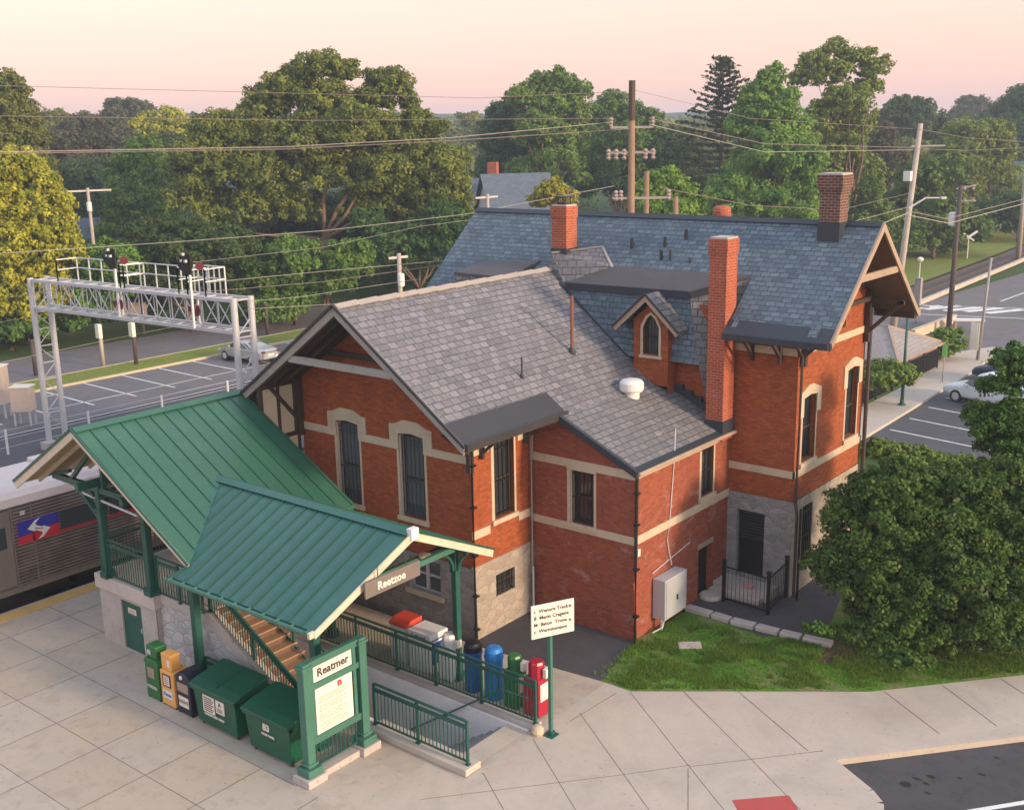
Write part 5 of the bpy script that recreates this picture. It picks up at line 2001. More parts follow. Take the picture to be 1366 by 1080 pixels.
a = at(920, 860, Z=0.03)
mb = MB()
mb.box(-0.32, 0.32, -0.2, 0.2, -0.03, 0.02)
o = part('flagstone', mb, m['granite'], None, bevel=0.02)
o.location = a
o.rotation_euler = (0, 0, 0.65)
tag(o, 'single square flagstone lying in the grass below the meter cabinet', 'flagstone')

# black iron fence round the stone doorway
IF = thing('iron_fence', 'small black iron fence around the stone doorway step', 'fence', (5.0, 6.6, 0))
fp = [(3.95, 6.55, 0), (5.95, 6.05, 0), (6.2, 7.1, 0)]
fp = [Vector(at(965, 802, Z=0)), Vector(at(1024, 820, Z=0)), Vector(at(1048, 797, Z=0))]
for q in fp:
    mb = MB()
    mb.box(q.x - .045, q.x + .045, q.y - .045, q.y + .045, 0, 1.32)
    mb.box(q.x - .06, q.x + .06, q.y - .06, q.y + .06, 1.32, 1.36)
    cpart('post', mb, m['black'], IF)
for a, b in zip(fp, fp[1:]):
    mb = MB()
    for z in (0.12, 1.15):
        mb.beam((a.x, a.y, z), (b.x, b.y, z), 0.03, 0.04)
    n = int((b - a).length / 0.13)
    for i in range(1, n):
        q = a.lerp(b, i / n)
        mb.box(q.x - .006, q.x + .006, q.y - .006, q.y + .006, 0.12, 1.15)
    cpart('fence_panel', mb, m['black'], IF, uv=False)
mb = MB()
mb.box(4.62, 4.92, 7.2, 7.4, 0.31, 0.42)
tag(mb.build('delivered_parcel', m['pink'], None), 'small pinkish red bundle lying on the stone door step', 'bundle')

# ------------------------------------------------------------ commuter train
TR = thing('passenger_train', 'fluted stainless steel commuter train car with a blue and red swirl emblem at the platform', 'train', (-14.4, -6, 0))
t = NT('fluted_stainless_steel')
o_ = t.coord('Object')
sp = t.n('SeparateXYZ')
t.l(o_, sp.inputs[0])
wv_ = t.math('SINE', t.math('MULTIPLY', sp.outputs[2], 2 * math.pi / 0.105))
nn = t.noise(o_, 1.5, 4, 0.6)
cc = t.ramp(t.math('ADD', t.math('MULTIPLY', wv_, 0.35), nn), [(0.1, (0.09, 0.072, 0.062)), (0.9, (0.30, 0.245, 0.215))])
t.bump(wv_, 0.6, 0.02)
m['fluted'] = t.fin(cc, 0.42, 0.55)
m['smooth_steel'] = plain('smooth_stainless_steel', (0.27, 0.23, 0.20), 0.4, 0.5, 0.12, 1, 20, 0.02)
m['train_roof'] = plain('pale_train_roof', (0.60, 0.50, 0.48), 0.55, 0.1, 0.12, 0.8, 20, 0.03, ((0.35, 0.27, 0.25), 0.4))
XS, XN = -12.95, -15.85
Y0t, Y1t = -16.0, 4.2
mb = MB()
mb.box(XN, XS, Y0t, Y1t, 0.62, 3.2)
cpart('body', mb, m['fluted'], TR)
mb = MB()
prof = []
for i in range(13):
    a = math.pi * i / 12
    prof.append((-14.4 + 1.47 * math.cos(a), 3.2 + 0.72 * math.sin(a) ** 0.8 if 0 < i < 12 else 3.2))
vs, fs = [], []
for yy in (Y0t, Y1t):
    vs += [(x, yy, z) for x, z in prof]
for i in range(12):
    fs.append((i, i + 1, 14 + i, 13 + i))
fs.append(tuple(range(12, -1, -1)))
fs.append(tuple(range(13, 26)))
mb.add(vs, fs)
rf_ = cpart('roof', mb, m['train_roof'], TR)
mb = MB()
for yy in (-9.5, -3.6, 1.0):
    mb.box(-15.0, -13.7, yy - 1.2, yy + 1.2, 3.8, 4.02)
cpart('roof_unit', mb, m['train_roof'], rf_, bevel=0.04)
mb = MB()
for yy in (-12.0, -6.55, -5.9, 3.0):
    mb.box(-15.86, -12.93, yy - 0.02, yy + 0.02, 0.6, 3.22)
cpart('body_seam', mb, m['smooth_steel'], TR)
mb = MB()
mb.box(-12.955, -12.925, -7.9, -6.6, 0.7, 3.1)
dd_ = cpart('door', mb, m['smooth_steel'], TR)
mb = MB()
mb.box(-12.93, -12.915, -7.5, -6.78, 1.95, 2.62)
cpart('door_window', mb, m['glass'], dd_)
z0, z1_ = 1.93, 2.66
mb = MB()
mb.box(-12.955, -12.93, -6.40, -5.04, z0, z1_)
lg = cpart('emblem_panel', mb, NT('emblem_red').fin((0.50, 0.015, 0.03), 0.4), TR)
mb = MB()
mb.prism([(-12.928, -6.40, z1_), (-12.928, -6.40, z0 + 0.24), (-12.928, -5.04, z0 + 0.38), (-12.928, -5.04, z1_)], (0.004, 0, 0))
blu = NT('emblem_blue').fin((0.025, 0.03, 0.30), 0.4)
cpart('emblem_upper_field', mb, blu, lg)
mb = MB()
A = [(.56, .98), (.40, .93), (.13, .60), (.36, .42), (.42, .52), (.62, .42), (.60, .55), (.42, .68), (.40, .78)]
for pts in (A, [(1 - a, 1 - b) for a, b in A]):
    mb.prism([(-12.92, -6.22 + 1.0 * (1 - 0) * a, z0 + 0.02 + (z1_ - z0 - .04) * b) for a, b in pts], (0.006, 0, 0))
cpart('swirl_emblem', mb, m['white'], lg)
for ya, yb in ((-4.98, -3.72), (-3.25, -1.9), (-1.4, 0.0), (0.5, 1.9), (-10.4, -9.2)):
    mb = MB()
    mb.box(-12.955, -12.93, ya, yb, 2.06, 2.64)
    cpart('window', mb, m['glass'], TR)
mb = MB()
mb.box(-12.955, -12.932, -3.72, -3.48, 1.95, 2.66)
mb.box(-12.955, -12.932, -1.88, -1.6, 1.95, 2.66)
cpart('blue_stripe', mb, blu, TR)
mb = MB()
mb.box(-12.955, -12.931, -5.04, 3.8, 1.93, 2.03)
cpart('red_stripe', mb, NT('stripe_red').fin((0.35, 0.03, 0.03), 0.5), TR)
mb = MB()
mb.box(-15.8, -12.98, Y0t, Y1t, 0.42, 0.62)
cpart('side_sill', mb, m['smooth_steel'], TR)
mb = MB()
mb.box(-12.95, -12.93, -6.25, -6.10, 2.86, 2.98)
cpart('number_plate', mb, m['white'], TR)
text('lettering', '412', 0.12, m['ink_lt'], TR, (1.49, -0.1, 0.0), (math.pi / 2, 0, math.pi / 2)).location = (1.475, -0.17, 2.92)
for yy in (-5.2, -4.0, -1.0, 2.0):
    mb = MB()
    mb.box(-15.3, -13.2, yy - 0.5, yy + 0.4, -0.05, 0.42)
    cpart('equipment_box', mb, m['black'], TR)
for yy in (-9.8, -8.2, 0.6, 2.4):
    mb = MB()
    for xx in (-15.1, -13.75):
        mb.lathe([(0.42, -0.06), (0.42, 0.06)], (0, 0, 0), 16)
    w_ = part('wheel', mb, m['rubber'], TR)
    w_.rotation_euler = (0, math.pi / 2, 0)
    w_.location = (1.0, yy + 6, 0.22)

# ------------------------------------------------------------ signal gantry
GA = thing('signal_gantry', 'pale steel lattice signal bridge spanning the tracks', 'signal gantry', (-23, 4.4, -0.2))
fL, fR = Vector((-30.0, 3.95, 0)), Vector((-16.35, 4.88, 0))
off = Vector((-0.03, 0.85, 0))
ZT, ZB = 7.78, 6.52
for base, o2 in ((fL, 0), (fR, 0), (fL, 1), (fR, 1)):
    q = base + off * o2
    mb = MB()
    mb.tube([(q.x, q.y, -0.2), (q.x, q.y, ZT + 0.1)], 0.135, 12)
    l_ = cpart('leg', mb, m['steel'], GA)
    mb = MB()
    mb.box(q.x - 0.3, q.x + 0.3, q.y - 0.3, q.y + 0.3, -0.25, 0.12)
    cpart('footing', mb, m['granite'], l_)
for base in (fL, fR):
    mb = MB()
    b2_ = base + off
    z = 0.7
    k = 0
    while z < 6.4:
        mb.beam((base.x, base.y, z), (b2_.x, b2_.y, z), 0.04, 0.05)
        za_, zb_ = (z, z + 0.8)
        p_, q_ = (base, b2_) if k % 2 else (b2_, base)
        mb.beam((p_.x, p_.y, za_), (q_.x, q_.y, zb_), 0.035, 0.035)
        z += 0.8
        k += 1
    cpart('leg_lacing', mb, m['steel'], GA)
for o2 in (0, 1):
    a, b = fL + off * o2, fR + off * o2
    for z in (ZT, ZB):
        mb = MB()
        mb.beam((a.x, a.y, z), (b.x, b.y, z), 0.12, 0.13)
        cpart('chord', mb, m['steel'], GA)
    mb = MB()
    n = 14
    for i in range(n):
        p_, q_ = a.lerp(b, i / n), a.lerp(b, (i + 1) / n)
        za_, zb_ = (ZB, ZT) if i % 2 == 0 else (ZT, ZB)
        mb.beam((p_.x, p_.y, za_), (q_.x, q_.y, zb_), 0.035, 0.035)
        mb.beam((q_.x, q_.y, ZB), (q_.x, q_.y, ZT), 0.03, 0.03)
    cpart('web_lacing', mb, m['steel'], GA, uv=False)
mb = MB()
for i in range(15):
    p_, q_ = fL.lerp(fR, i / 14), (fL + off).lerp(fR + off, min(1, (i + 1) / 14))
    q0 = (fL + off).lerp(fR + off, i / 14)
    for z in (ZT, ZB):
        mb.beam((p_.x, p_.y, z), (q0.x, q0.y, z), 0.04, 0.05)
        mb.beam((p_.x, p_.y, z), (q_.x, q_.y, z), 0.03, 0.03)
cpart('cross_lacing', mb, m['steel'], GA, uv=False)
mb = MB()
c0, c1_ = fL + off * 1.5, fR + off * 1.5
for t0, t1, h in ((0.13, 0.46, 1.0), (0.48, 0.78, 1.0), (0.74, 0.86, 1.1)):
    a, b = c0.lerp(c1_, t0), c0.lerp(c1_, t1)
    for hh in (h, h * 0.55):
        mb.beam((a.x, a.y, ZT + hh), (b.x, b.y, ZT + hh), 0.04, 0.04)
    n = 5
    for i in range(n + 1):
        q = a.lerp(b, i / n)
        mb.beam((q.x, q.y, ZT - 0.3), (q.x, q.y, ZT + h), 0.045, 0.045)
    for hh in (h, h * .55):
        for q in (a, b):
            r_ = q - off * 1.2
            mb.beam((q.x, q.y, ZT + hh), (r_.x, r_.y, ZT + hh), 0.04, 0.04)
            mb.beam((r_.x, r_.y, ZT), (r_.x, r_.y, ZT + h), 0.045, 0.045)
cpart('walkway_railing', mb, m['white'], GA, uv=False)
for (u, v, low) in ((149, 345, 0), (249, 352, 0), (160, 406, 1), (262, 414, 1)):
    q = at(u, v, Y=4.35 if not low else 4.7)
    mb = MB()
    mb.box(q.x - (.26 if not low else .16), q.x + (.26 if not low else .16), q.y - 0.02, q.y + 0.04, q.z - (.42 if not low else .2), q.z + (.42 if not low else .2))
    hd = cpart('signal_head', mb, m['black'] if not low else m['signal_red'], GA)
    mb = MB()
    mb.lathe([(0.32 if not low else 0.22, 0), (0.32 if not low else 0.22, 0.05)], (0, 0, 0), 20)
    s_ = part('target_disc', mb, m['black'] if not low else m['signal_red'], hd)
    s_.rotation_euler = (math.pi / 2, 0, 0.5)
    s_.location = (q.x + 23, q.y - 4.4 - 0.05, q.z + 0.2)
    for (dx, dz) in ((0, 0.2), (-0.14, -0.06), (0.14, -0.06)):
        mb = MB()
        mb.box(q.x + dx - 0.05, q.x + dx + 0.05, q.y - 0.2, q.y - 0.1, q.z + dz + 0.14, q.z + dz + 0.24)
        cpart('lens_hood', mb, m['steel'] if not low else m['signal_red'], hd)
    mb = MB()
    mb.beam((q.x, q.y + .1, ZT - 1.2), (q.x, q.y + .1, q.z + 0.35 if not low else ZT), 0.08, 0.08)
    cpart('mast', mb, m['white'], GA)
    if not low:
        mb = MB()
        mb.lathe([(0.17, 0), (0.17, 0.08)], (0, 0, 0), 18)
        s_ = part('red_disc', mb, m['signal_red'], hd)
        s_.rotation_euler = (math.pi / 2, 0, 0.9)
        s_.location = (q.x + 23 + 0.42, q.y - 4.4 + 0.3, q.z + 0.12)


# ------------------------------------------------------------ cars
def car(name, label, loc, rz, body, L=4.5, W=1.78, H=1.45, kind='sedan', rear_red=True):
    t = thing(name, label, 'car', loc, rz, None)
    # x forward; stations: x, half width at belt, z sill, z belt, half width of roof, z top
    if kind == 'sedan':
        st = [(-L / 2, .38 * W, .42, .78, .34 * W, .84), (-L / 2 + .12, .46 * W, .28, .92, .40 * W, 1.0), (-L * .30, .5 * W, .24, .95, .42 * W, 1.04), (-L * .16, .5 * W, .24, .95, .36 * W, H - .08),
              (0, .5 * W, .24, .94, .37 * W, H), (L * .10, .5 * W, .24, .93, .36 * W, H - .05), (L * .25, .5 * W, .24, .90, .40 * W, .97), (L * .42, .48 * W, .26, .80, .38 * W, .84), (L / 2, .38 * W, .36, .62, .32 * W, .68)]
        cab = (2, 6)
    else:
        st = [(-L / 2, .40 * W, .45, .95, .34 * W, 1.05), (-L / 2 + .10, .47 * W, .30, 1.0, .38 * W, 1.35), (-L * .36, .5 * W, .26, 1.02, .38 * W, H - .06), (-L * .16, .5 * W, .26, 1.0, .39 * W, H),
              (0.1, .5 * W, .26, .99, .39 * W, H), (L * .10, .5 * W, .26, .98, .38 * W, H - .08), (L * .24, .5 * W, .26, .96, .40 * W, 1.04), (L * .42, .48 * W, .30, .88, .38 * W, .93), (L / 2, .40 * W, .38, .66, .32 * W, .74)]
        cab = (1, 6)
    vs, fs = [], []
    for (x, hb, zs, zb, hr, zt) in st:
        half = [(hb * .9, zs), (hb, zs + .12), (hb, (zs + zb) / 2 + .05), (hb * .985, zb), (hr, zt - .02), (hr * .6, zt + .02)]
        ring = [(x, -a, z) for a, z in half] + [(x, a, z) for a, z in reversed(half)]
        vs += ring
    n = 12
    for i in range(len(st) - 1):
        for k in range(n - 1):
            fs.append((i * n + k, i * n + k + 1, (i + 1) * n + k + 1, (i + 1) * n + k))
        fs.append((i * n + n - 1, i * n, (i + 1) * n, (i + 1) * n + n - 1))
    fs.append(tuple(range(n)))
    fs.append(tuple((len(st) - 1) * n + k for k in reversed(range(n))))
    mb = MB()
    mb.add(vs, fs)
    bo = part('body', mb, body, t, smooth=True, uv=False)
    sd = bo.modifiers.new('sub', 'SUBSURF')
    sd.levels = 1
    sd.render_levels = 2
    # glass: side, front and rear panes set 1 cm proud
    g = MB()
    for sgn in (-1, 1):
        for i in range(cab[0], cab[1]):
            a, b = st[i], st[i + 1]
            za, zb_ = a[5] - .10, b[5] - .10
            if za < a[3] + .1: za = a[3] + .04
            if zb_ < b[3] + .1: zb_ = b[3] + .04
            def pt(s, z):
                f = (z - s[3]) / max(.05, s[5] - s[3])
                return (s[0], sgn * (s[1] * .985 * (1 - f) + s[4] * f + 0.012), z)
            xa = a[0] + (.03 if i > cab[0] else 0)
            g.add([pt(a, a[3] + .05), pt(b, b[3] + .05), pt(b, zb_), pt(a, za)], [(0, 1, 2, 3)])
    part('side_glass', g, m['glass'], t, uv=False)
    g = MB()
    for i0, i1 in ((5, 6), (3, 2) if kind == 'sedan' else (2, 1)):
        a, b = st[i0], st[i1]
        g.add([(a[0], -a[4] * .86, a[5] - .02), (a[0], a[4] * .86, a[5] - .02), (b[0], b[4] * .92, b[5] + .035), (b[0], -b[4] * .92, b[5] + .035)], [(0, 1, 2, 3)])
    part('windscreen', g, m['glass'], t, uv=False)
    for x in (-L * .30, L * .31):
        for y in (-W / 2 + .10, W / 2 - .10):
            mb = MB()
            mb.lathe([(0.20, -0.11), (0.33, -0.10), (0.34, 0), (0.33, 0.10), (0.20, 0.11)], (0, 0, 0), 20)
            w = part('wheel', mb, m['rubber'], t)
            w.rotation_euler = (math.pi / 2, 0, 0)
            w.location = (x, y, 0.34)
            mb = MB()
            mb.lathe([(0.21, -0.118), (0.23, 0), (0.21, 0.118)], (0, 0, 0), 16)
            part('rim', mb, m['steel'], w)
    for y in (-.33 * W, .33 * W):
        mb = MB()
        mb.box(L / 2 - .16, L / 2 - .03, y - .15, y + .15, .58, .72)
        part('headlight', mb, m['ivory'], t, bevel=.02)
        mb = MB()
        mb.box(-L / 2 + .0, -L / 2 + .12, y - .16, y + .12, .78, .92)
        part('tail_light', mb, m['signal_red'], t, bevel=.02)
        mb = MB()
        s = 1 if y > 0 else -1
        mb.box(L * .16, L * .2, s * W * .5, s * (W * .5 + .16), .98, 1.1)
        part('wing_mirror', mb, body, t, bevel=.02)
    mb = MB()
    mb.box(-L / 2 - .005, -L / 2 + .03, -.24, .24, .58, .70)
    part('number_plate', mb, m['ivory'], t)
    return t


paint_silver = plain('silver_car_paint', (0.42, 0.42, 0.43), 0.3, 0.4, 0.05, 1, 10, 0)
paint_white = plain('white_car_paint', (0.66, 0.67, 0.70), 0.3, 0.05, 0.04, 1, 10, 0)
paint_dark = plain('dark_blue_car_paint', (0.03, 0.04, 0.08), 0.3, 0.3, 0.1, 1, 10, 0)
car('parked_car', 'silver sedan parked nose in to the grass verge beyond the tracks', (-39.3, 23.1, -0.26), math.radians(180), paint_silver)
car('parked_car', 'white car with grey wheels partly behind the tree in the right car park', (3.35, 36.9, -0.12), math.radians(162), paint_white, 4.7, 1.85, 1.72, 'suv')
car('parked_car', 'dark blue and red car parked behind the white car', (3.1, 42.2, -0.12), math.radians(165), paint_dark, 4.4, 1.8, 1.55, 'suv')


# ------------------------------------------------------------ poles, lamps, wires
def pole(name, label, cat, x, y, h, r0, r1, mat, z0=-0.3, lean=(0, 0), group=None, n=10):
    t = thing(name, label, cat, (x, y, z0), 0, group)
    mb = MB()
    mb.tube([(0, 0, 0), (lean[0], lean[1], h)], r0, n, r2=r1)
    part('shaft', mb, mat, t, smooth=True)
    return t


def insul(parent, x, y, z, r=0.09, h=0.28, mat='porcelain'):
    mb = MB()
    mb.lathe([(r * .5, 0), (r, h * .15), (r * .5, h * .3), (r, h * .5), (r * .5, h * .65), (r, h * .8), (r * .4, h)], (x, y, z), 10)
    return part('insulator', mb, m[mat], parent, uv=False)


RH = Vector((RV.x, RV.y, 0)).normalized()
q = at(842, 287, depth=45)
top = at(841, 110, depth=45)
UP1 = pole('utility_pole', 'tallest wooden utility pole behind the blue roof with three tiers of insulators', 'utility pole', q.x, q.y, top.z + 0.3, 0.19, 0.12, m['wood_pole'])
mb = MB()
mb.tube([(0, 0, top.z - 1.2), (0, 0, top.z + 0.32)], 0.135, 10)
part('pole_cap', mb, m['wood_dark'], UP1)
for v, hw, xs in ((170, 0.85, (-0.82, 0.82)), (203, 0.95, (-0.92, -0.62, -0.3, 0.55, 0.85)), (264, 1.6, (-0.62, -0.42, 1.5))):
    z = at(841, v, depth=45).z + 0.3
    mb = MB()
    lo = -hw if v != 264 else -0.75
    mb.beam((RH.x * lo, RH.y * lo, z), (RH.x * hw, RH.y * hw, z), 0.09, 0.09)
    ca = part('crossarm', mb, m['greyboard'], UP1)
    for s in xs:
        if v == 170:
            insul(ca, RH.x * s, RH.y * s, z, 0.09, 0.4, 'porcelain')
        else:
            insul(ca, RH.x * s, RH.y * s, z - 0.28 if v == 203 else z - .1, 0.10, 0.42)
for u, v, label in ((862, 228, 'thin wooden post just right of the tallest utility pole'), (901, 262, 'short bare wooden post showing over the blue roof ridge')):
    a = at(u, 290, depth=46)
    b = at(u, v, depth=46)
    pole('utility_post', label, 'post', a.x, a.y, b.z + .3, 0.13, 0.11, m['wood_pole'])
# right-hand poles
q, top = at(1203, 388, Z=-0.2), None
q = at(1206, 352, depth=70)
top = at(1223, 165, depth=70)
UP2 = pole('utility_pole', 'pale leaning wooden pole with a curved lamp arm beyond the gable', 'utility pole', q.x - 0.55, q.y, top.z + 0.3, 0.24, 0.15, m['wood_pale'], lean=(top.x - q.x + 0.55 + .25, top.y - q.y))
mb = MB()
a0 = at(1212, 278, depth=70)
a1 = at(1235, 264, depth=70)
a2 = at(1262, 264, depth=70)
mb.tube([tuple(a0), tuple(a1), tuple(a2)], 0.05, 6)
la = part('lamp_arm', mb, m['steel'], UP2, world=True)
mb = MB()
mb.beam(a1.lerp(a2, 0.75), a2, 0.22, 0.14)
part('lamp_head', mb, m['steel'], la, world=True)
mb = MB()
a0 = at(1211, 235, depth=69.8)
mb.box(a0.x - .22, a0.x + .22, a0.y - .2, a0.y + .2, a0.z - .3, a0.z + .3)
part('meter_box', mb, m['white'], UP2, world=True)
for v, hw in ((195, 1.6),):
    z = at(1220, v, depth=70)
    mb = MB()
    mb.beam(z - RH * 0.2, z + RH * 1.9, 0.1, 0.1)
    c_ = part('crossarm', mb, m['greyboard'], UP2, world=True)
q = at(1265, 443, Z=-0.1)
top = at(1283, 246, depth=(q - CAM).dot(DV))
UP3 = pole('utility_pole', 'dark wooden pole with a pale transformer can next to the road', 'utility pole', q.x, q.y, top.z + 0.3, 0.19, 0.14, m['wood_dark'], lean=((top.x - q.x) * .6, (top.y - q.y) * .6))
dq = (q - CAM).dot(DV)
a0 = at(1271, 292, depth=dq - .3)
mb = MB()
mb.lathe([(0.26, -0.45), (0.28, -0.4), (0.28, 0.4), (0.2, 0.46)], tuple(a0), 14)
part('transformer', mb, m['white'], UP3, world=True)
for v in (252, 268):
    z = at(1281, v, depth=dq)
    mb = MB()
    mb.beam(z - RH * .3, z + RH * 1.1 + Vector((0, 0, .25 if v == 252 else 0)), 0.09, 0.09)
    c_ = part('crossarm', mb, m['greyboard'], UP3, world=True)
    for s in (.3, .9):
        w_ = z + RH * s
        mb = MB()
        mb.lathe([(.06, 0), (.11, .1), (.06, .2), (.1, .3)], (w_.x, w_.y, w_.z - .1), 8)
        part('insulator', mb, m['porcelain'], c_, world=True)
q = at(1358, 345, Z=0)
top = at(1364, 205, depth=(q - CAM).dot(DV))
pole('utility_pole', 'pale utility pole at the right edge beside the track', 'utility pole', q.x, q.y, top.z + .3 + 2, 0.28, 0.18, m['wood_pale'], z0=0)
q = at(1304, 480, Z=0)
t = pole('sign_post', 'slender dark steel post on the pavement behind the parked cars', 'post', q.x, q.y, 6.2, 0.10, 0.07, m['greyboard'], z0=0, lean=(0.25, 0.2))
mb = MB()
mb.box(-0.5, 0.0, -0.12, -0.06, 0.6, 2.3)
part('sign_plate', mb, m['ivory'], t)
q = at(1203, 540, Z=0)
t = pole('lamp_post', 'green lamp post standing between the black fence and the kerb', 'lamp post', q.x, q.y, 4.9, 0.09, 0.06, m['green'], z0=0)
mb = MB()
mb.lathe([(0.2, 0), (0.2, .05), (0.12, .1), (0.1, .3)], (0, 0, 0), 12)
part('pole_foot', mb, m['green'], t)
mb = MB()
mb.tube([(0, 0, 4.85), (0.3, 0.2, 5.1), (0.7, 0.5, 5.12)], 0.035, 6)
part('lamp_arm', mb, m['green'], t)
mb = MB()
mb.box(0.55, 0.95, 0.35, 0.6, 5.05, 5.15)
part('lamp_head', mb, m['steel'], t)
q = at(1257, 510, Z=0)
t = pole('street_sign', 'narrow green street sign on a thin post by the kerb', 'sign', q.x, q.y, 2.0, 0.03, 0.03, m['greyboard'], z0=0)
mb = MB()
mb.box(-0.12, 0.12, -0.03, 0.03, 1.45, 2.15)
part('sign_plate', mb, plain('lime_green_sign', (0.20, 0.45, 0.12), 0.5), t)
q = at(1222, 430, Z=-.2)
b = at(1227, 345, depth=(q - CAM).dot(DV))
t = pole('track_signal', 'slim grey signal mast with a small round head beside the gable', 'signal', q.x, q.y, b.z + .3, 0.06, 0.04, m['steel'])
mb = MB()
mb.lathe([(0.12, 0), (0.22, .12), (0.22, .25), (0.1, .34)], (0, 0, b.z + .2), 12)
part('signal_head', mb, m['ivory'], t)
mb = MB()
mb.box(-.22, .22, -.2, .2, 0.6, 3.4)
part('equipment_case', mb, m['greyboard'], t)
# railway crossing gate arm far right
q = at(1290, 345, Z=0)
t = thing('crossing_signal', 'small white crossed railway signal on the grassy bank', 'signal', tuple(q))
mb = MB()
mb.tube([(0, 0, 0), (0, 0, 2.4)], 0.06, 6)
part('mast', mb, m['white'], t)
mb = MB()
mb.beam((-.7, -.5, 1.7), (.7, .5, 2.9), 0.1, 0.22)
mb.beam((-.5, -.3, 2.7), (.5, .3, 1.9), 0.1, 0.16)
part('crossbuck', mb, m['white'], t)

# posts with boards and meter boxes along the far verge
for (u, v, vt, mat, lab, nm, c2_) in ((138, 488, 432, 'wood_pale', 'pale short post with a white box on the far verge', 'verge_post', 'white'),
                                     (182, 486, 430, 'wood_dark', 'dark short post with a small white box on the far verge', 'verge_post', 'white'),
                                     (48, 500, 452, 'wood_dark', 'stubby dark brown post at the left behind the gantry', 'verge_post', None),
                                     (357, 446, 405, 'wood_dark', 'dark fence post in the verge right of the silver car', 'verge_post', None)):
    a = at(u, v, Z=-0.2)
    d_ = (a - CAM).dot(DV)
    b = at(u, vt, depth=d_)
    t = pole(nm, lab, 'post', a.x, a.y, b.z + .2, 0.13, 0.12, m[mat], z0=-0.2)
    if c2_:
        mb = MB()
        mb.box(-.2, .2, -.2, .05, b.z - .6, b.z + .3)
        part('meter_box', mb, m['ivory'], t)
    else:
        mb = MB()
        mb.box(-.16, .16, -.16, .16, b.z + .12, b.z + .26)
        part('cap', mb, m[mat], t)
# billboard-like dark sign frame seen through the gantry
a = at(170, 446, Z=-.2)
t = thing('road_sign', 'brown back of a wide road sign seen through the gantry', 'sign', (a.x, a.y, -0.2), math.radians(40))
mb = MB()
mb.box(-2.2, 1.6, -.06, .06, 1.3, 2.4)
part('board', mb, m['tan'], t)
mb = MB()
for x in (-1.9, 0.2, 1.3):
    mb.box(x - .07, x + .07, -.14, -.07, 0, 2.5)
part('support', mb, m['wood_dark'], t)
# beige equipment cabinets by the tracks
for (u, v, w, h, lab) in ((0, 556, 1.1, 2.0, 'tall beige trackside cabinet at the left edge of the picture'), (35, 566, 0.95, 1.25, 'beige trackside cabinet on legs next to the gantry foot')):
    a = at(u, v, Z=-0.2)
    t = thing('trackside_cabinet', lab, 'cabinet', tuple(a), math.radians(38), 'beige cabinets beside the gantry')
    mb = MB()
    mb.box(-w / 2, w / 2, -0.4, 0.4, 0.75, 0.75 + h)
    b_ = part('case', mb, plain('beige_enamel', (0.60, 0.46, 0.38), 0.5), t, bevel=0.02)
    mb = MB()
    mb.box(-w / 2 - .05, w / 2 + .05, -0.45, 0.45, 0.75 + h, 0.80 + h)
    part('lid', mb, m['ivory'], b_)
    for x in (-w / 2 + .08, w / 2 - .08):
        for y in (-.3, .3):
            mb = MB()
            mb.box(x - .04, x + .04, y - .04, y + .04, 0, .75)
            part('leg', mb, m['steel'], t)
# wire fence along the tracks
TF = thing('wire_fence', 'thin steel wire fence with white posts between tracks and car park', 'fence', (-33, 5, -0.2))
pp = [at(u, v, Z=-0.2) for u, v in ((-30, 610), (20, 590), (98, 567))]
base_ = pp[2]
dirn = Vector((0.0, 1, 0))
for i in range(9):
    q = Vector((-30.6, -2 + 4.2 * i, -.2))
    mb = MB()
    mb.tube([(q.x, q.y, -.2), (q.x, q.y, 1.0)], 0.06, 8)
    cpart('post', mb, m['white'], TF)
mb = MB()
for z in (0.15, 0.55, 0.95):
    mb.tube([(-30.6, -2, z), (-30.6, 31.6, z)], 0.012, 4)
cpart('fence_wire', mb, m['steel'], TF)

# black fence beside the side walk
BF = thing('metal_fence', 'long black picket fence between the garden and the pavement', 'fence', (-1.75, 33, 0))
ys = [20 + 2.4 * i for i in range(11)]
for y in ys:
    mb = MB()
    mb.box(-1.80, -1.72, y - .04, y + .04, 0, 1.28)
    cpart('post', mb, m['black'], BF)
for a, b in zip(ys, ys[1:]):
    mb = MB()
    for z in (0.12, 1.15):
        mb.box(-1.775, -1.745, a, b, z - .02, z + .02)
    for i in range(1, 24):
        y = a + (b - a) * i / 24
        mb.box(-1.785, -1.74, y - .02, y + .02, 0.1, 1.2)
    cpart('fence_panel', mb, m['black'], BF, uv=False)
# low pavilion roof behind the fence
SH = thing('shelter', 'low hipped shelter with grey shingles and tan ridges behind the black fence', 'shelter', (-4.6, 42.5, 0))
mb = MB()
x0, x1, y0, y1, ze, zr = -9.0, -2.1, 38.6, 46.2, 1.15, 2.5
rg = [(-7.2, 42.4, zr), (-4.2, 42.4, zr)]
mb.poly([(x0, y0, ze), (x1, y0, ze), rg[1], rg[0]])
mb.poly([(x1, y0, ze), (x1, y1, ze), rg[1]])
mb.poly([(x1, y1, ze), (x0, y1, ze), rg[0], rg[1]])
mb.poly([(x0, y1, ze), (x0, y0, ze), rg[0]])
cpart('roof', mb, slate('shelter_shingles', (0.24, 0.21, 0.21), (0.33, 0.29, 0.28), (0.12, 0.1, 0.1), 0.3, 0.25, (0.2, 0.18, 0.18)), SH)
mb = MB()
for a, b in (((x1, y0, ze), rg[1]), ((x1, y1, ze), rg[1]), ((x0, y0, ze), rg[0]), ((x0, y1, ze), rg[0]), (rg[0], rg[1]), ((x1, y0, ze), (x1, y1, ze)), ((x0, y0, ze), (x1, y0, ze))):
    mb.beam(a, b, 0.16, 0.12)
cpart('ridge_cap', mb, m['tan'], SH)
mb = MB()
mb.box(x0 + .4, x1 - .3, y0 + .4, y1 - .4, 0, ze)
cpart('wall', mb, m['tan'], SH)
mb = MB()
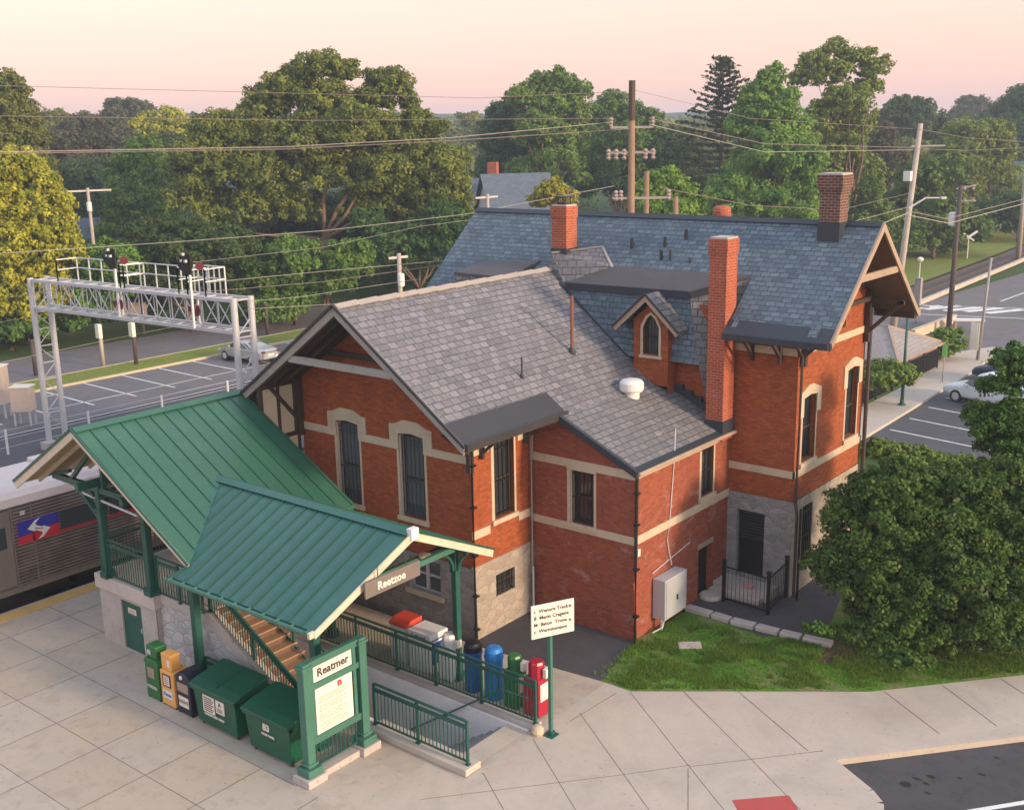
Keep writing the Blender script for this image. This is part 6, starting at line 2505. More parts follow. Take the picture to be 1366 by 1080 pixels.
mb.beam((-6.4, 53, 0.2), (-6.2, 61, 0.2), 0.35, 0.6)
tag(mb.build('garden_wall', m['trim'], None), 'low tan wall running toward the crosswalk behind the shelter', 'wall')
# bench-like white slab by the bush
q = at(1290, 438, Z=0)
t = thing('bench', 'white slab bench on short legs beside the round bush', 'bench', tuple(q), 0.5)
mb = MB()
mb.box(-1.1, 1.1, -.3, .3, .55, .68)
part('seat', mb, m['white'], t)
for x in (-.8, .8):
    mb = MB()
    mb.box(x - .1, x + .1, -.25, .25, 0, .55)
    part('leg', mb, m['tan'], t)


def wire(label, pts, r=0.02, sag=0.0, mat=None):
    """pts: (u, v, depth)"""
    P_ = [at(u, v, depth=d) for u, v, d in pts]
    out = []
    for a, b in zip(P_, P_[1:]):
        for i in range(12):
            f = i / 12
            q = a.lerp(b, f)
            q.z -= sag * 4 * f * (1 - f)
            out.append(q)
    out.append(P_[-1])
    mb = MB()
    mb.tube([tuple(p) for p in out], r * 0.72, 5, cap=False)
    o = mb.build('overhead_wire', mat or m['wire'], None, uv=False)
    tag(o, label, 'wire', 'overhead wires')


m['wire'] = plain('weathered_wire', (0.30, 0.22, 0.19), 0.5, 0.2, 0.1)
m['wire_lt'] = plain('pale_wire', (0.42, 0.37, 0.31), 0.5, 0.2, 0.1)  # paler wire colour for some of the strands
wire('topmost wire crossing the open sky to the left of the pole top', [(-60, 113, 42), (640, 131, 44), (838, 122, 45)], 0.014)
wire('second wire from the top, passing in front of the big oak', [(-60, 154, 42), (420, 161, 44), (820, 158, 45)], 0.016)
wire('upper strand of the thick double wire across the left treetops', [(-60, 204, 38), (380, 196, 42), (600, 184, 43), (818, 163, 45)], 0.02, mat=m['wire_lt'])
wire('lower strand of the thick double wire across the left treetops', [(-60, 206, 38), (380, 199, 42), (600, 188, 43), (842, 172, 45)], 0.02)
wire('slanting wire from the left edge over the gantry to the low crossarm', [(-60, 342, 40), (230, 323, 42), (430, 308, 43), (620, 286, 44), (820, 248, 45)], 0.018, mat=m['wire_lt'])
wire('slanting wire that ends behind the blue roof below the oak trunk', [(240, 352, 52), (430, 330, 52), (560, 302, 52), (700, 284, 52)], 0.016, mat=m['wire_lt'])
wire('wire in front of the oak shrubs, uppermost of the four right of the gantry', [(275, 377, 40), (430, 362, 41), (610, 346, 42)], 0.016, mat=m['wire_lt'])
wire('wire in front of the oak shrubs, second of the four right of the gantry', [(275, 389, 40), (430, 376, 41), (600, 352, 42)], 0.016)
wire('wire in front of the oak shrubs, third of the four right of the gantry', [(330, 402, 40), (400, 396, 41), (560, 372, 42)], 0.014, mat=m['wire_lt'])
wire('wire in front of the oak shrubs, lowest of the four right of the gantry', [(330, 412, 40), (440, 406, 41), (520, 402, 42)], 0.014, mat=m['wire_lt'])
wire('thin wire at the left edge above the beige cabinets', [(-40, 404, 42), (42, 392, 42), (100, 380, 42)], 0.012)
wire('thin wire just under the gantry truss at the left', [(-40, 438, 42), (50, 420, 42), (120, 412, 42)], 0.012)
wire('low wire along the road verge under the gantry', [(-40, 492, 46), (160, 450, 48), (310, 420, 50)], 0.012, mat=m['wire_lt'])
wire('thin wire dropping from the tallest pole top to the right', [(845, 120, 45), (1000, 158, 52), (1218, 172, 69)], 0.014)
wire('sagging wire from the insulators to the pale pole, upper one', [(866, 158, 45), (1020, 192, 55), (1219, 197, 69)], 0.02)
wire('sagging wire from the insulators to the pale pole, middle one', [(866, 166, 45), (1020, 203, 55), (1218, 200, 69)], 0.02, mat=m['wire_lt'])
wire('low wire crossing in front of the right trees above the ridge chimney', [(880, 250, 45), (1000, 274, 52), (1120, 280, 60), (1213, 258, 69)], 0.016)
wire('upper wire right of the pale pole', [(1224, 172, 69), (1290, 184, 80), (1380, 190, 95)], 0.02)
wire('middle wire right of the pale pole', [(1220, 198, 69), (1290, 201, 80), (1380, 196, 95)], 0.02)
wire('cable from the pale pole drooping past the transformer, upper strand', [(1213, 282, 69), (1262, 292, 72), (1380, 262, 90)], 0.035)
wire('cable from the pale pole drooping past the transformer, lower strand', [(1212, 287, 69), (1265, 298, 72), (1380, 268, 90)], 0.035, mat=m['wire_lt'])
wire('thick cable running from the blue gable peak up to the pale pole', [(1120, 322, 60), (1165, 303, 64), (1212, 284, 69)], 0.035, mat=m['wire_lt'])
wire('second cable running from the gable peak to the pale pole', [(1100, 305, 60), (1160, 290, 64), (1212, 276, 69)], 0.03)


# ------------------------------------------------------------ houses beyond
def house(label, loc, rz, w, d, h, rh, wall, roofm, chim=None, wins=3):
    t = thing('house', label, 'house', loc, rz)
    mb = MB()
    mb.box(-w / 2, w / 2, -d / 2, d / 2, 0, h)
    mb.prism([(-w / 2, -d / 2, h), (-w / 2, d / 2, h), (-w / 2, 0, h + rh - .1)], (w, 0, 0))
    part('wall', mb, wall, t)
    mb = MB()
    for s in (-1, 1):
        mb.prism([(-w / 2 - .4, 0, h + rh), (-w / 2 - .4, s * (d / 2 + .5), h - .3), (w / 2 + .4, s * (d / 2 + .5), h - .3), (w / 2 + .4, 0, h + rh)], (0, 0, .18))
    r = part('roof', mb, roofm, t)
    if chim:
        mb = MB()
        mb.box(chim[0] - .5, chim[0] + .5, chim[1] - .4, chim[1] + .4, h * .4, h + rh + chim[2])
        part('chimney', mb, m['brick_chim'], r)
    for i in range(wins):
        x = -w / 2 + w * (i + .5) / wins
        mb = MB()
        mb.box(x - .5, x + .5, -d / 2 - .06, -d / 2 - .02, h - 2.2, h - .8)
        wdw = part('window', mb, m['glass'], t)
        mb = MB()
        for (a, b, c_, e) in ((-.6, -.5, -2.3, -.7), (.5, .6, -2.3, -.7)):
            mb.box(x + a, x + b, -d / 2 - .09, -d / 2 - .03, h + c_, h + e)
        part('frame', mb, m['white'], wdw)
    return t


RF = slate('house_shingles', (0.075, 0.10, 0.14), (0.12, 0.15, 0.19), (0.04, 0.05, 0.07), 0.5, 0.35, (0.1, 0.12, 0.15))
WHT = plain('white_siding', (0.62, 0.58, 0.55), 0.7)
c = at(688, 262, depth=112)
house('house with a steep blue grey roof behind the station ridge', (c.x, c.y, 0), math.radians(52), 6.4, 8, c.z - 1.8, 3.9, WHT, RF, None)
c = at(638, 258, depth=120)
house('white gabled house with a tall brick chimney by the oak', (c.x - 1, c.y, 0), math.radians(20), 6, 6, c.z - 1.2, 2.6, WHT, RF, (3.2, -1.8, 1.9))
c = at(128, 305, depth=118)
house('low house with a grey green roof at the far left', (c.x, c.y, 0), math.radians(60), 9, 7, c.z - 1.2, 2.2, m['tan'], RF, None)
c = at(520, 388, depth=74)
house('small brownish garage behind the wires left of the blue roof', (c.x, c.y, -0.3), math.radians(30), 4.2, 3.5, 2.0, 0.8, m['tan'], slate('brown_shingles', (0.2, 0.14, 0.12), (0.26, 0.19, 0.16), (0.12, 0.09, 0.08), 0.4, 0.3, (0.15, 0.11, 0.1)), None)
c = at(1345, 232, depth=150)
house('white gabled house half hidden by trees at the right edge', (c.x, c.y, 0), math.radians(15), 9, 8, c.z - 1.5, 3, WHT, RF, None)
# pole with white transformer among left trees and one behind the station
for (u, vb, vt, d_, lab, arm) in ((122, 300, 250, 98, 'pale utility pole with a white can among the left trees', 3.4), (535, 410, 336, 70, 'short utility pole with a pale can left of the blue roof', 0.9), (652, 330, 258, 92, 'utility pole fragment in front of the oak edge', 1.4)):
    a, b = at(u, vb, depth=d_), at(u, vt, depth=d_)
    t = pole('utility_pole', lab, 'utility pole', a.x, a.y, b.z + .3, 0.16, 0.13, m['wood_pale'])
    mb = MB()
    mb.beam(tuple(-RH * arm * .7 + Vector((0, 0, b.z))), tuple(RH * arm * .6 + Vector((0, 0, b.z + .1))), 0.12, 0.14)
    part('crossarm', mb, m['ivory'], t)
    mb = MB()
    mb.lathe([(0.2, 0), (0.22, .1), (0.22, .75), (0.14, .8)], (0.3, -.2, b.z - 1.7), 12)
    part('transformer', mb, m['white'], t)

# ------------------------------------------------------------ vegetation
import numpy as np
LEAF = {}
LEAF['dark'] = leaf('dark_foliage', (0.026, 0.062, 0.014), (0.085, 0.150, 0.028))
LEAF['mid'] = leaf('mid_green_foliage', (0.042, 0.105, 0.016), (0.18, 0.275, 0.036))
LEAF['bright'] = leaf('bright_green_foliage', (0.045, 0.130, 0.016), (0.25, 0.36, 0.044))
LEAF['gold'] = leaf('golden_green_foliage', (0.12, 0.17, 0.012), (0.55, 0.50, 0.04))
LEAF['olive'] = leaf('olive_green_foliage', (0.045, 0.082, 0.014), (0.26, 0.27, 0.036))
LEAF['yellow_green'] = leaf('yellow_green_foliage', (0.060, 0.125, 0.014), (0.30, 0.36, 0.04))  # a yellower green for two of the right-hand trees
LEAF['rust'] = leaf('reddish_foliage', (0.055, 0.062, 0.030), (0.14, 0.135, 0.06))
LEAF['conifer'] = leaf('conifer_foliage', (0.022, 0.040, 0.016), (0.075, 0.085, 0.035))
LEAF['near'] = leaf('near_shrub_foliage', (0.018, 0.062, 0.012), (0.11, 0.21, 0.028), 0.5)
LEAF['near2'] = leaf('young_shrub_foliage', (0.085, 0.150, 0.020), (0.20, 0.30, 0.05), 0.5)
LEAF['grass'] = leaf('grass_blades', (0.055, 0.130, 0.015), (0.20, 0.29, 0.04), 0.7)


def leaf_mesh(name, C_, N_, S_, tone, mat, rng, aspect=1.5):
    """quads at centres C_, facing N_, of size S_"""
    n = len(C_)
    N_ = N_ / np.maximum(1e-6, np.linalg.norm(N_, axis=1))[:, None]
    R_ = rng.normal(size=(n, 3))
    A = np.cross(N_, R_)
    A /= np.maximum(1e-6, np.linalg.norm(A, axis=1))[:, None]
    B = np.cross(N_, A)
    a = A * (S_ * aspect / 2)[:, None]
    b = B * (S_ / 2)[:, None]
    V = np.empty((n, 4, 3))
    V[:, 0] = C_ - a
    V[:, 1] = C_ - b + a * .15
    V[:, 2] = C_ + a
    V[:, 3] = C_ + b + a * .15
    me = bpy.data.meshes.new(name)
    me.vertices.add(n * 4)
    me.vertices.foreach_set('co', V.reshape(-1).astype('f4'))
    me.loops.add(n * 4)
    me.loops.foreach_set('vertex_index', np.arange(n * 4, dtype='i4'))
    me.polygons.add(n)
    me.polygons.foreach_set('loop_start', np.arange(0, n * 4, 4, dtype='i4'))
    me.update(calc_edges=True)
    at_ = me.attributes.new('tone', 'FLOAT', 'POINT')
    at_.data.foreach_set('value', np.repeat(np.clip(tone, 0, 1), 4).astype('f4'))
    me.materials.append(mat)
    return me


def crown(lobes, leaf_size, dens, rng, clump=0.25, mat='mid', name='crown', flat=0.85, up=0.25, core=True, tone_by=0.62):
    """lobes: list of (centre, (rx, ry, rz)); leaf clumps spread through and over each lobe"""
    Cs, Ns, Ss, Ts = [], [], [], []
    for c, r in lobes:
        c = np.array(c)
        r = np.array(r, float)
        rm = r.mean()
        rc = max(clump * rm, leaf_size * 1.6)
        area = 4 * math.pi * rm * rm
        nc = int(max(7, 1.45 * area / (math.pi * rc * rc)))
        d = rng.normal(size=(nc, 3))
        d /= np.linalg.norm(d, axis=1)[:, None]
        d[:, 2] = np.where(d[:, 2] < -0.55, -d[:, 2], d[:, 2])
        rad = rng.uniform(0.60, 1.16, nc)
        cc = c + d * r * rad[:, None]
        cr_ = rc * rng.uniform(0.55, 1.25, nc)
        ct = rng.uniform(0, 1, nc)
        nl = np.maximum(6, (dens * 4 * math.pi * cr_ ** 2 / (leaf_size ** 2)).astype(int))
        idx = np.repeat(np.arange(nc), nl)
        e = rng.normal(size=(len(idx), 3))
        e /= np.linalg.norm(e, axis=1)[:, None]
        e[:, 2] = np.where(rng.uniform(size=len(idx)) < up, np.abs(e[:, 2]), e[:, 2])
        rr = rng.uniform(0.35, 1.05, len(idx)) ** 0.7
        p = cc[idx] + e * (cr_[idx] * rr)[:, None] * np.array([1, 1, flat])
        nn_ = e * 0.9 + d[idx] * 0.35 + rng.normal(size=e.shape) * 0.45 + np.array([0, 0, 0.25])
        Cs.append(p)
        Ns.append(nn_)
        Ss.append(leaf_size * rng.uniform(0.6, 1.3, len(idx)))
        Ts.append(ct[idx] * tone_by + rng.uniform(0, 1 - tone_by, len(idx)))
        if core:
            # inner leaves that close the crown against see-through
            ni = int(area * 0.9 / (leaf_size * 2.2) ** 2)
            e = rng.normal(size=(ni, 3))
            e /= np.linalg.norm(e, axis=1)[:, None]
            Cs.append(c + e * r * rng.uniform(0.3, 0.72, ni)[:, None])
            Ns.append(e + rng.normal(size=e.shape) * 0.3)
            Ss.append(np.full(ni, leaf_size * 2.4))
            Ts.append(rng.uniform(0, 0.5, ni))  # darker tones: shade inside the crown put into the leaf colour
    C_, N_, S_, T_ = map(np.concatenate, (Cs, Ns, Ss, Ts))
    return leaf_mesh(name, C_, N_, S_, T_, LEAF[mat], rng)


def limb(mb, a, b, r0, r1, rnd_, n=6):
    a, b = Vector(a), Vector(b)
    L = (b - a).length
    pts = [a]
    for i in range(1, 5):
        q = a.lerp(b, i / 4)
        if i < 4:
            q += Vector((rnd_.uniform(-1, 1), rnd_.uniform(-1, 1), rnd_.uniform(-.5, .5))) * L * 0.05
        pts.append(q)
    mb.tube([tuple(p) for p in pts], r0, n, r2=r1)


LEAFK = 0.74


def tree(label, lobes_px, depth, base_u, leaf_px=4.2, mat='mid', dens=0.55, seed=1, trunk=0.35, cat='tree', name='broadleaf_tree', z0=-0.3, group=None, clump=0.25, back=True, core=True, spread=0.6, bark='bark', limbs=True, fork_v=None):
    """lobes_px: (u, v, ru, rv) as the photograph shows them; each lobe is a real ellipsoid around the tree's own axis"""
    rng = np.random.default_rng(seed)
    rr = random.Random(seed)
    k = depth / FPX
    base = at(base_u, 400, depth=depth)
    base = Vector((base.x, base.y, z0))
    away = Vector((DV.x, DV.y, 0)).normalized()
    lobes = []
    for (u, v, ru, rv) in lobes_px:
        c = at(u, v, depth=depth)
        sh = (rr.uniform(-1, 1) * spread) * ru * k
        c = c + away * sh
        lobes.append((tuple(c - base), (ru * k, ru * k, rv * k)))
        for _ in range(2):
            th_ = rr.uniform(0, 6.283)
            sc_ = rr.uniform(.26, .42)
            cs = c + RH * (math.cos(th_) * ru * k) + Vector((0, 0, math.sin(th_) * rv * k)) + away * (rr.uniform(-.5, .5) * ru * k)
            lobes.append((tuple(cs - base), (ru * k * sc_, ru * k * sc_, rv * k * sc_)))
        if back:
            c2 = c + away * (ru * k * 0.9 + abs(sh)) - Vector((0, 0, rv * k * 0.15))
            lobes.append((tuple(c2 - base), (ru * k * .85, ru * k * .85, rv * k * .85)))
    t = thing(name, label, cat, tuple(base), 0, group)
    ls = leaf_px * k * LEAFK
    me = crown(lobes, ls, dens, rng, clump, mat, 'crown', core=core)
    o = bpy.data.objects.new('crown', me)
    COL.objects.link(o)
    o.parent = t
    if trunk:
        mb = MB()
        cz = min(l[0][2] for l in lobes)
        fork = Vector((0, 0, max(1.0, cz * 0.55)))
        if fork_v:
            fork = Vector((0, 0, at(base_u, fork_v, depth=depth).z - z0))
        mb.tube([(0, 0, -0.1), (0.03, 0.02, fork.z * .5), tuple(fork)], trunk, 8, r2=trunk * .75)
        if limbs:
            for c, r in lobes[::(4 if back else 3) * (limbs if limbs is not True else 1)]:
                limb(mb, fork, fork.lerp(Vector(c), 0.85), trunk * .4, trunk * .07, rr)
        part('trunk', mb, m[bark], t, uv=False, smooth=True)
    return t


def L(*a):
    return list(a)


# the big oak: many separate lobes, gaps at the top where the sky shows
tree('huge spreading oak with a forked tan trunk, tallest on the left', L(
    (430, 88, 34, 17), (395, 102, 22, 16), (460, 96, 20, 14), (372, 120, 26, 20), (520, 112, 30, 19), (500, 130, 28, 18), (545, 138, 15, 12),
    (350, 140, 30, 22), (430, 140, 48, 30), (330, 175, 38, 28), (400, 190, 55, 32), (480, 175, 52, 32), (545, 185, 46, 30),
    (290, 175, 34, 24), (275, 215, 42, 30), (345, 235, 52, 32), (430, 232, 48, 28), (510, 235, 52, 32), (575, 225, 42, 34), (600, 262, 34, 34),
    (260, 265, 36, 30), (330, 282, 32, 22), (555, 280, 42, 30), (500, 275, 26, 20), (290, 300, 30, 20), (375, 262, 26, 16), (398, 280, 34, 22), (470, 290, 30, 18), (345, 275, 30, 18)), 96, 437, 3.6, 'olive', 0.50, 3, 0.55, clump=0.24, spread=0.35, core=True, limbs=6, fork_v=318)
tree('dark tree standing close behind the forked oak trunk', L(
    (385, 290, 40, 26), (440, 290, 46, 28), (490, 285, 40, 26), (350, 320, 40, 26), (420, 325, 50, 24), (475, 325, 44, 24)), 110, 430, 3.6, 'dark', 0.5, 41, 0.3)
tree('gold green tree with sunlit crown at the left edge', L(
    (14, 228, 40, 28), (44, 262, 38, 32), (4, 290, 48, 40), (68, 300, 30, 28), (35, 330, 46, 32), (84, 335, 24, 22), (0, 370, 50, 30), (56, 375, 36, 26), (-40, 300, 50, 60), (30, 405, 50, 24)), 78, 10, 4.6, 'gold', 0.55, 5, 0.35, spread=.4)
tree('tall dark gold tree rising behind the one at the left edge', L(
    (4, 118, 22, 22), (18, 150, 24, 22), (-10, 160, 40, 30), (26, 185, 28, 24), (0, 210, 40, 30), (46, 215, 20, 16), (0, 255, 55, 30)), 105, 5, 3.8, 'olive', 0.5, 6, 0.35)
tree('bright green rounded tree between the far left house and the oak', L(
    (192, 205, 26, 20), (178, 232, 32, 26), (212, 240, 32, 28), (190, 268, 42, 28), (172, 300, 34, 24), (216, 298, 30, 24)), 116, 192, 3.6, 'bright', 0.5, 7, 0.3)
tree('dull reddish tree behind the bright green one', L(
    (120, 178, 40, 22), (90, 195, 34, 24), (150, 195, 40, 26), (120, 225, 60, 34), (100, 265, 50, 26), (150, 262, 42, 26)), 150, 125, 3.4, 'rust', 0.5, 8, 0.3)
tree('purplish round topped tree highest on the far left skyline', L(
    (165, 146, 26, 13), (190, 148, 18, 13), (176, 165, 40, 20)), 200, 175, 3.2, 'rust', 0.5, 9, 0.3)
tree('yellow green tree to the left of the oak shoulder', L(
    (222, 162, 26, 15), (205, 180, 30, 20), (240, 185, 24, 22)), 158, 222, 3.2, 'gold', 0.45, 10, 0.3)
tree('small olive tree against the blue hills on the left', L(
    (72, 160, 20, 13), (66, 182, 30, 22), (48, 190, 18, 18)), 175, 68, 3.2, 'olive', 0.5, 11, 0.25)
tree('dark tree below the purplish one on the far left', L(
    (120, 250, 50, 30), (90, 275, 40, 26), (140, 285, 40, 24), (60, 240, 30, 26), (35, 250, 40, 30), (220, 205, 34, 26)), 130, 115, 3.6, 'dark', 0.5, 12, 0.3)
tree('dense dark green tree under the oak shoulder', L(
    (250, 330, 52, 32), (300, 335, 46, 28), (215, 345, 42, 26), (200, 320, 34, 26), (260, 370, 55, 22), (180, 365, 40, 24)), 84, 250, 4.4, 'dark', 0.55, 13, 0.3)
tree('low leafy tree beneath the oak trunk', L(
    (395, 345, 40, 26), (350, 365, 46, 26), (420, 380, 50, 22), (465, 350, 36, 26), (320, 385, 46, 20), (370, 405, 46, 16)), 86, 390, 4.4, 'mid', 0.5, 14, 0.3)
tree('dark green tree filling the oak edge by the blue roof', L(
    (560, 320, 40, 26), (600, 300, 34, 26), (520, 335, 34, 24), (590, 340, 30, 18), (492, 300, 26, 22)), 92, 560, 4.2, 'dark', 0.5, 15, 0.3)
tree('dark undergrowth tree at the foot of the gold one', L(
    (30, 430, 50, 26), (-30, 440, 50, 30), (84, 410, 40, 22), (130, 395, 40, 22), (150, 350, 36, 26), (110, 370, 30, 22)), 80, 60, 4.4, 'mid', 0.5, 16, 0.2)
# centre
tree('tall light green tree with an open top left of the central pole', L(
    (720, 112, 18, 14), (745, 108, 20, 13), (772, 122, 16, 13), (695, 130, 18, 15), (735, 138, 34, 22), (768, 150, 22, 18), (720, 175, 34, 28), (755, 190, 30, 30), (735, 225, 44, 30), (700, 235, 26, 22)), 130, 735, 3.5, 'bright', 0.48, 17, 0.35)
tree('dark rounded tree just right of the oak gap', L(
    (680, 150, 24, 18), (668, 185, 28, 26), (690, 205, 28, 24), (662, 228, 26, 22), (690, 245, 30, 18)), 138, 676, 3.4, 'dark', 0.5, 18, 0.3)
tree('pale misty tree seen far through the gap beside the oak', L(
    (628, 162, 16, 10), (640, 182, 22, 18), (622, 205, 18, 18)), 240, 630, 3.0, 'olive', 0.5, 19, 0.3)
tree('broad mid green tree directly behind the tallest pole', L(
    (818, 140, 24, 15), (795, 158, 26, 18), (838, 158, 28, 20), (868, 160, 20, 14), (815, 195, 40, 28), (860, 200, 34, 30), (800, 235, 34, 26), (845, 245, 36, 24)), 142, 825, 3.5, 'mid', 0.5, 20, 0.3)
tree('little yellow green tree beside the blue grey house roof', L(
    (735, 255, 20, 14), (752, 264, 18, 13), (722, 268, 16, 12)), 96, 738, 3.4, 'gold', 0.5, 21, 0.15)
tree('bright green bushy tree just behind the blue ridge and thin posts', L(
    (885, 245, 28, 18), (865, 265, 26, 18), (905, 262, 28, 20), (885, 285, 44, 18)), 84, 885, 4.2, 'bright', 0.5, 22, 0.2)
tree('dark tree mass to the left of the conifer', L(
    (905, 195, 26, 22), (915, 228, 28, 26), (945, 265, 30, 26), (925, 275, 30, 20), (880, 215, 22, 24)), 140, 915, 3.5, 'dark', 0.5, 23, 0.3)
tree('large light green tree right of the conifer', L(
    (1030, 108, 20, 18), (1015, 132, 26, 20), (1045, 140, 26, 22), (1010, 165, 34, 26), (1055, 175, 34, 28), (1030, 210, 48, 32), (1000, 240, 40, 26), (1060, 240, 38, 30), (975, 262, 34, 26), (1030, 275, 48, 26), (1080, 285, 30, 22)), 108, 1030, 4.0, 'bright', 0.52, 24, 0.4)
tree('tallest right hand tree with open clumps against the sky', L(
    (1085, 82, 20, 13), (1075, 104, 18, 14), (1118, 66, 18, 13), (1142, 82, 22, 16), (1168, 92, 20, 14), (1160, 118, 20, 14), (1110, 100, 22, 18), (1130, 135, 28, 20), (1105, 160, 28, 24), (1148, 165, 26, 22), (1125, 200, 34, 28), (1100, 230, 26, 26), (1150, 235, 26, 28)), 116, 1122, 3.7, 'yellow_green', 0.42, 25, 0.4, core=False)
tree('small brownish tree between the two right hand trees', L(
    (1180, 190, 16, 22), (1190, 225, 20, 24)), 134, 1185, 3.5, 'rust', 0.45, 26, 0.2)
tree('dark grey green tree on the skyline above the pale pole', L(
    (1205, 142, 20, 13), (1230, 145, 16, 12), (1188, 160, 20, 16), (1220, 165, 32, 20), (1250, 175, 22, 16)), 175, 1215, 3.3, 'dark', 0.48, 27, 0.3)
tree('big rounded sunlit tree at the right beyond the poles', L(
    (1290, 185, 34, 22), (1325, 190, 28, 22), (1275, 215, 38, 28), (1325, 225, 34, 32), (1300, 255, 46, 30), (1265, 265, 34, 26), (1340, 262, 26, 26)), 146, 1300, 3.6, 'yellow_green', 0.5, 28, 0.35)
tree('dark tree crown at the top right corner of the treeline', L(
    (1372, 140, 32, 20), (1350, 160, 26, 18), (1380, 180, 40, 26), (1350, 200, 26, 20)), 190, 1372, 3.3, 'dark', 0.5, 29, 0.3)
tree('purplish far tree on the skyline left of the corner tree', L(
    (1290, 142, 14, 11), (1305, 140, 14, 11), (1278, 155, 14, 12), (1300, 160, 28, 14)), 260, 1292, 2.8, 'rust', 0.45, 30, 0.3)
tree('dark green tree behind the dark pole with the transformer', L(
    (1240, 235, 34, 28), (1225, 270, 36, 28), (1255, 290, 40, 26), (1215, 305, 34, 22), (1290, 300, 36, 20), (1250, 320, 40, 14)), 120, 1240, 4.0, 'mid', 0.52, 31, 0.3)
tree('pointed green tree touching the right of the ridge chimney', L(
    (1160, 255, 14, 18), (1165, 280, 22, 20), (1175, 305, 28, 22), (1190, 325, 28, 18), (1150, 310, 26, 20)), 112, 1168, 4.0, 'mid', 0.52, 32, 0.25)
tree('dark spreading tree over the bank at the right edge', L(
    (1340, 285, 34, 20), (1370, 280, 36, 26), (1310, 292, 26, 14)), 135, 1350, 3.8, 'dark', 0.5, 33, 0.25)


# conifer: whorls of rising branches with hanging needle sprays
def conifer(label, u, v_top, v_base, half, depth, seed):
    rng = np.random.default_rng(seed)
    k = depth / FPX
    base = at(u, 400, depth=depth)
    base.z = -0.3
    H = at(u, v_top, depth=depth).z + 0.3
    z_lo = at(u, v_base, depth=depth).z
    t = thing('conifer_tree', label, 'tree', tuple(base))
    Cs, Ns, Ss, Ts = [], [], [], []
    mb = MB()
    mb.tube([(0, 0, 0), (0, 0, H * .6), (0, 0, H)], 0.32, 7, r2=0.04)
    z = H - 0.5
    while z > z_lo:
        f = (H - z) / (H - z_lo)
        R_ = half * k * min(1.0, 0.16 + 1.55 * f)
        a0 = rng.uniform(0, 6.283)
        for j in range(7):
            a = a0 + j * 6.283 / 7 + rng.uniform(-.3, .3)
            R2 = R_ * rng.uniform(0.72, 1.12)
            rise = R2 * (0.42 - 0.45 * min(1, f * 1.3))
            n = int(10 + 30 * R2 / (half * k))
            tt = rng.uniform(0.12, 1, n)
            side = rng.normal(size=n) * 0.10 * (R2 * (1.1 - tt) + .6)
            px = np.cos(a) * R2 * tt - np.sin(a) * side
            py = np.sin(a) * R2 * tt + np.cos(a) * side
            pz = z + rise * tt ** 1.2 + rng.normal(size=n) * .07 - .05
            Cs.append(np.stack([px, py, pz], 1))
            Ns.append(rng.normal(size=(n, 3)) * .6 + np.array([0, 0, 1.0]))
            Ss.append(np.full(n, 0.34) * rng.uniform(.6, 1.3, n))
            Ts.append(rng.uniform(0, 1, n) * .5 + rng.uniform(0, .5))
            mb.beam((0, 0, z), (math.cos(a) * R2 * .9, math.sin(a) * R2 * .9, z + rise * .9), 0.06, 0.06, w2=.02, h2=.02)
        z -= 0.55 + 0.25 * f
    me = leaf_mesh('crown', *map(np.concatenate, (Cs, Ns, Ss, Ts)), LEAF['conifer'], rng, 1.8)
    o = bpy.data.objects.new('crown', me)
    COL.objects.link(o)
    o.parent = t
    part('trunk', mb, m['bark'], t, uv=False)


conifer('dark pointed conifer standing against the pink sky', 957, 80, 275, 68, 132, 40)

# near foliage at the right
tree('large dense dark green shrub beside the stone wall, filling the right', L(
    (1200, 658, 46, 38), (1270, 662, 50, 40), (1335, 655, 44, 40), (1180, 700, 60, 52), (1250, 715, 66, 56), (1320, 700, 60, 56), (1160, 765, 58, 44), (1225, 785, 60, 50), (1295, 780, 62, 52), (1355, 770, 52, 60), (1190, 825, 52, 34), (1260, 838, 56, 30), (1330, 835, 56, 34), (1370, 690, 50, 60)),
    30, 1265, 4.8, 'near', 0.60, 50, 0.12, 'shrub', 'shrub', 0.0, clump=0.26, spread=0.25)
tree('fresh green tree leaning in above the shrub at the right edge', L(
    (1352, 482, 24, 18), (1372, 505, 30, 24), (1335, 520, 20, 14), (1330, 560, 32, 18), (1365, 560, 34, 26), (1345, 600, 32, 18), (1385, 610, 40, 30), (1310, 575, 16, 10)),
    31, 1420, 4.8, 'near', 0.45, 51, 0.14, clump=0.30, core=False, spread=.3, name='broadleaf_tree', z0=0.0)
tree('pale green hedge row along the near side of the right car park', L(
    (1165, 600, 20, 12), (1195, 606, 22, 12), (1225, 612, 24, 12), (1255, 618, 24, 12), (1285, 624, 26, 14)),
    42, 1210, 5.0, 'near2', 0.6, 52, 0, 'hedge', 'hedge', 0.0, spread=.1, back=False)
tree('yellow green bush behind the black fence', L(
    (1180, 500, 26, 18), (1204, 500, 16, 14), (1163, 508, 20, 14)), 57, 1182, 4.2, 'near2', 0.6, 53, 0, 'bush', 'bush', 0.0, spread=.2, back=False)
tree('round green bush near the bench and the crosswalk', L(
    (1266, 458, 20, 17), (1258, 464, 14, 12)), 68, 1266, 4.0, 'near2', 0.6, 54, 0, 'bush', 'bush', 0.0, spread=.2, back=False)
for i, (u, v, r, d_) in enumerate(((1090, 838, 12, 29.5), (1175, 872, 16, 27.5), (1210, 882, 20, 27))):
    tree(('low green weed clump at the paving edge by the big shrub', 'small leafy clump in front of the big shrub', 'larger leafy clump at the mulch edge below the shrub')[i], L((u, v, r, r * .45), (u + r, v + 3, r * .7, r * .35)), d_, u, 5.0, 'near', 0.6, 60 + i, 0, 'plant', 'ground_plant', 0.0, spread=.1, back=False)

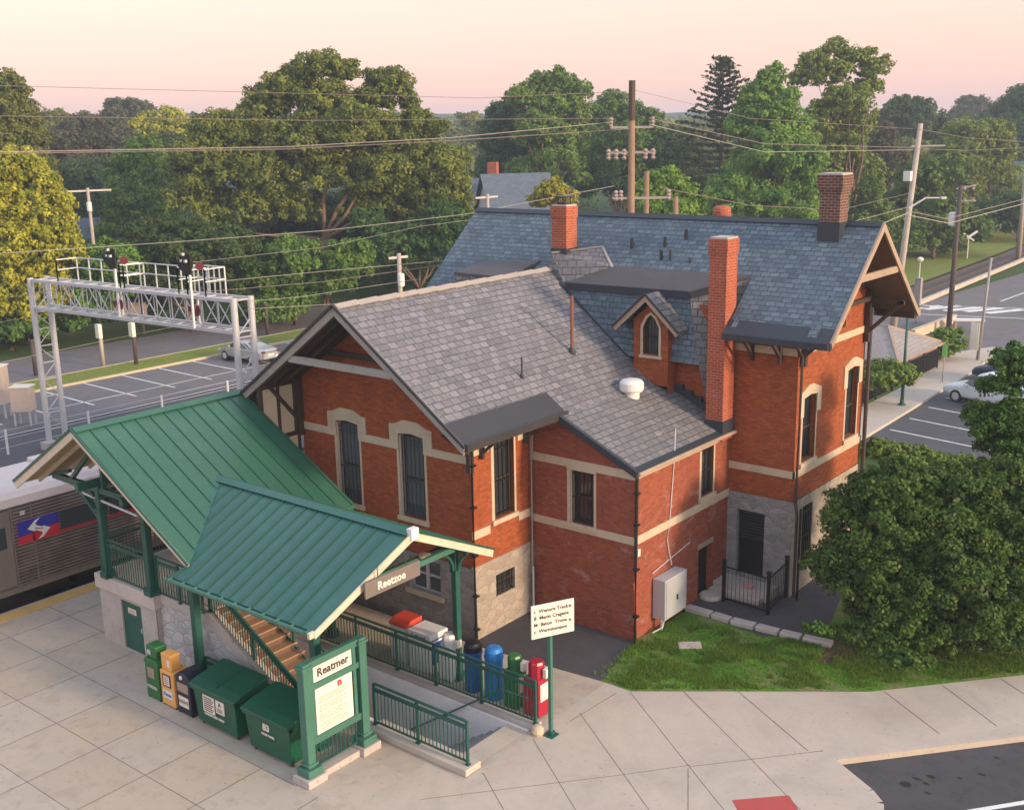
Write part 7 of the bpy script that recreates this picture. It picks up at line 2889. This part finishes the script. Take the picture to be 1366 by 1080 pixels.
# far-off woods that read as one mass, behind every tree one can tell apart
rng = np.random.default_rng(77)
lob = []
away = Vector((DV.x, DV.y, 0)).normalized()
r5 = random.Random(5)
for d_, vt, jit, ru in ((200, 190, 8, 26), (270, 172, 7, 22), (380, 160, 5, 20), (520, 154, 4, 20)):
    u = -600
    while u < 2300:
        c = at(u + r5.uniform(-6, 6), vt + 12 + r5.uniform(-jit, jit) * 1.2, depth=d_ + r5.uniform(-12, 12))
        k = d_ / FPX
        R_ = ru * k * r5.uniform(.8, 1.25)
        hh = max(R_, c.z * 0.5)
        lob.append(((c.x, c.y, c.z - hh * .55), (R_, R_, hh)))
        u += ru * 1.05
Cs, Ns, Ss, Ts = [], [], [], []
for c, r in lob:
    c, r = np.array(c), np.array(r)
    n = 230
    e = rng.normal(size=(n, 3))
    e /= np.linalg.norm(e, axis=1)[:, None]
    e[:, 2] = np.where(e[:, 2] < -.4, -e[:, 2], e[:, 2])
    bump_ = 1 + .16 * np.sin(e[:, 0] * 7 + c[0]) * np.cos(e[:, 1] * 6 + c[1])
    Cs.append(c + e * r * (bump_ * rng.uniform(.85, 1.05, n))[:, None])
    Ns.append(e + rng.normal(size=e.shape) * .4)
    Ss.append(np.full(n, r[0] * .30))
    Ts.append(np.full(n, rng.uniform(0, .7)) + rng.uniform(0, .3, n))
me = leaf_mesh('far_woods', *map(np.concatenate, (Cs, Ns, Ss, Ts)), LEAF['olive'], rng)
o = bpy.data.objects.new('far_woods', me)
COL.objects.link(o)
tag(o, 'hazy wooded skyline beyond the town', None, None, 'stuff')

# mid-distance undergrowth beyond the road and track
lob = []
for i in range(150):
    u = r5.uniform(-80, 1440)
    d_ = r5.uniform(100, 190)
    c = at(u, 400, depth=d_)
    if c.x > -22 or (c.x > -56 and c.y < 40) or (c.x > -48 and c.y > 60):
        continue
    R_ = r5.uniform(1.5, 3.4)
    lob.append(((c.x, c.y, R_ * .5), (R_ * 1.2, R_ * 1.2, R_)))
for i in range(46):
    y = -16 + 3.1 * i
    x = -57 - r5.uniform(0, 4) - (6 if 28 < y < 52 else 0)
    R_ = r5.uniform(1.3, 2.6)
    lob.append(((x, y, R_ * .6), (R_ * 1.3, R_ * 1.3, R_)))
Cs, Ns, Ss, Ts = [], [], [], []
for c, r in lob:
    c, r = np.array(c), np.array(r)
    n = 420
    e = rng.normal(size=(n, 3))
    e /= np.linalg.norm(e, axis=1)[:, None]
    e[:, 2] = np.abs(e[:, 2]) * np.where(rng.uniform(size=n) < .8, 1, -.4)
    Cs.append(c + e * r * rng.uniform(.7, 1.1, n)[:, None])
    Ns.append(e + rng.normal(size=e.shape) * .5)
    Ss.append(np.full(n, .34) * rng.uniform(.6, 1.4, n))
    Ts.append(np.full(n, rng.uniform(0, .6)) + rng.uniform(0, .4, n))
me = leaf_mesh('undergrowth', *map(np.concatenate, (Cs, Ns, Ss, Ts)), LEAF['dark'], rng)
o = bpy.data.objects.new('undergrowth', me)
COL.objects.link(o)
tag(o, 'low undergrowth along the far roadside and under the trees', None, None, 'stuff')


# grass blades on the lawn
def grass(name, region, n, h, mat, seed, label):
    rng = np.random.default_rng(seed)
    xs = [p[0] for p in region]
    ys = [p[1] for p in region]
    inside = grid_patch(region, None, 1)
    P_ = []
    while len(P_) < n:
        x, y = rng.uniform(min(xs), max(xs)), rng.uniform(min(ys), max(ys))
        if not inside(x, y):
            continue
        g = noise.noise(Vector((x * .9, y * .9, seed))) + .6 * noise.noise(Vector((x * 2.7, y * 2.7, seed + 3)))
        if g < 0.02 and rng.uniform() < .88:
            continue
        P_.append((x, y, 0.005))
    P_ = np.array(P_)
    m_ = len(P_)
    a = rng.uniform(0, 6.283, m_)
    hh = h * rng.uniform(.4, 1.3, m_)
    w = h * .13
    dx, dy = np.cos(a) * w, np.sin(a) * w
    lean = rng.normal(size=(m_, 2)) * hh[:, None] * .45
    V = np.empty((m_, 3, 3))
    V[:, 0] = P_ + np.stack([dx, dy, np.zeros(m_)], 1)
    V[:, 1] = P_ - np.stack([dx, dy, np.zeros(m_)], 1)
    V[:, 2] = P_ + np.stack([lean[:, 0], lean[:, 1], hh], 1)
    me = bpy.data.meshes.new(name)
    me.vertices.add(m_ * 3)
    me.vertices.foreach_set('co', V.reshape(-1).astype('f4'))
    me.loops.add(m_ * 3)
    me.loops.foreach_set('vertex_index', np.arange(m_ * 3, dtype='i4'))
    me.polygons.add(m_)
    me.polygons.foreach_set('loop_start', np.arange(0, m_ * 3, 3, dtype='i4'))
    me.update(calc_edges=True)
    A_ = me.attributes.new('tone', 'FLOAT', 'POINT')
    A_.data.foreach_set('value', np.repeat(rng.uniform(0, 1, m_), 3).astype('f4'))
    me.materials.append(LEAF[mat])
    o = bpy.data.objects.new(name, me)
    COL.objects.link(o)
    tag(o, label, None, None, 'stuff')


grass('grass', [(3.75, 0.25), (5.1, 0.2), (9.9, 3.85), (12.7, 7.0), (14.5, 9.2), (11.5, 9.5), (7.6, 6.9), (7.7, 6.1), (6.4, 4.7), (4.0, 5.0), (3.75, 2.7)], 52000, 0.085, 'grass', 4, 'patchy green grass on the lawn by the brick annex')

# ------------------------------------------------------------ morning haze
hz = MB()
hz.box(-800, 600, -140, 960, -4.2, 34)
hm = bpy.data.materials.new('haze')
hm.use_nodes = True
hn = hm.node_tree
hn.nodes.clear()
ho = hn.nodes.new('ShaderNodeOutputMaterial')
hv = hn.nodes.new('ShaderNodeVolumePrincipled')
hv.inputs['Color'].default_value = (0.72, 0.82, 1.0, 1)
hv.inputs['Density'].default_value = 0.0007
hv.inputs['Anisotropy'].default_value = 0.2
hn.links.new(hv.outputs[0], ho.inputs['Volume'])
h_ = hz.build('haze', hm, None, uv=False)
tag(h_, None, None, None, 'stuff')
